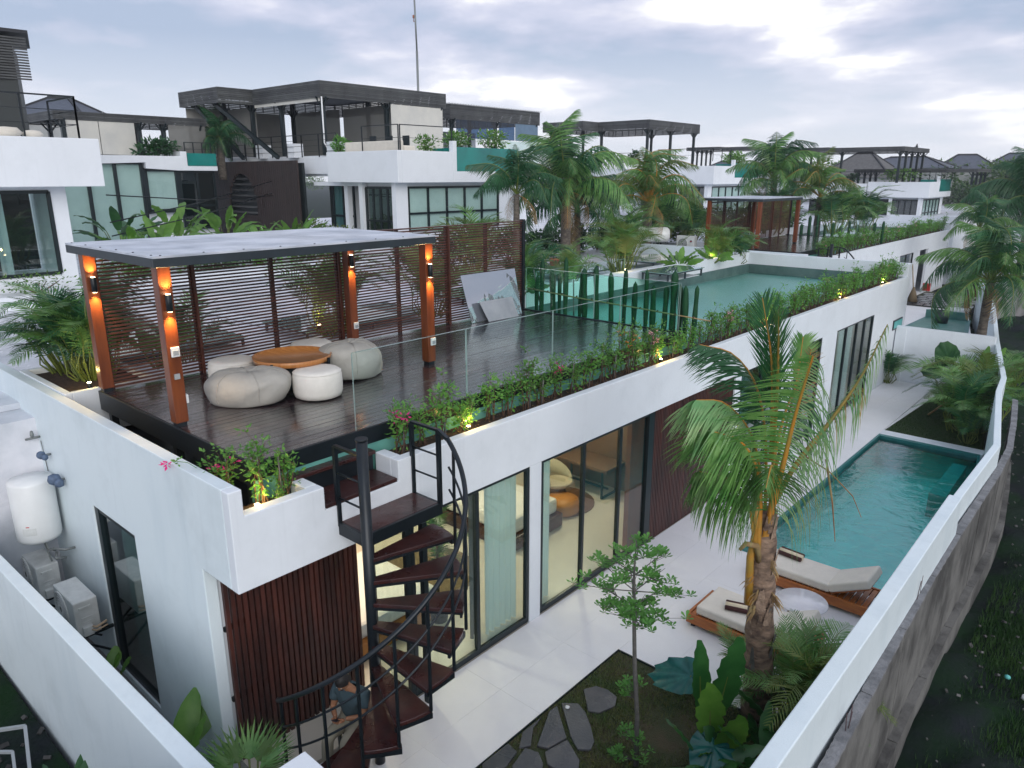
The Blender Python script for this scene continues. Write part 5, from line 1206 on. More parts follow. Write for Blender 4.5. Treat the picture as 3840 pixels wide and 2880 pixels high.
# ------------------------------------------------------------------ plants in the near garden bed
RV = Vector((.749, .663, 0)); TV = Vector((.663, -.749, 0))
def hero_palm():
    bx, by = -3.13, 8.66
    t = thing('coconut_palm', 'large coconut palm with drooping windblown fronds in the near garden bed', 'palm tree', (bx, by, 0))
    mb = MB(); mb.smooth = True; pts = []; rs = []
    for i in range(15):
        u = i / 14; pts.append((bx - .02 - .17 * u, by + .03 * u, 3.05 * u)); rs.append((.20 - .05 * u) * (1 + .10 * math.sin(i * 2.3)) )
    mb.tube(pts, rs, 14); mb.build('trunk', 'palm_trunk', t)
    # fibrous leaf-base wraps
    for i in range(22):
        u = rnd.uniform(.12, 1.0); c = Vector((bx - .02 - .17 * u, by, 3.05 * u)); a = rnd.uniform(0, 6.28) if i > 9 else rnd.uniform(-2.4, 0.4); r0 = .17 - .04 * u
        vs = []; fs = []; h = rnd.uniform(.18, .42); wd = rnd.uniform(.5, .95)
        for j in range(6):
            q = j / 5
            for s_ in range(5):
                b = a + wd * (s_ / 4 - .5) * (1 - .75 * q) ; rr = r0 + .02 + .03 * q * q + rnd.uniform(-.008, .012); vs.append(c + Vector((math.cos(b) * rr, math.sin(b) * rr, h * q + rnd.uniform(-.015, .015))))
        for j in range(5):
            for s_ in range(4): k = j * 5 + s_; fs.append((k, k + 1, k + 6, k + 5))
        m1 = MB(); m1.smooth = True; m1.add(vs, fs); m1.build('leaf_base', rnd.choice(['palm_fibre', 'palm_trunk', 'palm_fibre', 'bark']), t)
    for i in range(7):
        u = rnd.uniform(.2, .8); a = rnd.uniform(-2.2, .6); c = Vector((bx - .17 * u, by, 3.05 * u)); m1 = MB()
        for j in range(7): leaflet(m1, c + Vector((math.cos(a) * .15, math.sin(a) * .15, .02 * j)), Vector((math.cos(a + rnd.uniform(-.4, .4)), math.sin(a), rnd.uniform(-.2, .6))), rnd.uniform(.12, .26), .03, .4)
        m1.build('husk_fibre', 'dry_leaf', t)
    B0 = Vector((-3.31, 8.68, 2.95))
    def W(r, tt, z): return B0 + RV * r + TV * tt + UP * z
    def fr(pts, m_, stem='rachis_orange', **k):
        a, b = frond_mb([W(*p) for p in pts], **k); o = a.build('frond', m_, t); b.build('rachis', stem, o); return o
    wl = -RV * .30
    fr([(-.02, .10, -.25), (.06, .22, .7), (.10, .36, 1.5), (.12, .62, 2.3)], 'palm_leaf', n=84, L=1.12, w=.030, droop=.10, start=.14, fwd=.30, rw=.055, seg=6, wind=wl, sides=(-1,), svec=RV, jitter=.16)
    fr([(-.01, .11, -.25), (.07, .23, .7), (.11, .37, 1.5), (.13, .63, 2.3)], 'palm_leaf_pale', n=60, L=1.25, w=.028, droop=.62, start=.14, fwd=.1, rw=.02, seg=7, sides=(1,), svec=RV, jitter=.25)
    fr([(-.10, .12, -.45), (-.16, .2, .3), (-.30, .3, .85), (-.55, .4, 1.2), (-.9, .5, 1.35)], 'palm_leaf', n=100, L=1.15, w=.031, droop=.30, start=.25, fwd=.7, rw=.045, seg=6, wind=-RV * .14, svec=TV, jitter=.2)
    fr([(-.05, 0, 0), (-.14, .0, .7), (-.36, .1, 1.25), (-.7, .15, 1.6), (-1.05, .2, 1.65)], 'palm_leaf_pale', n=84, L=1.05, w=.030, droop=.34, start=.22, fwd=.7, rw=.03, seg=6, wind=-RV * .12, svec=TV, jitter=.2)
    fr([(-.14, .1, -.3), (-.28, .15, .25), (-.55, .2, .6), (-.95, .2, .72)], 'palm_leaf', n=64, L=.95, w=.030, droop=.45, start=.3, fwd=.7, rw=.03, seg=6, svec=TV, jitter=.2)
    fr([(0, 0, 0), (-.05, -.1, 1.0), (-.2, -.2, 1.7), (-.5, -.3, 2.1), (-.9, -.4, 2.2)], 'palm_leaf_dark', n=64, L=.85, w=.030, droop=.16, start=.25, fwd=.6, rw=.03, seg=5, wind=-RV * .2, svec=TV, jitter=.2)
    fr([(.10, 0, .2), (.35, -.05, .72), (.72, -.1, 1.25), (1.08, -.15, 1.85), (1.34, -.2, 2.5)], 'palm_leaf_pale', 'yellow_leaf', n=58, L=.70, w=.032, droop=1.0, start=.30, fwd=.1, rw=.05, seg=6, keep=.85, svec=TV, jitter=.3)
    fr([(.30, -.05, .6), (.62, -.1, 1.05), (.95, -.15, 1.55), (1.12, -.15, 1.7)], 'yellow_leaf', 'dry_leaf', n=20, L=.55, w=.026, droop=.9, start=.2, fwd=.2, rw=.03, seg=5, keep=.6, svec=TV, jitter=.4)
    fr([(0, 0, .8), (-.04, -.05, 1.6), (-.12, -.05, 2.2), (-.28, -.05, 2.85)], 'palm_leaf_dark', n=90, L=.60, w=.036, droop=.02, start=.25, fwd=1.9, rw=.035, seg=4, svec=RV, jitter=.25)
    fr([(0, .05, .8), (-.02, .05, 1.6), (-.06, .05, 2.2), (-.10, .05, 2.65)], 'palm_leaf', n=70, L=.55, w=.034, droop=.02, start=.25, fwd=1.8, rw=.03, seg=4, svec=TV, jitter=.3)
    fr([(.10, -.1, .2), (.28, -.2, 1.0), (.42, -.3, 1.6), (.50, -.35, 2.15)], 'dry_leaf', 'rachis_orange', n=26, L=.32, w=.020, droop=.0, start=.45, fwd=.6, rw=.03, keep=.7, seg=2, svec=RV)
    fr([(.08, -.15, .2), (.22, -.25, 1.0), (.36, -.35, 1.75), (.40, -.4, 2.3)], 'palm_leaf', 'rachis_orange', n=30, L=.34, w=.035, droop=.05, start=.66, fwd=1.4, rw=.03, seg=3, svec=RV)
    fr([(0, .15, 0), (-.10, .4, .7), (-.25, .7, 1.0), (-.4, 1.0, .85)], 'palm_leaf', n=56, L=.9, w=.030, droop=.42, start=.25, fwd=.6, rw=.03, seg=6, svec=RV, jitter=.2)
    fr([(.05, -.1, .3), (.14, -.2, 1.0), (.28, -.3, 1.5), (.45, -.4, 1.65)], 'palm_leaf_dark', n=54, L=.9, w=.030, droop=.55, start=.2, fwd=.4, rw=.03, seg=6, svec=RV, jitter=.2)
    m1 = MB(); m1.tube([W(.4, -.1, .85), W(.8, -.1, .6), W(1.15, -.1, .25), W(1.3, -.1, -.05)], [.012, .009, .007, .004], 5, cap=False); m1.tube([W(.7, 0, .8), W(.85, 0, .2), W(.95, 0, -.35)], [.018, .012, .005], 5, cap=False); m1.build('dry_stalk', 'dry_leaf', t)
    m1 = MB(); m1.tube([W(-.14, .1, -1.2), W(-.18, .12, -.5), W(-.13, .14, -.1), W(-.22, .2, .35)], [.06, .05, .045, .035], 8); m1.build('petiole', 'rachis_orange', t)
    m1 = MB(); m1.tube([W(-.05, .1, -.6), W(-.16, .25, -.28), W(-.32, .3, -.22), W(-.4, .32, -.3)], [.04, .04, .035, .02], 7); m1.build('flower_stub', 'dry_leaf', t)
    return t
hero_palm()
def small_tree():
    x, y = -3.90, 6.78
    t = thing('young_tree', 'slender young tree with small tiered bright leaves rising from the near garden bed', 'tree', (x, y, 0))
    mb = MB(); mb.tube([(x, y, 0), (x - .02, y, .7), (x - .10, y + .01, 1.4), (x - .14, y, 2.1), (x - .17, y, 2.7), (x - .16, y, 3.1)], [.034, .030, .027, .024, .014, .006], 9); mb.build('trunk', 'bark', t)
    def rosette(m, c, s=1.0):
        k = rnd.randint(5, 8)
        for i in range(k):
            a = i * 6.283 / k + rnd.uniform(-.3, .3); d = Vector((math.cos(a), math.sin(a), rnd.uniform(.1, .8))).normalized(); sd = d.cross(UP).normalized(); L = .085 * s * rnd.uniform(.7, 1.25); w = L * .44; nn = sd.cross(d)
            m.add([c, c + d * L * .4 - sd * w * .25, c + d * L * .8 - sd * w * .5, c + d * L + nn * .004, c + d * L * .8 + sd * w * .5, c + d * L * .4 + sd * w * .25, c + d * L * .6 - nn * .006], [(0, 1, 6), (1, 2, 6), (2, 3, 6), (3, 4, 6), (4, 5, 6), (5, 0, 6)])
    tiers = [(2.08, 7, .36), (2.24, 6, .58), (2.44, 6, .70), (2.66, 4, .50), (2.86, 3, .28)]
    for z, nb, ln in tiers:
        for i in range(nb):
            a = i * 6.283 / nb + rnd.uniform(-.35, .35); l = ln * rnd.uniform(.65, 1.25)
            bm_ = MB(); lm = MB(); p0 = Vector((x - .15, y, z)); p1 = p0 + Vector((math.cos(a) * l * .5, math.sin(a) * l * .5, .07)); p2 = p0 + Vector((math.cos(a) * l, math.sin(a) * l, .10 + rnd.uniform(-.03, .1)))
            bm_.tube([p0, p1, p2], [.008, .006, .003], 5, cap=False)
            for j in range(8):
                u = rnd.uniform(.4, 1.05); c = p0.lerp(p2, u) + Vector((rnd.uniform(-.09, .09), rnd.uniform(-.09, .09), rnd.uniform(-.02, .05))) * (.5 + u); bm_.tube([p0.lerp(p2, u * .8), c], .003, 3, cap=False); rosette(lm, c)
            o = bm_.build('branch', 'bark', t); lm.build('leaf_cluster', 'tree_leaf', o)
    for (ox, oy, z, k) in ((-.16, -.02, 1.02, 12), (-.05, .05, 1.15, 6), (.02, 0, .42, 7), (-.12, .05, .38, 8), (.1, .03, .18, 8), (-.15, -.1, .1, 12)):
        bm_ = MB(); lm = MB()
        for j in range(k):
            c = Vector((x - .05 + ox + rnd.uniform(-.09, .09), y + oy + rnd.uniform(-.09, .09), z + rnd.uniform(-.05, .07))); bm_.tube([(x - .05, y, z - .05), c], .003, 3, cap=False); rosette(lm, c, .8)
        o = bm_.build('twig', 'bark', t); lm.build('leaf_cluster', 'tree_leaf', o)
small_tree()
# big paddle leaves beside the palm
def paddle_plant(name, label, base, leaves, m_default, stem='rachis_green', cat='plant'):
    t = thing(name, label, cat, base); st = MB()
    for (off, d, up_, L, W_, curl, m_, fold) in leaves:
        b = Vector(base) + Vector(off); lf = MB(); paddle(lf, b, d, up_, L, W_, curl, tear=.3, seg=14, fold=fold)
        o = lf.build('leaf', m_ or m_default, t); st2 = MB(); dd = Vector(d).normalized(); st2.tube([b - dd * .1, b + dd * L * .5 + Vector((0, 0, -curl * L * .06))], [.016, .007], 5, cap=False); st2.build('midrib', 'rachis_green', o)
        st.tube([base, b], [.03, .02], 6, cap=False)
    st.build('stem', stem, t); return t
def rv(r, tt, z): v = RV * r + TV * tt + UP * z; return (v.x, v.y, v.z)
paddle_plant('traveller_plant', 'bright and dark green upright paddle-leaf plant at the foot of the large palm', (-3.30, 7.95, -.02), [
    (rv(-.28, .35, .35), rv(-.10, .15, 1), rv(0, 1, .1), .95, .42, .25, 'banana_leaf', .12), (rv(-.12, .42, .10), rv(.10, .2, 1), rv(.1, 1, .1), .85, .44, .5, 'banana_leaf', .15),
    (rv(-.12, .10, .50), rv(.10, .1, 1), rv(.1, 1, .2), 1.25, .42, .25, 'banana_leaf_dark', .15), (rv(-.35, .10, .55), rv(-.08, .0, 1), rv(.3, 1, .2), 1.05, .30, .2, 'banana_leaf_dark', .3),
    (rv(.22, .15, .15), rv(.3, .3, .6), rv(0, 1, .4), .75, .36, 1.0, 'banana_leaf_dark', .2), (rv(-.30, .45, .02), rv(-.2, .3, .8), rv(0, 1, .4), .5, .3, .8, 'banana_leaf', .2), (rv(.05, .5, .0), rv(.2, .5, .6), rv(0, 1, .4), .6, .3, 1.0, 'banana_leaf_dark', .2)], 'banana_leaf')
def alocasia(name, label, base, leaves, m='alocasia_leaf'):
    t = thing(name, label, 'plant', base); st = MB()
    for (c, d, nrm, L, W_) in leaves:
        c = Vector(c); d = Vector(d).normalized(); nrm = Vector(nrm).normalized(); sd = d.cross(nrm).normalized(); nrm = sd.cross(d)
        vs = [c]; fs = []; K = 40; rings = 5
        for q in range(1, rings + 1):
            for i in range(K):
                a = 2 * math.pi * i / K; r = (.62 + .38 * math.cos(a)) if abs(a - math.pi) > .5 else .30
                r *= (1 + (.07 * math.cos(a * 13)) * (q == rings)); u = q / rings
                lx = math.cos(a) * r * L * u * .95; ly = math.sin(a) * (.55 + .12 * math.cos(a)) * W_ * u
                zz_ = .10 * abs(ly) + .035 * math.cos(a * 13) * u * u + .02 * math.cos(a * 7) * u - .16 * (lx * lx + ly * ly) / L
                vs.append(c + d * lx + sd * ly + nrm * zz_)
        for i in range(K): fs.append((0, 1 + i, 1 + (i + 1) % K))
        for q in range(rings - 1):
            for i in range(K): a_, b_ = 1 + q * K + i, 1 + q * K + (i + 1) % K; fs.append((a_, a_ + K, b_ + K, b_))
        m1 = MB(); m1.smooth = True; m1.add(vs, fs); m1.build('leaf', m, t); st.tube([base, c], [.022, .012], 6, cap=False)
    st.build('stem', 'rachis_green', t); return t
alocasia('elephant_ear_plant', 'broad wavy blue-green elephant-ear leaf beside the terrace corner', (-3.55, 8.0, -.02),
   [((-3.93, 8.18, .52), (-.9, -.25, -.25), (.30, -.55, .85), .64, .46), ((-3.15, 7.35, .35), (.2, -.9, -.3), (.35, -.4, .9), .5, .5)])
areca_clump(-2.72, 8.95, 0, 'feathery yellow-green palm clump between the large palm and the boundary wall', s=.88, n=44, spread=.24)
areca_clump(-3.6, 8.95, 0, 'golden feathery palm fronds left of the large palm trunk', s=.62, n=12, spread=.15)
for i, (x, y, s_) in enumerate([(-2.75, 8.5, .9), (-2.6, 7.6, .8), (-3.1, 7.2, .7)]):
    banana_clump(x, y, 0, ['dark broad-leaf plant in shade right of the large palm', 'dark broad-leaf plant hugging the boundary wall below the palm', 'dark broad-leaf plant at the bottom edge below the palm'][i], n=8, L=.7 * s_, W=.32 * s_, m='banana_leaf_dark', h=.4, lean=1.0, name='broad_leaf_plant')
bush(-4.55, 5.4, 0, (.25, .3, .15), 'low bright weed beside the stepping stones at the bottom edge', 'green_leaf', 160, .05)

# far garden: second palm and companions
coconut_palm(-4.47, 30.1, 0, 3.65, 'coconut palm with swept fronds above the far garden wall', key='coco', n=26, s=1.0, r=.15, e0=-1.0)
alocasia('monstera_plant', 'dark round-leaved plant in front of the far white dividing wall', (-4.3, 27.6, 0), [((-4.85, 27.3, 1.35), (-.2, -.4, .6), (.4, -.8, .3), .75, .75), ((-5.1, 27.2, .95), (-.8, -.3, -.1), (.3, -.8, .5), .5, .5), ((-4.3, 27.2, 1.0), (.1, -.5, .4), (.4, -.8, .5), .6, .6)], 'dark_leaf')
banana_clump(-3.9, 27.2, 0, 'upright paddle-leaf plant by the far bend of the boundary wall', n=11, L=1.2, W=.35, h=.9)
areca_clump(-3.5, 25.6, 0, 'tall golden feathery palm clump in the far garden', s=1.5, n=30, spread=.4)
areca_clump(-3.55, 24.0, 0, 'dark feathery palm clump at the far end of the pool', s=1.25, n=26, key='areca_dark', spread=.4)
areca_clump(-3.45, 27.8, 0, 'feathery palm behind the far palm trunk base', s=1.3, n=16, spread=.3)
areca_clump(-4.6, 26.3, 0, 'low pale feathery palm on the far lawn edge', s=.7, n=12, spread=.3)
areca_clump(-3.3, 22.95, 0, 'low feathery palm right behind the pool coping', s=.8, n=14, key='areca_dark', spread=.2)
areca_clump(-6.8, 28.2, 0, 'dark drooping plant in the recess left of the dividing wall', s=.9, n=14, key='areca_dark', spread=.15)
mb = MB(); mb.tube([(-4.75, 25.0, .02), (-4.3, 25.5, .5)], .03, 6); tag(mb.build('fallen_stalk', 'dry_leaf'), 'dry stalk leaning in the far lawn plants', 'stalk')

# ------------------------------------------------------------------ the person at the foot of the stair
def person():
    bx, by = -6.72, 4.57
    f = Vector((.35, -.94, 0)).normalized(); s = Vector((f.y, -f.x, 0))      # facing; s = his right
    t = thing('person', 'person in a dark grey-green shirt looking down at a phone behind the spiral stair', 'person', (bx, by, 0))
    def W(a, b, z): v = Vector((bx, by, 0)) + f * a + s * b; return (v.x, v.y, z)
    def skin(name, verts, edges, radii, m_, root=0, parent=t, lv=2):
        me = bpy.data.meshes.new(name); og = ORG[t.name]
        me.from_pydata([(v[0] - og[0], v[1] - og[1], v[2] - og[2]) for v in verts], edges, []); o = bpy.data.objects.new(name, me); COL.objects.link(o); o.parent = parent
        me.materials.append(MATS[m_]); sk = o.modifiers.new('skin', 'SKIN'); sk.use_smooth_shade = True
        for i, r in enumerate(radii):
            r = r if isinstance(r, tuple) else (r, r); me.skin_vertices[0].data[i].radius = r
        me.skin_vertices[0].data[root].use_root = True; sb = o.modifiers.new('sub', 'SUBSURF'); sb.levels = lv; sb.render_levels = lv; return o
    Z = .02
    V_ = [W(0, 0, .55), W(.0, 0, .78), W(.05, 0, .96), W(.09, 0, 1.06), W(.14, 0, 1.14),
          W(.04, .10, .54), W(.42, .13, .55), W(.46, .13, .12), W(.56, .14, .07), W(.04, -.10, .54), W(.42, -.13, .55), W(.46, -.13, .12), W(.56, -.14, .07),
          W(.06, .19, .98), W(.14, .23, .74), W(.30, .08, .76), W(.06, -.19, .98), W(.14, -.23, .74), W(.30, -.06, .78)]
    E_ = [(0,1),(1,2),(2,3),(3,4),(0,5),(5,6),(6,7),(7,8),(0,9),(9,10),(10,11),(11,12),(2,13),(13,14),(14,15),(2,16),(16,17),(17,18)]
    Rd = [.13,.125,.14,.06,.055,.09,.07,.05,.04,.09,.07,.05,.04,.055,.042,.028,.055,.042,.028]
    skin('body', V_, E_, Rd, 'skin')
    skin('shirt', [W(0, 0, .56), W(0, 0, .78), W(.05, 0, .97), W(.06, .20, .985), W(.11, .235, .83), W(.06, -.20, .985), W(.11, -.235, .83), W(.075, 0, 1.06)], [(0,1),(1,2),(2,3),(3,4),(2,5),(5,6),(2,7)], [.17,.165,.175,.09,.075,.09,.075,.10], 'shirt')
    skin('trousers', [W(0, 0, .54), W(.06, .10, .53), W(.42, .13, .55), W(.46, .13, .2), W(.06, -.10, .53), W(.42, -.13, .55), W(.46, -.13, .2)], [(0,1),(1,2),(2,3),(0,4),(4,5),(5,6)], [.15,.11,.085,.07,.11,.085,.07], 'trousers')
    hc = Vector(W(.21, 0, 1.24)); fd = (f * .82 - UP * .57).normalized(); hu = s.cross(fd).normalized()
    if hu.z < 0: hu = -hu
    mb = MB(); vs = []; fs = []; nu, nv = 20, 14
    for j in range(nv + 1):
        ph = math.pi * j / nv
        for i in range(nu):
            th = 2 * math.pi * i / nu; a, b, c = math.sin(ph) * math.cos(th), math.sin(ph) * math.sin(th), math.cos(ph)
            jaw = 1 - .22 * max(0, -c); nose = .022 * max(0, 1 - ((b * 5) ** 2) - ((c + .1) * 4) ** 2) if a > 0 else 0
            vs.append(hc + fd * (a * .098 * jaw + nose) + s * (b * .076 * jaw) + hu * (c * .118))
    for j in range(nv):
        for i in range(nu): i2 = (i + 1) % nu; fs.append((j*nu+i, (j+1)*nu+i, (j+1)*nu+i2, j*nu+i2))
    mb.smooth = True; mb.add(vs, fs)
    for sg in (-1, 1):
        e = hc + s * (.078 * sg) - hu * .01; mb.lathe((e.x, e.y, e.z - .03), [(.008, 0), (.016, .02), (.017, .04), (.008, .058)], 8)
    mb.build('head', 'skin', t)
    mb = MB(); vs = []; fs = []
    for j in range(9):
        ph = math.pi * .62 * j / 8
        for i in range(nu):
            th = 2 * math.pi * i / nu; back = .5 - .5 * math.cos(th); p2 = ph * (.62 + .5 * back); a, b, c = math.sin(p2) * math.cos(th), math.sin(p2) * math.sin(th), math.cos(p2); k = 1.10 + rnd.uniform(-.015, .02)
            vs.append(hc + fd * (a * .100 * k - .006) + s * (b * .080 * k) + hu * (c * .122 * k))
    for j in range(8):
        for i in range(nu): i2 = (i + 1) % nu; fs.append((j*nu+i, (j+1)*nu+i, (j+1)*nu+i2, j*nu+i2))
    mb.smooth = True; mb.add(vs, fs); mb.build('hair', 'hair', t)
    for sg in (-1, 1):
        for q, m_ in ((.0, 'white_metal'), (.006, 'hair')):
            e = hc + s * (.030 * sg) + fd * (.088 + q) + hu * .018; mb = MB(); mb.lathe((e.x, e.y, e.z - .006), [(.001, 0), (.009 if q == 0 else .005, .006), (.001, .012)], 8); mb.build('eye', m_, t)
    e = hc + fd * .088 - hu * .060; mb = MB(); mb.bar(e - s * .022, e + s * .022, .008); mb.build('mouth', 'towel_brown', t)
    # hands holding the phone
    ph_c = Vector(W(.37, .01, .80))
    for sg in (1, -1):
        w0 = Vector(W(.30, .08 if sg > 0 else -.06, .765)); pc = ph_c + s * (.045 * sg) - UP * .012
        vv = [w0, w0.lerp(pc, .55), pc]; ee = [(0, 1), (1, 2)]; rr = [(.026, .022), (.034, .017), (.034, .014)]
        for fi in range(4):
            b = pc + f * (.028 - fi * .018) - UP * .008; ln = [.052, .058, .054, .042][fi]
            i0 = len(vv); vv += [b, b - s * (sg * ln * .5) - UP * .016, b - s * (sg * ln) - UP * .006]; ee += [(2, i0), (i0, i0 + 1), (i0 + 1, i0 + 2)]; rr += [.009, .008, .007]
        i0 = len(vv); b = pc + f * -.02 + UP * .012; vv += [b, b + f * .02 - s * (sg * .03) + UP * .014]; ee += [(1, i0), (i0, i0 + 1)]; rr += [.010, .008]
        skin('hand', [tuple(v) for v in vv], ee, rr, 'skin', lv=1)
    ph = thing('phone', 'dark phone held in both hands by the person behind the stair', 'phone', tuple(ph_c)); mb = MB(); mb.obox(ph_c, (.145, .072, .009), (0, R(-25), math.atan2(f.y, f.x))); mb.build('case', 'phone_case', ph, bevel=.004)
    st = thing('stool', 'low dark stool under the person behind the spiral stair', 'stool', (bx, by, 0)); mb = MB(); mb.box(bx - .18, bx + .18, by - .18, by + .18, .39, .43); mb.build('seat', 'frame_dark', st)
    for a in (-.15, .15):
        for b in (-.15, .15): mb = MB(); mb.box(bx + a - .02, bx + a + .02, by + b - .02, by + b + .02, 0, .39); mb.build('leg', 'frame_dark', st)
person()
# ------------------------------------------------------------------ roof planter shrubs (bougainvillea on stakes)
def shrub_proto(i, h, wide, flowers=None, nleaf=420, lit=False):
    """built at the origin, base on z=0"""
    t = thing('planter_shrub', 'leafy bougainvillea', 'shrub', (0, 0, 0))
    st = MB(); lf = MB(); fl = MB()
    for k in range(6):
        a = k * 1.9 + i; r = rnd.uniform(.02, .10); b = Vector((r * math.cos(a), r * math.sin(a), 0)); tp = Vector((rnd.uniform(-wide, wide) * .7, rnd.uniform(-wide, wide) * .7, h * rnd.uniform(.6, 1)))
        mid = b.lerp(tp, .5) + vrand(.03); st.tube([b, mid, tp], [.010, .008, .004], 4, cap=False)
        for c, q in ((tp, 1.0), (mid.lerp(tp, .5), .8), (mid, .5)):
            leaf_quads(lf, c, (wide * .62, wide * .62, h * .20), int(nleaf / 18 * q * .55), .072, flat=.8)
        for _ in range(2):
            e = tp + vrand(.12) + Vector((0, 0, .08)); st.tube([tp, e], .003, 3, cap=False); leaf_quads(lf, e, (.05, .05, .06), 7, .06)
        if flowers and k < 3: leaf_quads(fl, tp + Vector((0, 0, .06)), (.05, .05, .04), 12, .055)
    st.build('stem', 'stem_brown', t); lf.build('foliage', 'shrub_leaf', t)
    if flowers: fl.build('flower', flowers, t)
    mb = MB(); mb.tube([(.05, .03, 0), (.02, .05, h * .98)], .010, 5); mb.build('stake', 'stake', t)
    return t
protos = [shrub_proto(0, .62, .17), shrub_proto(1, .50, .18), shrub_proto(2, .72, .15), shrub_proto(3, .42, .20), shrub_proto(4, .56, .16, nleaf=300)]
fprot = {'p': shrub_proto(5, .62, .18, 'flower_pink'), 'o': shrub_proto(6, .74, .2, 'flower_orange', 520), 'q': shrub_proto(7, .6, .17, 'flower_pale')}
def place(src, loc, label, group, rz, sc=1.0):
    d = dup(src, (0, 0, 0), label, group, rz, sc); d.location = loc; return d
G1 = 'leafy shrubs along the roof-edge planter of the front villa'
y = 5.98; i = 0; flo = {0: ('p', 'bushy planter shrub with a bright magenta flower, first one beside the spiral stair'), 9: ('p', 'planter shrub with a single magenta flower near the deck rail seam'),
      14: ('o', 'tall planter shrub with orange flowers in the middle of the deck edge'), 16: ('q', 'planter shrub with pale pink flowers right of the orange-flowered one'), 24: ('q', 'planter shrub with pink flowers near the end of the cactus row'),
      44: ('q', 'planter shrub with a pale pink flower beside the roof pond'), 60: ('p', 'planter shrub with magenta flowers at the far end of the roof pond')}
while y < 29.2:
    loc = (-7.28 + rnd.uniform(-.07, .07), y, 3.60)
    if i in flo: place(fprot[flo[i][0]], loc, flo[i][1], G1, rnd.uniform(0, 6.28), rnd.uniform(1.0, 1.15))
    else: place(protos[i % 5], loc, 'leafy green bougainvillea shrub in the roof-edge planter', G1, rnd.uniform(0, 6.28), rnd.uniform(.85, 1.15) if y < 14 else rnd.uniform(.95, 1.2))
    y += rnd.uniform(.26, .46) if y > 14 else rnd.uniform(.26, .50); i += 1
G2 = 'leafy shrubs along the roof-edge planter of the second villa'
y = 5.9
while y < 29:
    place(protos[rnd.randint(0, 4)] if rnd.random() > .12 else fprot['q'], (-7.28 - 4.6, y + 28.6, 3.60), 'green shrub in the distant roof planter of the second villa', G2, rnd.uniform(0, 6.28), rnd.uniform(1.1, 1.5)); y += rnd.uniform(.4, .6)
place(fprot['p'], (-7.75, 3.72, 3.5), 'shrub with a purple flower in the corner planter, leaning over the side parapet', None, 1.0, .95)
place(protos[2], (-7.35, 3.95, 3.52), 'tall thin shrub in the middle of the corner planter behind the spotlight', None, 2.0, 1.05)
place(protos[4], (-7.30, 4.22, 3.52), 'staked shrub at the right end of the corner planter', None, 3.0, 1.0)
place(protos[3], (-7.18, 4.05, 3.52), 'small low shrub at the edge of the corner planter', None, 4.0, .45)
for p_ in list(protos) + list(fprot.values()):
    for c in list(p_.children): bpy.data.objects.remove(c)
    bpy.data.objects.remove(p_)
mb = MB(); mb.tube([(-7.72, 3.55, 3.9), (-7.95, 3.40, 4.06), (-8.15, 3.30, 4.06)], .004, 4, cap=False); leaf_quads(mb, (-8.05, 3.33, 4.07), (.06, .03, .03), 9, .05)
t = thing('flower_sprig', 'small purple flower sprig hanging over the side parapet', 'flower', (-8.1, 3.33, 4.05)); mb.build('stem', 'shrub_leaf', t)
mb = MB(); leaf_quads(mb, (-8.2, 3.27, 4.02), (.03, .03, .03), 16, .055); mb.build('flower', 'flower_pink', t)
mb = MB()
for _ in range(1500):
    x, y = rnd.uniform(-7.49, -7.09), rnd.uniform(5.8, 29.3); leaf_quads(mb, (x, y, 3.61), (.02, .02, .01), 1, .035, .2)
mb.build('leaf_litter', 'dry_leaf', kind='stuff')
# planter spotlights
for k, (x, y, z, lab) in enumerate([(-7.18, 7.15, 3.6, 'lit planter spotlight near the spiral stair under glowing stems'), (-7.2, 12.6, 3.6, 'lit planter spotlight near the end of the deck'), (-7.2, 17.6, 3.6, 'lit planter spotlight in the planter beside the front palm top'),
    (-7.2, 23.0, 3.6, 'lit planter spotlight by the middle of the roof pond'), (-7.2, 27.3, 3.6, 'lit planter spotlight near the far end of the roof pond'), (-7.22, 3.80, 3.52, 'lit spotlight in the small corner planter')]):
    t = thing('planter_spotlight', lab, 'light', (x, y, z))
    mb = MB(); mb.lathe((x, y, z), [(.028, 0), (.032, .01), (.034, .10), (.03, .105)], 12); mb.build('housing', 'black_metal', t)
    mb = MB(); mb.lathe((x, y, z + .1), [(.027, .004), (.027, .010)], 12); mb.build('lens', 'lamp_warm', t)
    lamp('planter_spot', 'POINT', (x - .02, y + .03, z + .2), 7, (1.0, .66, .18), .02)

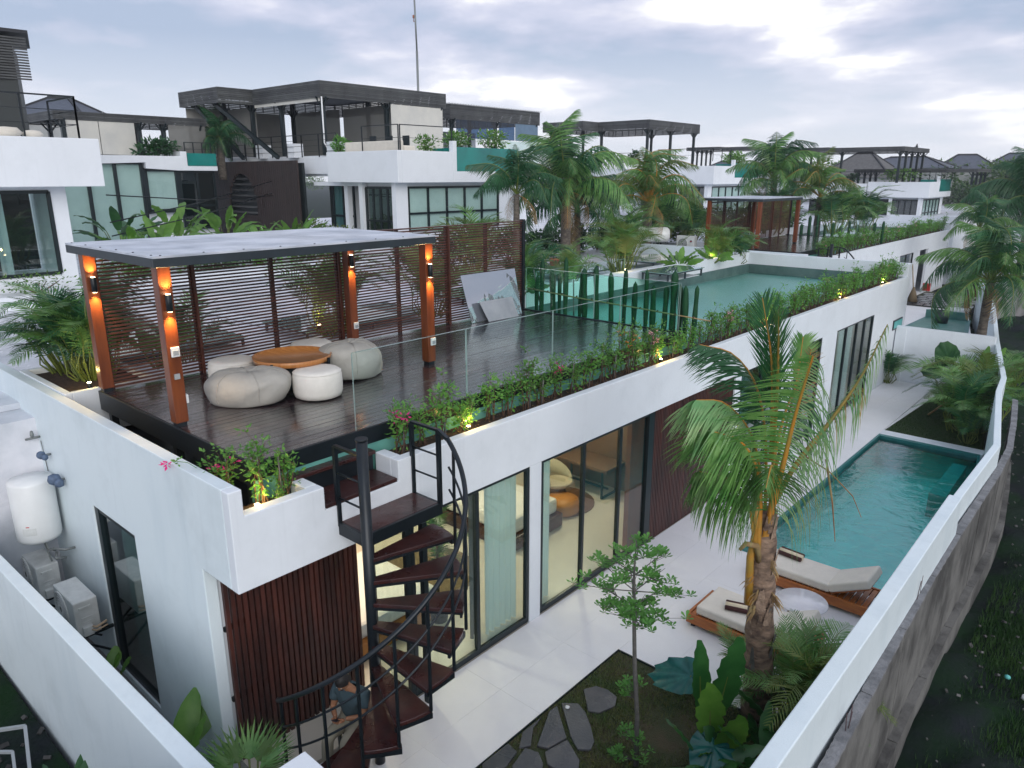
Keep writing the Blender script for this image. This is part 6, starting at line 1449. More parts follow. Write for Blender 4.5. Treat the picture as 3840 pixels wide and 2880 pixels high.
# ------------------------------------------------------------------ neighbouring roofs behind the deck (same level)
rt = MB(); rt.box(-60, -13.25, -8, 125, -.9, 3.45); rt.build('roof_terrace', 'roof_white', kind='structure')
def roof_slab(x0, x1, y0, y1, z, lab, m='roof_white'):
    mb = MB(); mb.box(x0, x1, y0, y1, 3.452, z); o = mb.build('roof_slab', m, bevel=.01, kind='structure'); return o
roof_slab(-13.9, -13.26, 4.5, 14.5, 3.62, ''); roof_slab(-25.0, -13.95, -3, 20, 3.56, ''); roof_slab(-22.5, -13.95, 20.005, 38, 3.54, '')
def skylight(x0, x1, y0, y1, z, lab, h=.28, m='skylight_glass'):
    t = thing('skylight', lab, 'skylight', ((x0 + x1) / 2, (y0 + y1) / 2, z))
    mb = MB()
    for x in (x0 + .03, x1 - .03): mb.box(x - .03, x + .03, y0, y1, z + h - .05, z + h)
    for y in (y0 + .03, y1 - .03, (y0 + y1) / 2): mb.box(x0 + .06, x1 - .06, y - .03, y + .03, z + h - .05, z + h)
    for x in (x0 + .03, x1 - .03):
        for y in (y0 + .03, (y0 + y1) / 2, y1 - .03): mb.box(x - .025, x + .025, y - .025, y + .025, z, z + h - .05)
    mb.build('frame', 'charcoal', t)
    mb = MB(); mb.box(x0 - .05, x1 + .05, y0 - .05, y1 + .05, z + h + .003, z + h + .018); mb.build('pane', m, t)
    mb = MB(); mb.box(x0 + .08, x1 - .08, y0 + .08, y1 - .08, z + .002, z + .02); mb.build('curb', 'roof_white', t)
    return t
skylight(-12.9, -11.9, 21.0, 23.3, 3.92, 'raised glass skylight box standing at the rear edge of the roof pond', .26)
skylight(-16.9, -15.2, 25.6, 28.4, 3.57, 'wide flat glass skylight in front of the white outdoor unit', .35)
skylight(-17.6, -15.6, 20.6, 23.6, 3.57, 'green-white glass skylight behind the cactus row', .30)
skylight(-16.2, -14.4, 9.2, 13.0, 3.57, 'large pale skylight seen through the slat fence left of the orange post', .2)
skylight(-17.3, -15.0, 4.8, 8.0, 3.57, 'large pale skylight seen through the left part of the slat fence', .2)
skylight(-16.8, -15.2, 15.0, 18.0, 3.57, 'low skylight behind the end of the slat fence', .2)
w = MB(); w.box(-24.0, -13.96, 9.4, 9.52, 3.57, 3.70); tag(w.build('roof_upstand', 'plaster', bevel=.01), 'low white roof upstand behind the middle of the slat fence', 'parapet')
w = MB(); w.box(-24, -13.96, 15.2, 15.32, 3.57, 3.72); tag(w.build('roof_upstand', 'plaster', bevel=.01), 'low white roof upstand behind the end post of the slat fence', 'parapet')
w = MB(); w.box(-25.2, -25.0, 8.6, 22, 3.57, 4.0); tag(w.build('roof_parapet', 'plaster', bevel=.01), 'long white parapet at the rear of the roofs behind the slat fence', 'parapet')

ac = ac_unit(-17.75, 32.9, 3.62, 'white rooftop outdoor unit with a small round badge beside the horizontal tank', w=.95, h=.80)
mb = MB(); mb.lathe((0, 0, 0), [(.05, 0), (.05, .006)], 16); mb.v = [(-17.75 + .33 + a, 32.9 - .19 + c, 4.18 + b) for a, b, c in mb.v]; o = mb.build('badge', 'cable', ac)
mb = MB(); mb.box(-17.45, -17.38, 32.697, 32.703, 4.16, 4.19); mb.build('badge', 'red_plastic', ac)
ac_unit(-17.2, 34.6, 3.62, 'smaller white rooftop outdoor unit partly hidden by plants', w=.8, h=.6)
t = thing('water_tank', 'white horizontal cylindrical tank on a black stand on the neighbouring roof', 'tank', (-19.4, 32.3, 3.6))
mb = MB(); mb.lathe((0, 0, 0), [(.02, -.9), (.28, -.88), (.36, -.78), (.38, -.6), (.38, .6), (.36, .78), (.28, .88), (.02, .9)], 28)
dd = RV; mb.v = [tuple(Vector((-19.4, 32.3, 4.42)) + RV * c + TV * a + UP * b) for a, b, c in mb.v]; mb.build('tank', 'tank_white', t)
for k in (-.5, .5):
    c = Vector((-19.4, 32.3, 0)) + RV * k; mb = MB(); mb.bar((c.x, c.y, 3.57), (c.x, c.y, 4.1), .06); mb.bar(tuple(Vector((c.x, c.y, 3.6)) + TV * .4), tuple(Vector((c.x, c.y, 3.6)) - TV * .4), .06); mb.build('stand', 'black_metal', t)
t = thing('plant_pot', 'terracotta pot with a small shrub on the pale roof below the big palms', 'pot', (-19.8, 23.5, 3.57)); mb = MB(); mb.lathe((-18.6, 23.6, 3.57), [(.14, 0), (.22, .38), (.24, .38), (.24, .44), (.18, .44), (.1, .36)], 16); mb.build('pot', 'terracotta', t)
mb = MB(); leaf_quads(mb, (-18.6, 23.6, 4.25), (.35, .35, .3), 160, .12); mb.build('foliage', 'dark_leaf', t)
t = thing('paint_bucket', 'small white bucket beside the terracotta pot on the pale roof', 'bucket', (-19.6, 22.2, 3.57)); mb = MB(); mb.lathe((-19.4, 22.3, 3.57), [(.15, 0), (.18, .4), (.16, .4), (.13, .05)], 16); mb.build('bucket', 'bag_white', t)
# planter with palms at the left end of the deck
t = thing('roof_planter', 'white roof planter at the left end of the deck holding a palm', 'planter', (-13.0, 4.0, 3.6))
mb = MB(); mb.box(-14.3, -12.15, 3.492, 3.60, 3.3, 4.02); mb.box(-12.25, -12.15, 3.6, 4.9, 3.3, 4.02); mb.box(-14.3, -12.25, 4.8, 4.9, 3.3, 4.02); mb.box(-14.3, -14.2, 3.6, 4.8, 3.3, 4.02); mb.build('wall', 'plaster', t, bevel=.01)
mb = MB(); mb.box(-14.2, -12.25, 3.6, 4.8, 3.3, 3.93); mb.build('soil', 'soil', t)
areca_clump(-13.15, 4.25, 3.93, 'palm with yellow underlit fronds in the white planter left of the deck', s=.92, n=52, spread=.3, key='areca_dark')
areca_clump(-14.0, 4.2, 3.93, 'broad dark feathery palm at the far left above the side wall', s=1.05, n=46, spread=.35, key='areca_dark')
t = thing('palm_spear', 'tall upright palm frond rising at the left above the white planter', 'palm', (-13.0, 4.5, 3.93))
for k, (a, e) in enumerate(((2.6, 1.25), (2.2, 1.35), (3.0, 1.1), (1.6, 1.0))): piece('frond', FR['coco'][k], t, (-13.0, 4.5, 4.2), (rnd.uniform(-.2, .2), -e, a), (.75,) * 3)
mb = MB(); mb.tube([(-13.0, 4.5, 3.9), (-13.0, 4.5, 4.3)], [.06, .05], 8); mb.build('stem', 'rachis_green', t)
t = thing('planter_spotlight', 'lit spotlight glowing in the palm planter at the left end of the deck', 'light', (-12.4, 4.0, 3.93)); mb = MB(); mb.lathe((-12.45, 3.95, 3.93), [(.03, 0), (.034, .12)], 12); mb.build('housing', 'black_metal', t)
mb = MB(); mb.lathe((-12.45, 3.95, 4.055), [(.03, 0), (.03, .006)], 12); mb.build('lens', 'lamp_warm', t); lamp('planter_spot', 'POINT', (-12.42, 3.9, 4.25), 5, (1.0, .7, .2), .03)
# plants between the roofs
PLN = [(-15.1, 23.1, 1.3, 40, 'areca', 'big feathery palm clump with a warm spotlight behind the cactus row'), (-13.9, 16.2, 1.2, 22, 'areca_dark', 'dark palm clump just right of the end of the slat fence'),
       (-14.0, 18.6, .95, 16, 'areca', 'yellowish low palm behind the first cacti'), (-13.6, 27.8, 1.15, 30, 'areca', 'bright feathery palm at the corner of the roof pond'), (-13.3, 29.0, 1.05, 20, 'areca_dark', 'dark feathery palm in front of the second pergola'),
       (-13.9, 9.6, 1.35, 26, 'areca', 'palm clump seen through the middle of the slat fence'), (-13.9, 6.2, .9, 12, 'areca_dark', 'small broad plant seen through the left of the slat fence'), (-13.9, 12.6, 1.2, 20, 'areca', 'palm clump seen through the right part of the slat fence')]
mb = MB(); mb.box(-14.5, -13.27, 15.0, 30.0, 3.45, 3.95); tag(mb.build('roof_planter', 'plaster', bevel=.01), 'long white planter behind the cacti along the roof pond', 'planter')
for x, y, s, n, key, lab in PLN: areca_clump(x, y, 3.75, lab, s=s, n=n, key=key, spread=.3)
banana_clump(-13.3, 24.2, 3.95, 'broad glossy leaves drooping over the white planter beside the glass skylight', n=10, L=.75, W=.34, m='banana_leaf', h=.3, lean=1.2, name='broad_leaf_plant')
banana_clump(-13.2, 26.6, 3.95, 'broad glossy leaves at the foot of the bright feathery palm by the roof pond', n=10, L=.65, W=.34, m='banana_leaf', h=.3, lean=1.2, name='broad_leaf_plant')
banana_clump(-13.3, 15.4, 3.9, 'dark broad-leaf plant beside the end post of the slat fence', n=8, L=.7, W=.3, m='banana_leaf_dark', h=.4, lean=1.0, name='broad_leaf_plant')
banana_clump(-13.8, 5.6, 3.75, 'broad-leaf plant silhouetted behind the left of the slat fence', n=7, L=.8, W=.4, m='banana_leaf', h=.5, lean=.8, name='broad_leaf_plant')
for k, (x, y, z, e) in enumerate([(-14.3, 22.2, 4.1, 6), (-13.9, 9.2, 4.1, 5), (-13.4, 27.0, 4.15, 3)]):
    t = thing('planter_spotlight', ['lit spotlight glowing under the big palm clump behind the cacti', 'lit spotlight glowing behind the slat fence under the palm', 'lit spotlight under the palms at the corner of the roof pond'][k], 'light', (x, y, z - .3))
    mb = MB(); mb.lathe((x, y, z - .2), [(.05, 0), (.06, .12)], 10); mb.build('housing', 'black_metal', t); mb = MB(); mb.lathe((x, y, z - .07), [(.05, 0), (.05, .01)], 10); mb.build('lens', 'lamp_warm', t)
    lamp('planter_spot', 'POINT', (x + .05, y - .1, z + .15), e, (1.0, .72, .25), .05)
glass_rail('tall clear glass screen pane behind the cactus row', [(-12.6, 15.2, -12.6, 19.5, 3.75)], h=1.0, name='glass_screen')

# ------------------------------------------------------------------ second villa: the same type of house further along the row
OFF = (-4.6, 28.6, 0)
villa2 = villa_shell('villa', 'second white villa behind the roof pond with its own deck and planter edge', OFF[0], OFF[1])
dup(pg, OFF, 'second timber pergola with brown posts on the villa behind the roof pond')
dup(fence, OFF, 'slat fence on the second villa deck behind the roof pond')
dup(deck, OFF, 'wet timber deck under the second pergola')
dup(stair, OFF, 'black spiral stair top showing behind the far wall of the roof pond')
dup(rail, OFF, 'clear glass railing on the second villa deck')
for i in range(11):
    x = -15.9 + i * .43; h = rnd.uniform(.8, 1.5); mb = MB(); r = rnd.uniform(.07, .1)
    mb.lathe((x, 42.75, 3.75), [(r * .8, 0), (r, h * .3), (r * .9, h * .6), (r, h * .88), (r * .6, h * .97), (.02, h)], 9); tag(mb.build('column_cactus', 'cactus'), 'distant dark column cactus behind the second deck', 'cactus', 'distant column cacti behind the second deck')
for (x, y, s, lab) in [(-18.0, 43.5, 1.9, 'palm clump behind the second pergola'), (-15.2, 46.0, 2.0, 'palm clump between the second pergola and the far villa'), (-14.4, 48.5, 1.9, 'round palm clump beside the second roof pond'), (-19.5, 36.5, 1.6, 'palm clump left of the second pergola screen'), (-20.3, 34.5, 1.8, 'dark palm clump beyond the white outdoor units')]:
    areca_clump(x, y, 3.9, lab, s=s, n=24, key='areca_dark', spread=.3)
mb = MB(); mb.box(-11.6, -11.4, 32.0, 32.1, 0, 2.8); mb.build('pier', 'plaster', villa2)
for y0, y1 in ((36.5, 38.5), (40.2, 41.0), (44.0, 46.6), (49.5, 51), (53, 58)):
    mb = MB(); mb.box(-11.68, -11.535, y0, y1, -.1, 2.8); mb.build('pier', 'plaster', villa2)
for y0, y1 in ((31.95, 36.5), (38.5, 40.2), (41.0, 44.0), (46.6, 49.5)):
    f_ = glazed(y0, y1, [(y0 + y1) / 2], x=-11.56, g='window_glass_dark', parent=villa2)
mb = MB(); mb.box(-17.6, -11.6, 32, 58.2, -.3, .015); mb.build('interior_floor', 'tile_white', villa2)
mb = MB(); mb.box(-14.1, -14.0, 32, 58.2, 0, 2.78); mb.build('interior_back_wall', 'far_wall', villa2)
# terrace of the second plot with its unfinished pool
t2 = MB(); t2.prism([(-11.53, 28.95), (-11.53, 47.0), (-7.8, 47.0), (-4.1, 29.0)], -.35, -.02); t2.build('terrace', 'tile_white', kind='structure')
t3 = thing('plunge_pool', 'small green-tiled sunken pool on the far terrace behind the white dividing wall', 'pool', (-8, 42, 0))
mb = MB(); mb.prism([(-9.3, 39.5), (-9.15, 43.9), (-7.1, 43.9), (-6.4, 39.5)], -.016, .0); mb.build('pool_surround', 'pool_tile_dark', t3)
mb = MB(); mb.prism([(-9.15, 39.6), (-9.0, 43.7), (-7.25, 43.7), (-6.6, 39.6)], .002, .006); mb.build('pool_floor', 'old_pool_tile', t3)
mb = MB(); mb.prism([(-9.15, 43.55), (-9.0, 43.8), (-7.2, 43.8), (-7.2, 43.6)], .007, .4); mb.build('pool_side', 'old_pool_tile', t3)
t = thing('bucket', 'dark round bucket standing in the small green-tiled pool', 'bucket', (-7.9, 42, 0)); mb = MB(); mb.lathe((-8.1, 42.2, .01), [(.28, 0), (.36, .62), (.33, .62), (.2, .1)], 16); mb.build('bucket', 'charcoal', t)
mb = MB(); vs = [(-8.15 + .3 * math.cos(k * .6) * 1.5, 46.3 + .3 * math.sin(k * .6), .1 + .05 * (k % 2)) for k in range(12)]; mb.tube(vs, .09, 7); tag(mb.build('coiled_hose', 'bag_white'), 'white coiled hose lying on the far terrace by the second palm', 'hose')
t = thing('paving', 'grey irregular slate paving at the back of the far terrace', 'paving', (-9.5, 49.5, 0))
for a in range(9):
    for b in range(7):
        x = -11.3 + a * .55 + (b % 2) * .2; y = 47.3 + b * .8; 
        if x > -8.0 - (y - 47) * .1: continue
        mb = MB(); mb.prism([(x + rnd.uniform(0, .06), y + rnd.uniform(0, .08)), (x + .5, y + rnd.uniform(0, .1)), (x + .51, y + .72), (x + rnd.uniform(0, .05), y + .7)], -.05, .012); mb.build('slab', 'slate', t)
mb = MB(); mb.prism([(-11.5, 47.0), (-11.5, 54), (-8.6, 54), (-7.8, 47.0)], -.3, -.05); mb.build('far_yard', 'lawn_soil', kind='structure')
t = thing('broom', 'tan broom leaning against the white pier by the dark opening', 'broom', (-10.9, 48.5, 0)); mb = MB(); mb.tube([(-11.0, 48.3, .8), (-11.3, 48.6, 2.2)], .03, 6); mb.build('handle', 'bamboo', t); mb = MB(); mb.lathe((-10.95, 48.2, .05), [(.30, 0), (.2, .4), (.05, .85)], 10); mb.build('bristles', 'rug', t)
t = thing('red_box', 'small red box by the dark doorway of the second villa', 'box', (-10.6, 50, .5)); mb = MB(); mb.box(-10.9, -10.5, 50, 50.2, .5, .95); mb.build('box', 'red_plastic', t)

# ------------------------------------------------------------------ two-storey villas behind
def rail_line(t, pts, z, h=1.0, n=4, step=1.4, r=.03):
    for a, b in zip(pts[:-1], pts[1:]):
        mb = MB(); mb.bar((a[0], a[1], z + h), (b[0], b[1], z + h), .06, .04); mb.build('handrail', 'black_metal', t)
        mb = MB()
        for k in range(1, n): mb.bar((a[0], a[1], z + h * k / n), (b[0], b[1], z + h * k / n), .02)
        mb.build('rail_bars', 'black_metal', t)
        L = math.hypot(b[0] - a[0], b[1] - a[1]); m_ = max(1, int(L / step))
        for k in range(m_ + 1):
            x, y = a[0] + (b[0] - a[0]) * k / m_, a[1] + (b[1] - a[1]) * k / m_; mb = MB(); mb.bar((x, y, z), (x, y, z + h), .045); mb.build('baluster', 'black_metal', t)
def slat_roof(t, outline, z1, h, nslat, posts, z0, brace=True, sheet=True):
    """canopy: slatted fascia along the outline, flat dark roof, posts"""
    if sheet: mb = MB(); mb.prism(outline, z1 - .06, z1 - .02); mb.build('roof_sheet', 'dark_roof', t)
    n = len(outline)
    for i in range(n):
        a, b = outline[i], outline[(i + 1) % n]; L = math.hypot(b[0] - a[0], b[1] - a[1]); ang = math.atan2(b[1] - a[1], b[0] - a[0]); p = h / nslat
        me = meshof(MB().box(0, L, -.02, .02, 0, p * .84), 'fascia_slat', 'dark_slat')
        for k in range(nslat): piece('fascia_slat', me, t, (a[0], a[1], z1 - h + k * p), (0, 0, ang))
        mb = MB()
        for k in range(int(L / .8) + 1):
            u = min(1, k * .8 / L); x, y = a[0] + (b[0] - a[0]) * u, a[1] + (b[1] - a[1]) * u; x -= .055 * math.sin(ang); y += .055 * math.cos(ang); mb.bar((x, y, z1 - h), (x, y, z1 - .07), .05)
        mb.build('fascia_studs', 'dark_slat', t)
    for x, y in posts:
        mb = MB(); mb.bar((x, y, z0), (x, y, z1 - .07), .20); p_ = mb.build('post', 'frame_dark', t)
        if brace:
            mb = MB()
            for dx, dy in ((.4, 0), (-.4, 0), (0, .4), (0, -.4)): mb.bar((x, y, z1 - h - .45), (x + dx, y + dy, z1 - h + .05), .07)
            mb.build('brace', 'frame_dark', p_)
def window_grid(t, a, b, z0, z1, nx, nz, frame=.10, m='blind_white', name='window', off=.04, gm='window_glass'):
    """window in a vertical plane from a to b"""
    A_, B_ = Vector((*a, 0)), Vector((*b, 0)); d = (B_ - A_).normalized(); n_ = Vector((d.y, -d.x, 0))
    fr = MB(); L = (B_ - A_).length
    for k in range(nx + 1): p = A_ + d * (L * k / nx); fr.bar((p.x, p.y, z0), (p.x, p.y, z1), frame, frame, up=(n_.x, n_.y, 0))
    for k in range(nz + 1):
        z = z0 + (z1 - z0) * (k / nz if nz != 2 else (0, .40, 1)[k]); fr.bar((A_.x, A_.y, z), (B_.x, B_.y, z), frame, frame)
    f = fr.build(name, 'frame_dark', t)
    for k in range(nx):
        p = A_ + d * (L * k / nx + frame * .5) - n_ * off; q = A_ + d * (L * (k + 1) / nx - frame * .5) - n_ * off
        mb = MB(); mb.add([(p.x, p.y, z0), (q.x, q.y, z0), (q.x, q.y, z1), (p.x, p.y, z1)], [(0, 1, 2, 3)]); mb.build('blind', m, f)  # dark sheets here are painted shade of an unlit room, not blinds
        if gm:
            p2, q2 = p + n_ * (off + .0), q + n_ * (off + .0)
            mb = MB(); mb.add([(p2.x, p2.y, z0), (q2.x, q2.y, z0), (q2.x, q2.y, z1), (p2.x, p2.y, z1)], [(0, 1, 2, 3)]); mb.build('pane', gm, f)
    return f
def panel(t, a, b, z0, z1, m, name='roller_blind', th=.03):
    A_, B_ = Vector((*a, 0)), Vector((*b, 0)); d = (B_ - A_).normalized(); n_ = Vector((d.y, -d.x, 0)) * th / 2
    mb = MB(); mb.prism([(A_ - n_)[:2], (B_ - n_)[:2], (B_ + n_)[:2], (A_ + n_)[:2]], z0, z1); return mb.build(name, m, t)
def villa_b(label, ox, oy, windows=True, blinds=True, roof=True, zb=0.0):
    """two-storey villa: corner of the white upper band at (ox,oy); right face along +Y, left face along -X"""
    t = thing('apartment_villa', label, 'building', (ox - 4, oy + 4, 3.5))
    band = MB()
    band.box(ox - 5.6, ox, oy, oy + .25, 6.91, 8.38); band.box(ox - .25, ox, oy + .25, oy + 3.6, 6.91, 8.38); band.box(ox - .25, ox, oy + 3.6, oy + 8.9, 6.91, 7.44)
    band.box(ox - 5.6, ox - .25, oy + .25, oy + 8.9, 6.91, 7.3); band.box(ox - 9.0, ox - 5.6, oy + .8, oy + 1.05, 7.32, 8.2); band.box(ox - 20.0, ox - 5.6, oy + 1.05, oy + 9, 7.2, 7.5)
    band.box(ox - .3, ox - .0, oy + 3.6, oy + 3.85, 7.44, 8.9)
    band.build('upper_band', 'plaster_far', t, bevel=.02)
    ap = MB(); ap.box(ox - .12, ox - .06, oy + 3.86, oy + 8.6, 7.45, 8.62); ap.build('pool_window', 'acrylic_pool', t)
    ap = MB(); ap.box(ox - 1.8, ox - .13, oy + 3.86, oy + 8.6, 7.45, 8.58); ap.build('pool_water', 'acrylic_pool', t)
    body = MB()
    body.box(ox - 5.5, ox - 5.2, oy + .9, oy + 8, 3.45, 6.91); body.box(ox - .95, ox - .65, oy + .35, oy + .75, 3.45, 6.91); body.box(ox - 3.6, ox - 3.3, oy + .4, oy + .7, 3.45, 6.91)
    body.box(ox - .95, ox - .65, oy + .75, oy + 1.1, 3.45, 6.91); body.box(ox - 5.2, ox - .75, oy + 3.5, oy + 3.7, 3.45, 6.91) if False else None
    body.box(ox - 8, ox - .70, oy + .75, oy + 8.9, 3.45, 4.55); body.box(ox - 8, ox - .70, oy + .75, oy + 8.9, 6.72, 6.91); body.box(ox - .95, ox - .65, oy + 7.6, oy + 8.9, 3.45, 6.91)
    body.box(ox - 9.5, ox - 5.6, oy + 3, oy + 3.2, 3.45, 7.2); body.build('wall', 'plaster_far', t)
    rm = MB(); rm.box(ox - 7.8, ox - 1.5, oy + 1.6, oy + 8.4, 4.55, 6.7); rm.build('dark_interior', 'dark_room', t)  # solid block painted dark as the shade of an unlit room
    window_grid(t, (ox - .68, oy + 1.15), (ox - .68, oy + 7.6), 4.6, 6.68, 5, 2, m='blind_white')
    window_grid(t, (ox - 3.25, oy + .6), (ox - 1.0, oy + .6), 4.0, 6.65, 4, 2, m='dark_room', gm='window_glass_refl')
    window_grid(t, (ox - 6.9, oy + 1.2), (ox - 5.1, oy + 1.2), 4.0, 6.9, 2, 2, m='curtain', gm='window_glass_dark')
    return t
vb = villa_b('two-storey white villa with dark slatted roof terrace behind the slat fence', -27.62, 23.17)
# brown timber screen with an oval opening on its left
bs = thing('oval_screen', 'dark brown timber wall with a tall oval opening left of the two-storey villa', 'screen', (-38, 22.9, 3.5))
ox0, ox1, oy_ = -44.7, -35.6, 22.9; mb = MB(); me_b = []
cxo, czo, ra, rb_ = -41.5, 5.35, 1.6, 2.0
n_b = 44; wb = (ox1 - ox0) / n_b
for i in range(n_b):
    xa, xb = ox0 + i * wb + .012, ox0 + (i + 1) * wb - .012; xm = (xa + xb) / 2; u = (xm - cxo) / ra; mb = MB(); zt = 8.02
    if abs(u) < 1:
        dz = rb_ * math.sqrt(1 - u * u); mb.box(xa, xb, oy_, oy_ + .12, 3.45, czo - dz); mb.box(xa, xb, oy_, oy_ + .12, czo + dz, zt)
    else: mb.box(xa, xb, oy_, oy_ + .12, 3.45, zt)
    mb.build('board', 'brown_cladding', bs)
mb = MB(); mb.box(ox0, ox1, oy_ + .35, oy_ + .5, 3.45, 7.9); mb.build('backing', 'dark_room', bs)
for k in range(9): mb = MB(); mb.box(cxo - 1.6, cxo + 1.6, oy_ + .15, oy_ + .3, 5.1 + k * .32, 5.2 + k * .32); mb.build('louvre', 'dark_slat', bs)
mb = MB(); mb.box(cxo - 1.6, cxo + 1.6, oy_ + .2, oy_ + .3, 3.45, 5.0); mb.build('louvre', 'brown_cladding', bs)
# roof terrace of that villa
vt = thing('roof_canopy', 'long dark slatted canopy with cream roller blinds on top of the two-storey villa', 'canopy', (-34, 26, 8.2))
Z1, Z0 = 12.02, 8.3
X0c = -34.6
outl = [(-34.6, 24.0), (-34.6, 32.6), (-45, 32.6), (-45, 24.7), (-45.0, 20.6), (-41.7, 20.6), (-41.7, 24.0)]
outl = [(-34.6, 24.0), (-34.6, 33.0), (-46.0, 33.0), (-46.0, 21.9), (-41.3, 21.9), (-41.3, 24.0)]
slat_roof(vt, outl, Z1, .85, 9, [(-34.9, 24.3), (-34.9, 28.6), (-34.9, 32.6), (-39.0, 24.4), (-42.0, 24.3), (-39.0, 30.5), (-43.5, 28.0), (-45.6, 24.5)], Z0)
for a, b, z0_, z1_, m_ in (((-34.62, 28.7), (-34.62, 32.7), 8.35, 11.15, 'blind_light'), ((-45.6, 24.6), (-42.1, 24.6), 8.4, 11.15, 'blind'), ((-45.5, 29.2), (-40.2, 29.2), 8.4, 11.2, 'grey_screen'), ((-39.8, 29.2), (-35.2, 29.2), 8.4, 11.2, 'grey_screen'), ((-41.2, 24.05), (-34.75, 24.05), 11.0, 11.25, 'blind_light'), ((-45.9, 22.2), (-45.9, 28.9), 8.4, 11.15, 'blind')):
    panel(vt, a, b, z0_, z1_, m_)
for p, q in (((-45.2, 22.3, 11.4), (-41.8, 23.4, 8.2)), ((-42.9, 22.3, 11.4), (-38.4, 23.6, 8.2))):
    mb = MB(); mb.bar(p, q, .2); mb.build('brace', 'frame_dark', vt)
mb = MB(); mb.tube([(-34.5, 24.0, 11.2), (-34.5, 24.0, 8.9), (-34.2, 24.0, 8.6), (-34.2, 24.0, 8.4)], .04, 6); mb.build('rain_pipe', 'tank_white', vt)
ft = MB(); ft.box(-46, -28.2, 24.3, 33, 7.5, 8.28); ft.build('terrace_floor', 'plaster_far', vb)
rt_ = thing('terrace_railing', 'black bar railing around the roof terrace of the two-storey villa', 'railing', (-34, 24, 8.3))
rail_line(rt_, [(-42.5, 23.9), (-36.5, 23.9), (-33.3, 23.9)], 8.2, 1.15); rail_line(rt_, [(-33.2, 24.4), (-28.1, 24.2)], 8.3, 1.1, 2) if False else None
rail_line(rt_, [(-27.9, 23.6), (-27.75, 26.8)], 8.38, 1.15, 2, 2.8); rail_line(rt_, [(-27.9, 23.5), (-30.5, 23.4)], 8.38, 1.15, 2, 2.6)
rail_line(rt_, [(-44.6, 23.1), (-42.6, 23.1), (-42.6, 24.0)], 8.1, 1.3, 3)
for x in (-41.0, -37.7, -33.9): mb = MB(); mb.box(x - .35, x + .35, 23.95, 24.55, 8.2, 8.95); tag(mb.build('plinth', 'plaster_far'), 'white square base under a canopy post of the roof terrace', 'post base', 'white post bases on the roof terrace')
bush(-33.0, 23.9, 8.3, (.8, .4, .5), 'spiky green plant on the roof terrace beside the rain pipe', 'shrub_leaf', 260, .2)
t = thing('terrace_sofa', 'long cream outdoor sofa on the roof terrace edge', 'sofa', (-30, 24, 8.3)); mb = MB(); mb.box(-32.4, -28.1, 24.0, 24.7, 8.28, 8.62); mb.build('seat', 'cushion', t, bevel=.04); mb = MB(); mb.box(-32.4, -28.1, 23.75, 23.98, 8.28, 8.85); mb.build('backrest', 'cushion', t, bevel=.04)
for k in range(3): 
    mb = MB(); c = (-33.5 + k * .9, 26.2 + k * .4); mb.box(c[0] - .25, c[0] + .25, c[1] - .25, c[1] + .25, 8.3, 8.75); mb.box(c[0] - .25, c[0] + .25, c[1] + .2, c[1] + .27, 8.75, 9.3); tag(mb.build('terrace_chair', 'frame_dark'), 'dark terrace chair under the big canopy', 'chair', 'dark terrace chairs under the big canopy')
# second canopy to its right with blue screens
vt2 = thing('roof_canopy', 'dark canopy with corrugated roof and blue glass screens right of the big canopy', 'canopy', (-29, 31, 8.2))
slat_roof(vt2, [(-38, 36.6), (-38, 46.1), (-45, 46.1), (-45, 36.6)], 11.9, .95, 9, [(-38.3, 37.0), (-38.3, 41.4), (-38.3, 45.7), (-43, 38.5), (-43, 43.5)], 8.2)
mb = MB()
for k in range(38): mb.obox((-41.4, 36.5 + k * .26, 11.94), (7.2, .13, .05))
mb.build('corrugated_sheet', 'tank_white', vt2)
for a, b, m_ in (((-38.02, 37.2), (-38.02, 41.2), 'blue_screen'), ((-38.02, 41.5), (-38.02, 43.2), 'blue_screen'), ((-38.02, 43.3), (-38.02, 45.9), 'blind_blue')): panel(vt2, a, b, 9.75, 11.0, m_, 'screen_panel')
panel(vt2, (-38.0, 41.6), (-38.0, 46.0), 8.2, 9.7, 'blind_white', 'screen_panel'); panel(vt2, (-44.6, 37), (-44.6, 45.8), 8.3, 10.6, 'plaster_far', 'screen_panel')
mb = MB(); mb.box(-45, -38.2, 33.5, 46.3, 3.45, 8.2); mb.build('lower_block', 'plaster_far', vt2)
bush(-28.6, 28.0, 8.4, (.6, 1.3, .6), 'light green frangipani shrub with white flowers above the green pool window, left one', 'plumeria_leaf', 420, .2, flowers='white_flower')
bush(-28.6, 30.4, 8.4, (.6, 1.3, .65), 'light green frangipani shrub above the green pool window, right one', 'plumeria_leaf', 460, .2, flowers='white_flower')
bush(-29.2, 26.4, 8.35, (.5, .6, .5), 'light green shrub at the end of the terrace railing', 'plumeria_leaf', 240, .2)
# antenna mast
t = thing('antenna_mast', 'tall thin antenna mast with a dome on top rising above the big canopy', 'mast', (-34, 32, 12))
c = (-38.2, 34.0); mb = MB(); mb.tube([(c[0], c[1], 8), (c[0], c[1], 14.9)], .075, 8); mb.tube([(c[0], c[1], 14.9), (c[0] - .1, c[1], 18.4)], .055, 8); mb.build('pole', 'grille', t)
mb = MB(); mb.lathe((c[0] - .1, c[1], 18.35), [(.03, 0), (.17, .08), (.17, .18), (.06, .36), (.01, .5)], 12); mb.build('dome', 'tank_white', t)
mb = MB(); mb.lathe((c[0] - .22, c[1], 16.7), [(.02, -.1), (.02, .1), (.06, .12), (.06, .28), (.02, .3)], 8); mb.bar((c[0] - .05, c[1], 16.62), (c[0] - .22, c[1], 16.62), .03); mb.build('lamp', 'terracotta', t)

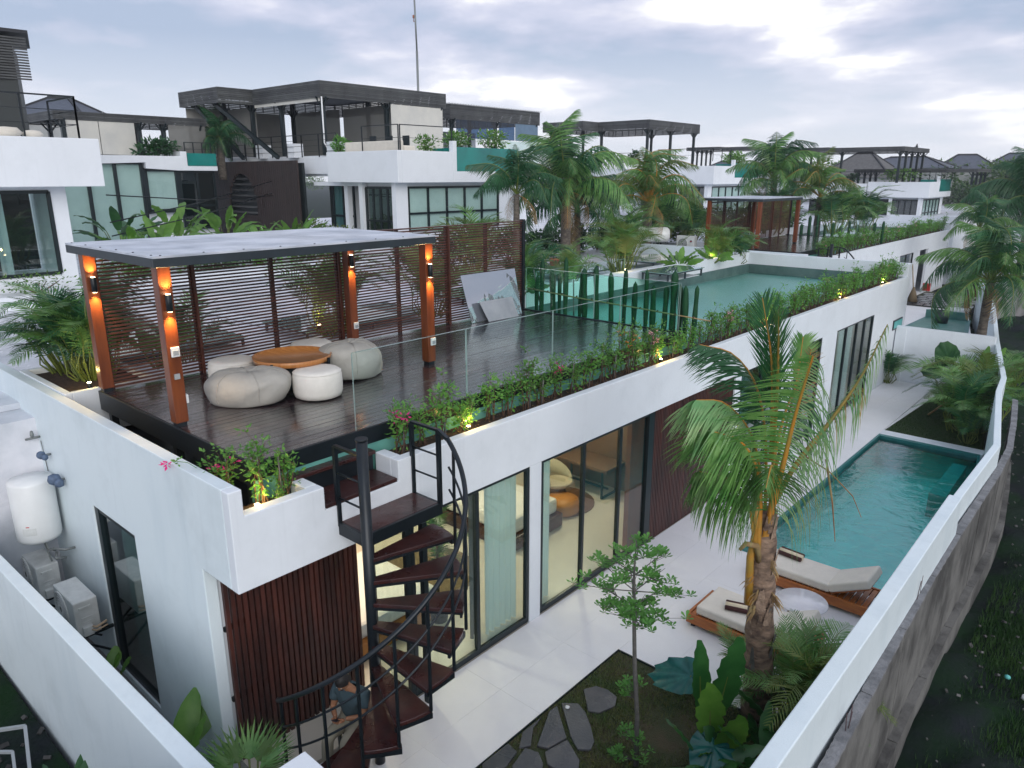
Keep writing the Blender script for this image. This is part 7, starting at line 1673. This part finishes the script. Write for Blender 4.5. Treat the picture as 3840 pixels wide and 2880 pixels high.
# left foreground villa (cut by the frame)
va = thing('apartment_villa', 'white villa cut by the left edge with a large dark window', 'building', (-27, 5, 3.5))
mb = MB(); mb.box(-27, -24.4, -6, 9.05, 6.91, 8.27); mb.build('upper_band', 'plaster_far', va, bevel=.02)
mb = MB(); mb.box(-27, -25.2, 7.76, 8.2, 3.45, 6.91); mb.box(-27, -25.2, -6, 7.76, 3.45, 4.35); mb.box(-27, -25.2, -6, 7.76, 6.78, 6.91); mb.build('wall', 'plaster_far', va, bevel=.01)
window_grid(va, (-25.22, 1.0), (-25.22, 7.72), 4.38, 6.76, 4, 1, m='dark_room', gm='window_glass_refl', off=1.6)
curtain(-25.7, 5.0, 6.2, 'curtain_grey', z0=4.4, z1=6.7, parent=va); curtain(-25.6, 6.3, 6.6, 'curtain', z0=4.4, z1=6.7, parent=va, wl=.2)
mb = MB(); mb.box(-24.9, -24.0, -4, 8.5, 3.57, 3.95); mb.build('planter', 'plaster_far', va)
for k in range(4): bush(-24.4, -1 + k * 2.6, 3.9, (.4, 1.2, .35), 'thin pale shrub below the large dark window of the left villa', 'green_leaf', 200, .12, group='thin shrubs below the left villa window')
rr_ = thing('terrace_railing', 'black railing on top of the left villa', 'railing', (-25, 6, 8.27)); rail_line(rr_, [(-24.6, 3.0), (-24.6, 8.6), (-26.8, 8.6)], 8.27, 1.15, 3, 1.25)
bush(-25.3, 5.0, 8.27, (.5, .6, .4), 'dark small bush behind the railing of the left villa', 'dark_leaf', 160, .16)
t = thing('rope_ottoman', 'beige round ottomans behind the railing of the left villa', 'ottoman', (-25.2, 7.0, 8.27)); mb = MB(); mb.lathe((-25.2, 6.9, 8.27), [(.3, 0), (.42, .12), (.3, .26), (.05, .28)], 16); mb.lathe((-25.3, 7.6, 8.27), [(.2, 0), (.28, .1), (.2, .2), (.05, .22)], 14); mb.build('cushion', 'cushion', t)
# dark tower at the extreme left
tw = thing('dark_tower', 'dark timber-clad tower with slatted balcony at the left edge', 'tower', (-31, 7, 3.5))
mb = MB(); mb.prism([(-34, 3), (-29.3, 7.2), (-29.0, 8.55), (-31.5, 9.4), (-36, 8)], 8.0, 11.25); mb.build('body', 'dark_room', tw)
mb = MB(); mb.prism([(-34, 2.6), (-28.9, 7.2), (-28.8, 9.0), (-32, 10.0), (-37, 8)], 11.62, 11.72); mb.build('roof', 'dark_roof', tw)
for k in range(16):
    mb = MB(); z = 10.25 + k * .082; mb.bar((-33.5, 3.0, z), (-29.1, 7.1, z), .04, .05); mb.bar((-29.1, 7.1, z), (-28.95, 8.95, z), .04, .05); mb.build('slat', 'dark_slat', tw)
# hipped roof house further left
def hip_house(label, x, y, w, d, z0, z1, zr, rot=0, m='tile_roof', wall=True, name='house'):
    t = thing(name, label, 'house', (x, y, z0)); c_, s__ = math.cos(rot), math.sin(rot)
    def Q(a, b, z): return (x + a * c_ - b * s__, y + a * s__ + b * c_, z)
    if wall: mb = MB(); mb.v = []; mb.box(-w * .44, w * .44, -d * .44, d * .44, z0, z1); mb.v = [Q(*v) for v in mb.v]; mb.build('wall', 'far_wall', t)
    mb = MB(); k = max(0.0, (w - d) / 2)
    vs = [Q(-w/2, -d/2, z1), Q(w/2, -d/2, z1), Q(w/2, d/2, z1), Q(-w/2, d/2, z1), Q(-k - .3, 0, zr), Q(k + .3, 0, zr)]
    mb.add(vs, [(0, 1, 5, 4), (1, 2, 5), (2, 3, 4, 5), (3, 0, 4), (0, 3, 2, 1)]); r = mb.build('roof', m, t)
    mb = MB(); mb.bar(vs[4], vs[5], .3); [mb.bar(vs[a], vs[b], .22) for a, b in ((0, 4), (3, 4), (1, 5), (2, 5))]; mb.build('ridge', 'dark_roof', r)
    return t
hip_house('dark blue hipped-roof house beyond the left railing', -70.5, 23.5, 8, 7, 4, 11.4, 13.4, rot=R(41))
mb = MB(); mb.box(-55, -54.5, 17, 34, 8.2, 9.2); tag(mb.build('far_parapet', 'far_wall'), 'thin far rooftop line behind the left canopy', 'parapet')
for p_ in ((-54, 20.5, 9), (-60, 30, 10)): mb = MB(); mb.tube([p_, (p_[0], p_[1], p_[2] + 2.3)], .03, 4); tag(mb.build('aerial', 'grille'), 'thin aerial on a far roof at the left', 'aerial', 'thin far aerials at the left')
# villa C (left middle)
vc = thing('apartment_villa', 'white villa behind the banana plants with tall white blinds and green pool window', 'building', (-41, 19, 3.5))
mb = MB(); mb.prism_x([(8.0, 7.55), (8, 8.2), (19.25, 8.25), (19.25, 8.5), (19.6, 8.5), (19.6, 7.75), (21.3, 7.75), (21.3, 7.5), (19.1, 7.5), (17.35, 7.6), (17.35, 7.9)], -47, -41.0); mb.box(-46, -43, 12.0, 22.5, 3.45, 6.95) if False else None; mb.build('upper_band', 'plaster_far', vc, bevel=.02)
mb = MB(); mb.box(-46, -41.5, 8, 21.2, 3.45, 8.0); mb.build('wall', 'plaster_far', vc)
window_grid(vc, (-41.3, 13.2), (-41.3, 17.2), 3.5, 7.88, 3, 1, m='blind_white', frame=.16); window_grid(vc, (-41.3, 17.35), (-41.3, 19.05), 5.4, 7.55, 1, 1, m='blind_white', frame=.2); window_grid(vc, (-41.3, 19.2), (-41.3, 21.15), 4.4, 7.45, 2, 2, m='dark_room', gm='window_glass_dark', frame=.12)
mb = MB(); mb.box(-41.9, -40.98, 19.62, 21.25, 7.76, 8.42); mb.build('pool_window', 'acrylic_pool', vc)
vc2 = thing('roof_canopy', 'low grey canopy with beige roller blinds on the villa behind the banana plants', 'canopy', (-43, 17, 8.25))
slat_roof(vc2, [(-42.4, 13.8), (-42.4, 21.6), (-48, 21.6), (-48, 13.8)], 10.35, .42, 5, [(-42.6, 14.2), (-42.6, 17.9), (-42.6, 19.2), (-47, 15), (-47, 19.5), (-42.6, 21.2)], 8.25)
for a, b, m_ in (((-42.42, 14.3), (-42.42, 15.8), 'blind_light'), ((-42.42, 15.84), (-42.42, 17.6), 'blind_light'), ((-47.4, 16), (-47.4, 18.6), 'blind'), ((-42.42, 19.4), (-42.42, 21.5), 'grey_screen')): panel(vc2, a, b, 8.3, 9.92, m_)
bush(-41.5, 18.2, 8.2, (.5, 1.2, .5), 'dense dark green hedge on the terrace of the villa behind the banana plants', 'dark_leaf', 900, .22)
rl = thing('terrace_railing', 'short black railing right of the dense terrace hedge', 'railing', (-42, 21, 8.3)); rail_line(rl, [(-41.6, 19.8), (-41.6, 21.3)], 8.3, .7, 2, .5)
coconut_palm(-42.6, 22.4, 7.0, 9.2, 'dense dark palm standing between the two left canopies', key='coco_dark', n=24, s=.78, r=.2, e0=-.9, name='palm_tree')
coconut_palm(-52.0, 27.0, 5.0, 9.9, 'distant thin palm behind the dense dark palm at the left', key='coco', n=12, s=1.1, r=.15, name='palm_tree')
# banana garden at the left
for k, (x, y, h, lab) in enumerate([(-31.5, 14.2, 1.6, 'tall banana plant with upright leaves in front of the white blinds'), (-29.5, 12.6, 1.0, 'broad banana plant at the left of the banana garden'), (-33.2, 17.3, 1.5, 'banana plant right of the middle of the banana garden'),
     (-30.0, 17.0, .9, 'drooping banana plant in the middle of the banana garden'), (-31.0, 19.5, .8, 'banana plant at the right of the banana garden'), (-33.5, 21.0, .7, 'pale banana plant beside the brown oval screen'), (-27.5, 11.0, .9, 'banana plant close to the left villa corner'), (-33.5, 12.8, 1.4, 'dark banana plant behind the left villa')]):
    banana_clump(x, y, 3.5, lab, n=14, L=1.45, W=.42, h=h * 1.15, lean=.7, curl=1.3, m='banana_leaf' if k != 7 else 'banana_leaf_dark')
for k, (x, y) in enumerate([(-26.5, 10.5), (-26.8, 13.2), (-27.5, 16.0), (-28.6, 18.8), (-30.2, 21.2), (-29.2, 15), (-32, 22.2)]):
    bush(x, y, 3.5, (1.4, 1.6, .9), ['low bushy greenery at the left edge of the banana garden', 'grey-green fine bush in front of the banana plants', 'fine twiggy bush in the middle below the banana plants', 'bright leafy bush right below the banana plants', 'bright leafy bush next to the brown oval screen', 'dense bush behind the fine twiggy ones', 'yellow-green grassy bush at the foot of the oval screen'][k], ['shrub_leaf', 'far_tree', 'shrub_leaf', 'green_leaf', 'green_leaf', 'dark_leaf', 'areca_leaf'][k], 900, .17, flowers='white_flower' if k in (1, 2) else None)
for z0_, z1_, lab in ((5.7, 6.95, 'upper black cable crossing the banana garden'), (5.25, 6.35, 'middle black cable crossing the banana garden'), (6.6, 6.2, 'faint lower cable crossing in front of the white blinds')):
    mb = MB(); mb.tube([(-27.0, 10.0, z0_), (-31.5, 15.5, (z0_ + z1_) / 2 - .18), (-36.5, 21.9, z1_)], .022, 5); tag(mb.build('cable', 'black_metal'), lab, 'cable')

# big palms in the middle distance
coconut_palm(-20.3, 23.2, 3.5, 6.5, 'tall dark palm with thin yellow stalk beside the green pool window', key='coco_dark', n=15, s=1.0, r=.13, name='palm_tree')
coconut_palm(-20.2, 26.4, 3.5, 6.6, 'largest dense drooping palm in the middle of the picture', key='coco', n=26, s=1.35, r=.2, e0=-1.0, name='palm_tree')
coconut_palm(-19.6, 32.2, 3.5, 6.0, 'golden-green palm with bright yellow stalks and thick trunk', key='coco_gold', n=22, s=1.25, r=.22, e0=-.7, name='palm_tree')
coconut_palm(-21.2, 28.6, 3.5, 5.6, 'dark drooping palm behind the two large palms', key='coco_dark', n=16, s=1.1, r=.15, e0=-.9, name='palm_tree')
coconut_palm(-19.3, 46.5, 3.5, 6.9, 'dense palm above the second pergola', key='coco', n=24, s=1.35, r=.2, e0=-1.0, name='palm_tree')
coconut_palm(-16.5, 46.8, 3.5, 6.0, 'yellowish palm right of the second pergola', key='coco_gold', n=18, s=1.2, r=.18, e0=-.6, name='palm_tree')
coconut_palm(-6.9, 56, -.5, 5.6, 'dark leafy palm at the right edge beyond the boundary wall', key='coco_dark', n=26, s=1.7, r=.2, e0=-1.0, name='palm_tree')
coconut_palm(-7.9, 47.0, -.2, 4.4, 'thin young palm at the right edge in front of the white pillars', key='coco', n=14, s=.9, r=.12, name='palm_tree')
areca_clump(-20.4, 20.9, 3.6, 'bright fan palm behind the right end of the slat fence', s=1.7, n=22, key='areca')
areca_clump(-19.0, 29.6, 3.6, 'bright fan-leaved young palm beside the largest palm trunk', s=1.6, n=20, key='areca_dark')
for k in range(12):
    y = 19.5 + k * 1.75; bush(-22.2 + rnd.uniform(-.1, .1), y, 3.55, (.8, 1.2, .8), 'fine grey-green bush in the hedge at the rear of the roofs', 'far_tree' if k % 2 else 'dark_leaf', 1100, .17, group='fine bushes in the hedge at the rear of the roofs')
for k in range(10):
    y = 38.0 + k * 1.8; bush(-21.0, y, 3.6, (1.0, 1.3, 1.0), 'distant bush in front of the far villas', 'dark_leaf' if k % 2 else 'green_leaf', 800, .24, group='distant bushes in front of the far villas')

# villa D, villa E and the others further along
vd0 = villa_b('third two-storey white villa behind the golden palm', -29.1, 57.8)
def canopy(label, x0, x1, y0, y1, z1, z0, posts=3, h=.6, ns=6, notch=True):
    t = thing('roof_canopy', label, 'canopy', (x1, y0, z0))
    o = [(x1, y0), (x1, y1), (x0, y1), (x0, y0 - 2.0), (x0 + (x1 - x0) * .45, y0 - 2.0), (x0 + (x1 - x0) * .45, y0)] if notch else [(x1, y0), (x1, y1), (x0, y1), (x0, y0)]
    ps = [(x1 - .4, y0 + .4 + (y1 - y0 - .8) * k / (posts - 1)) for k in range(posts)] + [(x0 + .4, y0 + .4 + (y1 - y0 - .8) * k / (posts - 1)) for k in range(posts)] + [((x0 + x1) / 2, y0 + .4)]
    slat_roof(t, o, z1, h, ns, ps, z0, sheet=True); return t
t = thing('roof_canopy', 'dark slatted canopy on posts above the golden palm', 'canopy', (-36, 58.7, 8))
slat_roof(t, [(-36, 58.7), (-36, 67.9), (-46, 67.9), (-46, 56.3), (-41.4, 56.3), (-41.4, 58.7)], 12.0, .85, 8, [(-36.3, 59), (-36.3, 63), (-36.3, 67.4), (-41.2, 59), (-45.5, 57), (-45.5, 62), (-41, 67.4)], 8.0)
mb = MB(); mb.box(-47, -29.4, 58.7, 68, 7.5, 8.2); mb.build('terrace_floor', 'plaster_far', vd0)
tr_ = thing('terrace_railing', 'black railing on the third two-storey villa', 'railing', (-34, 58, 8.2)); rail_line(tr_, [(-46, 58.2), (-36, 58.2)], 8.1, 1.1); rail_line(tr_, [(-34.5, 57.9), (-29.3, 57.8), (-29.3, 61)], 8.4, 1.0, 2, 1.6)
canopy('long low dark canopy behind the palm above the second pergola', -52, -41.3, 96.7, 101.5, 11.0, 8.0, 4, h=.45, ns=4)
canopy('long dark canopy on many thin posts at the right with a bird on top', -32, -20.5, 79.0, 88.2, 9.95, 6.6, 5, h=.42, ns=4)
ve = villa_b('far white villa at the right with a long white band and brown screen', -18.2, 80.5)
mb = MB(); mb.box(-33, -23.9, 80.4, 80.6, 6.6, 8.2); mb.build('long_band', 'plaster_far', ve)
window_grid(ve, (-29.5, 80.9), (-24.6, 80.9), 4.5, 6.9, 4, 1, m='brown_cladding', gm='window_glass_dark')
ve.location.z -= 1.7; vd0.location.z -= .35
canopy('low brown-edged canopy at the right in front of the far trees', -27, -15.5, 86.0, 93.0, 7.95, 6.4, 4, h=.35, ns=3, notch=False)
tr_ = thing('terrace_railing', 'black railing on the far right villa', 'railing', (-24, 80, 6.75)); rail_line(tr_, [(-33, 80.2), (-18.3, 80.2), (-18.0, 88)], 6.75, .9, 3, 1.6)
bush(-21.5, 81.5, 6.8, (2.4, .6, .6), 'light green shrubs on the far right villa terrace', 'plumeria_leaf', 400, .3); bush(-25.5, 81.2, 6.8, (.7, .5, .4), 'dark small shrub on the far right villa terrace', 'dark_leaf', 160, .3)
bush(-37.0, 57.9, 8.2, (.6, .6, .8), 'dark leafy bush in a cage frame on the third villa terrace', 'dark_leaf', 300, .25)
bush(-30.0, 63.2, 8.3, (1.0, 2.2, .6), 'light green shrubs on the fourth terrace behind the palm', 'plumeria_leaf', 400, .3)
# white lower blocks on the far right
mb = MB(); mb.box(-16.5, -12.0, 62.0, 62.3, -.5, 4.4); mb.box(-12.3, -12.0, 62.3, 80, -.5, 4.4); tag(mb.build('white_wall', 'plaster_far'), 'tall plain white wall beside the far palm at the right', 'wall')
mb = MB(); mb.box(-9.5, -3.0, 66, 66.4, -1, 3.4); mb.box(-9.5, -9.2, 60, 66, -1, 2.2); tag(mb.build('white_wall', 'plaster_far'), 'white garden wall above the grey concrete wall at the right edge', 'wall')
ac_unit(-7.0, 60.0, 3.4, 'white outdoor unit at the far right edge above the concrete wall', w=1.1, h=.9)
mb = MB(); mb.box(-8.6, -5.2, 59, 61.5, -1, 3.4); tag(mb.build('white_block', 'plaster_far'), 'white block below the outdoor unit at the right edge', 'wall')
mb = MB(); mb.box(-16.5, -15.9, 58.3, 80, -.5, 3.5); mb.build('side_lane_wall', 'plaster_far', villa2) if False else None
# distant houses and trees towards the horizon
rg = random.Random(3)
hip_house('grey pointed thatched roof behind the long right canopy', -34, 112, 10, 9, 3, 7.0, 10.4, m='thatch')
hip_house('dark gabled house roof right of the long canopy', -26, 135, 8, 6, 3, 8.3, 10.4, rot=R(20))
hip_house('dark low-ridged house roof behind the right trees', -19.5, 140, 8, 5, 3, 9.2, 10.6, rot=R(10))
hip_house('white-walled far house with grey roof beneath the gabled roof', -30, 118, 12, 8, 3, 8.3, 9.8)
hip_house('reddish far house roof between the canopies', -47, 115, 9, 7, 3, 8.0, 10, m='terracotta')
hip_house('grey far house roof at the right edge of the picture', -2, 170, 9, 7, 3, 9.6, 11.6)
hip_house('small far roof left of the long right canopy', -58, 120, 10, 8, 3, 7.5, 9.6)
def tree_proto(m, lab): return tree(0, 0, 0, 8, 5, lab, m, 1500, .55, trunk=.25)
tp = [tree_proto('far_tree', 'x'), tree_proto('green_leaf', 'y'), tree_proto('dark_leaf', 'z')]
GT = 'trees on the horizon beyond the villas'
k = 0
for (x, y, h) in [(-22, 118, 1.15), (-18, 122, 1.2), (-14, 116, 1.1), (-10, 112, 1.1), (-6, 118, 1.2), (-12, 104, 1.0), (-8, 98, .95), (-4, 104, 1.05), (-2, 96, 1.0), (-16, 132, 1.25), (-28, 134, 1.2), (-36, 132, 1.1), (-44, 128, 1.1), (-52, 130, 1.1), (-60, 124, 1.15), (2, 110, 1.15), (-5, 86, .9), (-1, 84, .95), (-7.5, 78, .8), (-66, 140, 1.1), (-20, 150, 1.35), (-10, 150, 1.35), (0, 150, 1.4), (-30, 160, 1.3), (8, 130, 1.2), (-3.5, 72, .75)]:
    place(tp[k % 3], (x, y, -1), 'leafy tree in the tree line on the horizon behind the villas', GT, rg.uniform(0, 6), h * 1.0); k += 1
for i in range(46):
    a = R(60 - i * 3.2); d = rg.uniform(170, 300); x, y = -d * math.sin(a), d * math.cos(a)
    place(tp[i % 3], (x, y, -2), 'leafy tree in the tree line on the horizon behind the villas', GT, rg.uniform(0, 6), rg.uniform(1.1, 1.45))
for p_ in tp:
    for c in list(p_.children): bpy.data.objects.remove(c)
    bpy.data.objects.remove(p_)
t = thing('bird', 'small dark bird perched on the long right canopy', 'bird', (-21, 86, 9.95)); mb = MB(); mb.lathe((-21.2, 86, 9.95), [(.03, 0), (.12, .08), (.12, .2), (.06, .32), (.07, .38), (.02, .44)], 8); mb.bar((-21.2, 86, 10.1), (-21.5, 86.1, 10.05), .06); mb.build('body', 'black_metal', t)
# pale evening air
hz_m = bpy.data.materials.new('air'); hz_m.use_nodes = True; t_ = hz_m.node_tree; t_.nodes.clear()
o_ = t_.nodes.new('ShaderNodeOutputMaterial'); pv = t_.nodes.new('ShaderNodeVolumePrincipled'); pv.inputs['Color'].default_value = (.85, .90, .97, 1); pv.inputs['Density'].default_value = .0006; pv.inputs['Anisotropy'].default_value = .2
t_.links.new(pv.outputs[0], o_.inputs['Volume']); MATS['air'] = hz_m
mb = MB(); mb.box(-420, 160, -60, 420, -3.2, 26); mb.build('haze', 'air', kind='stuff')
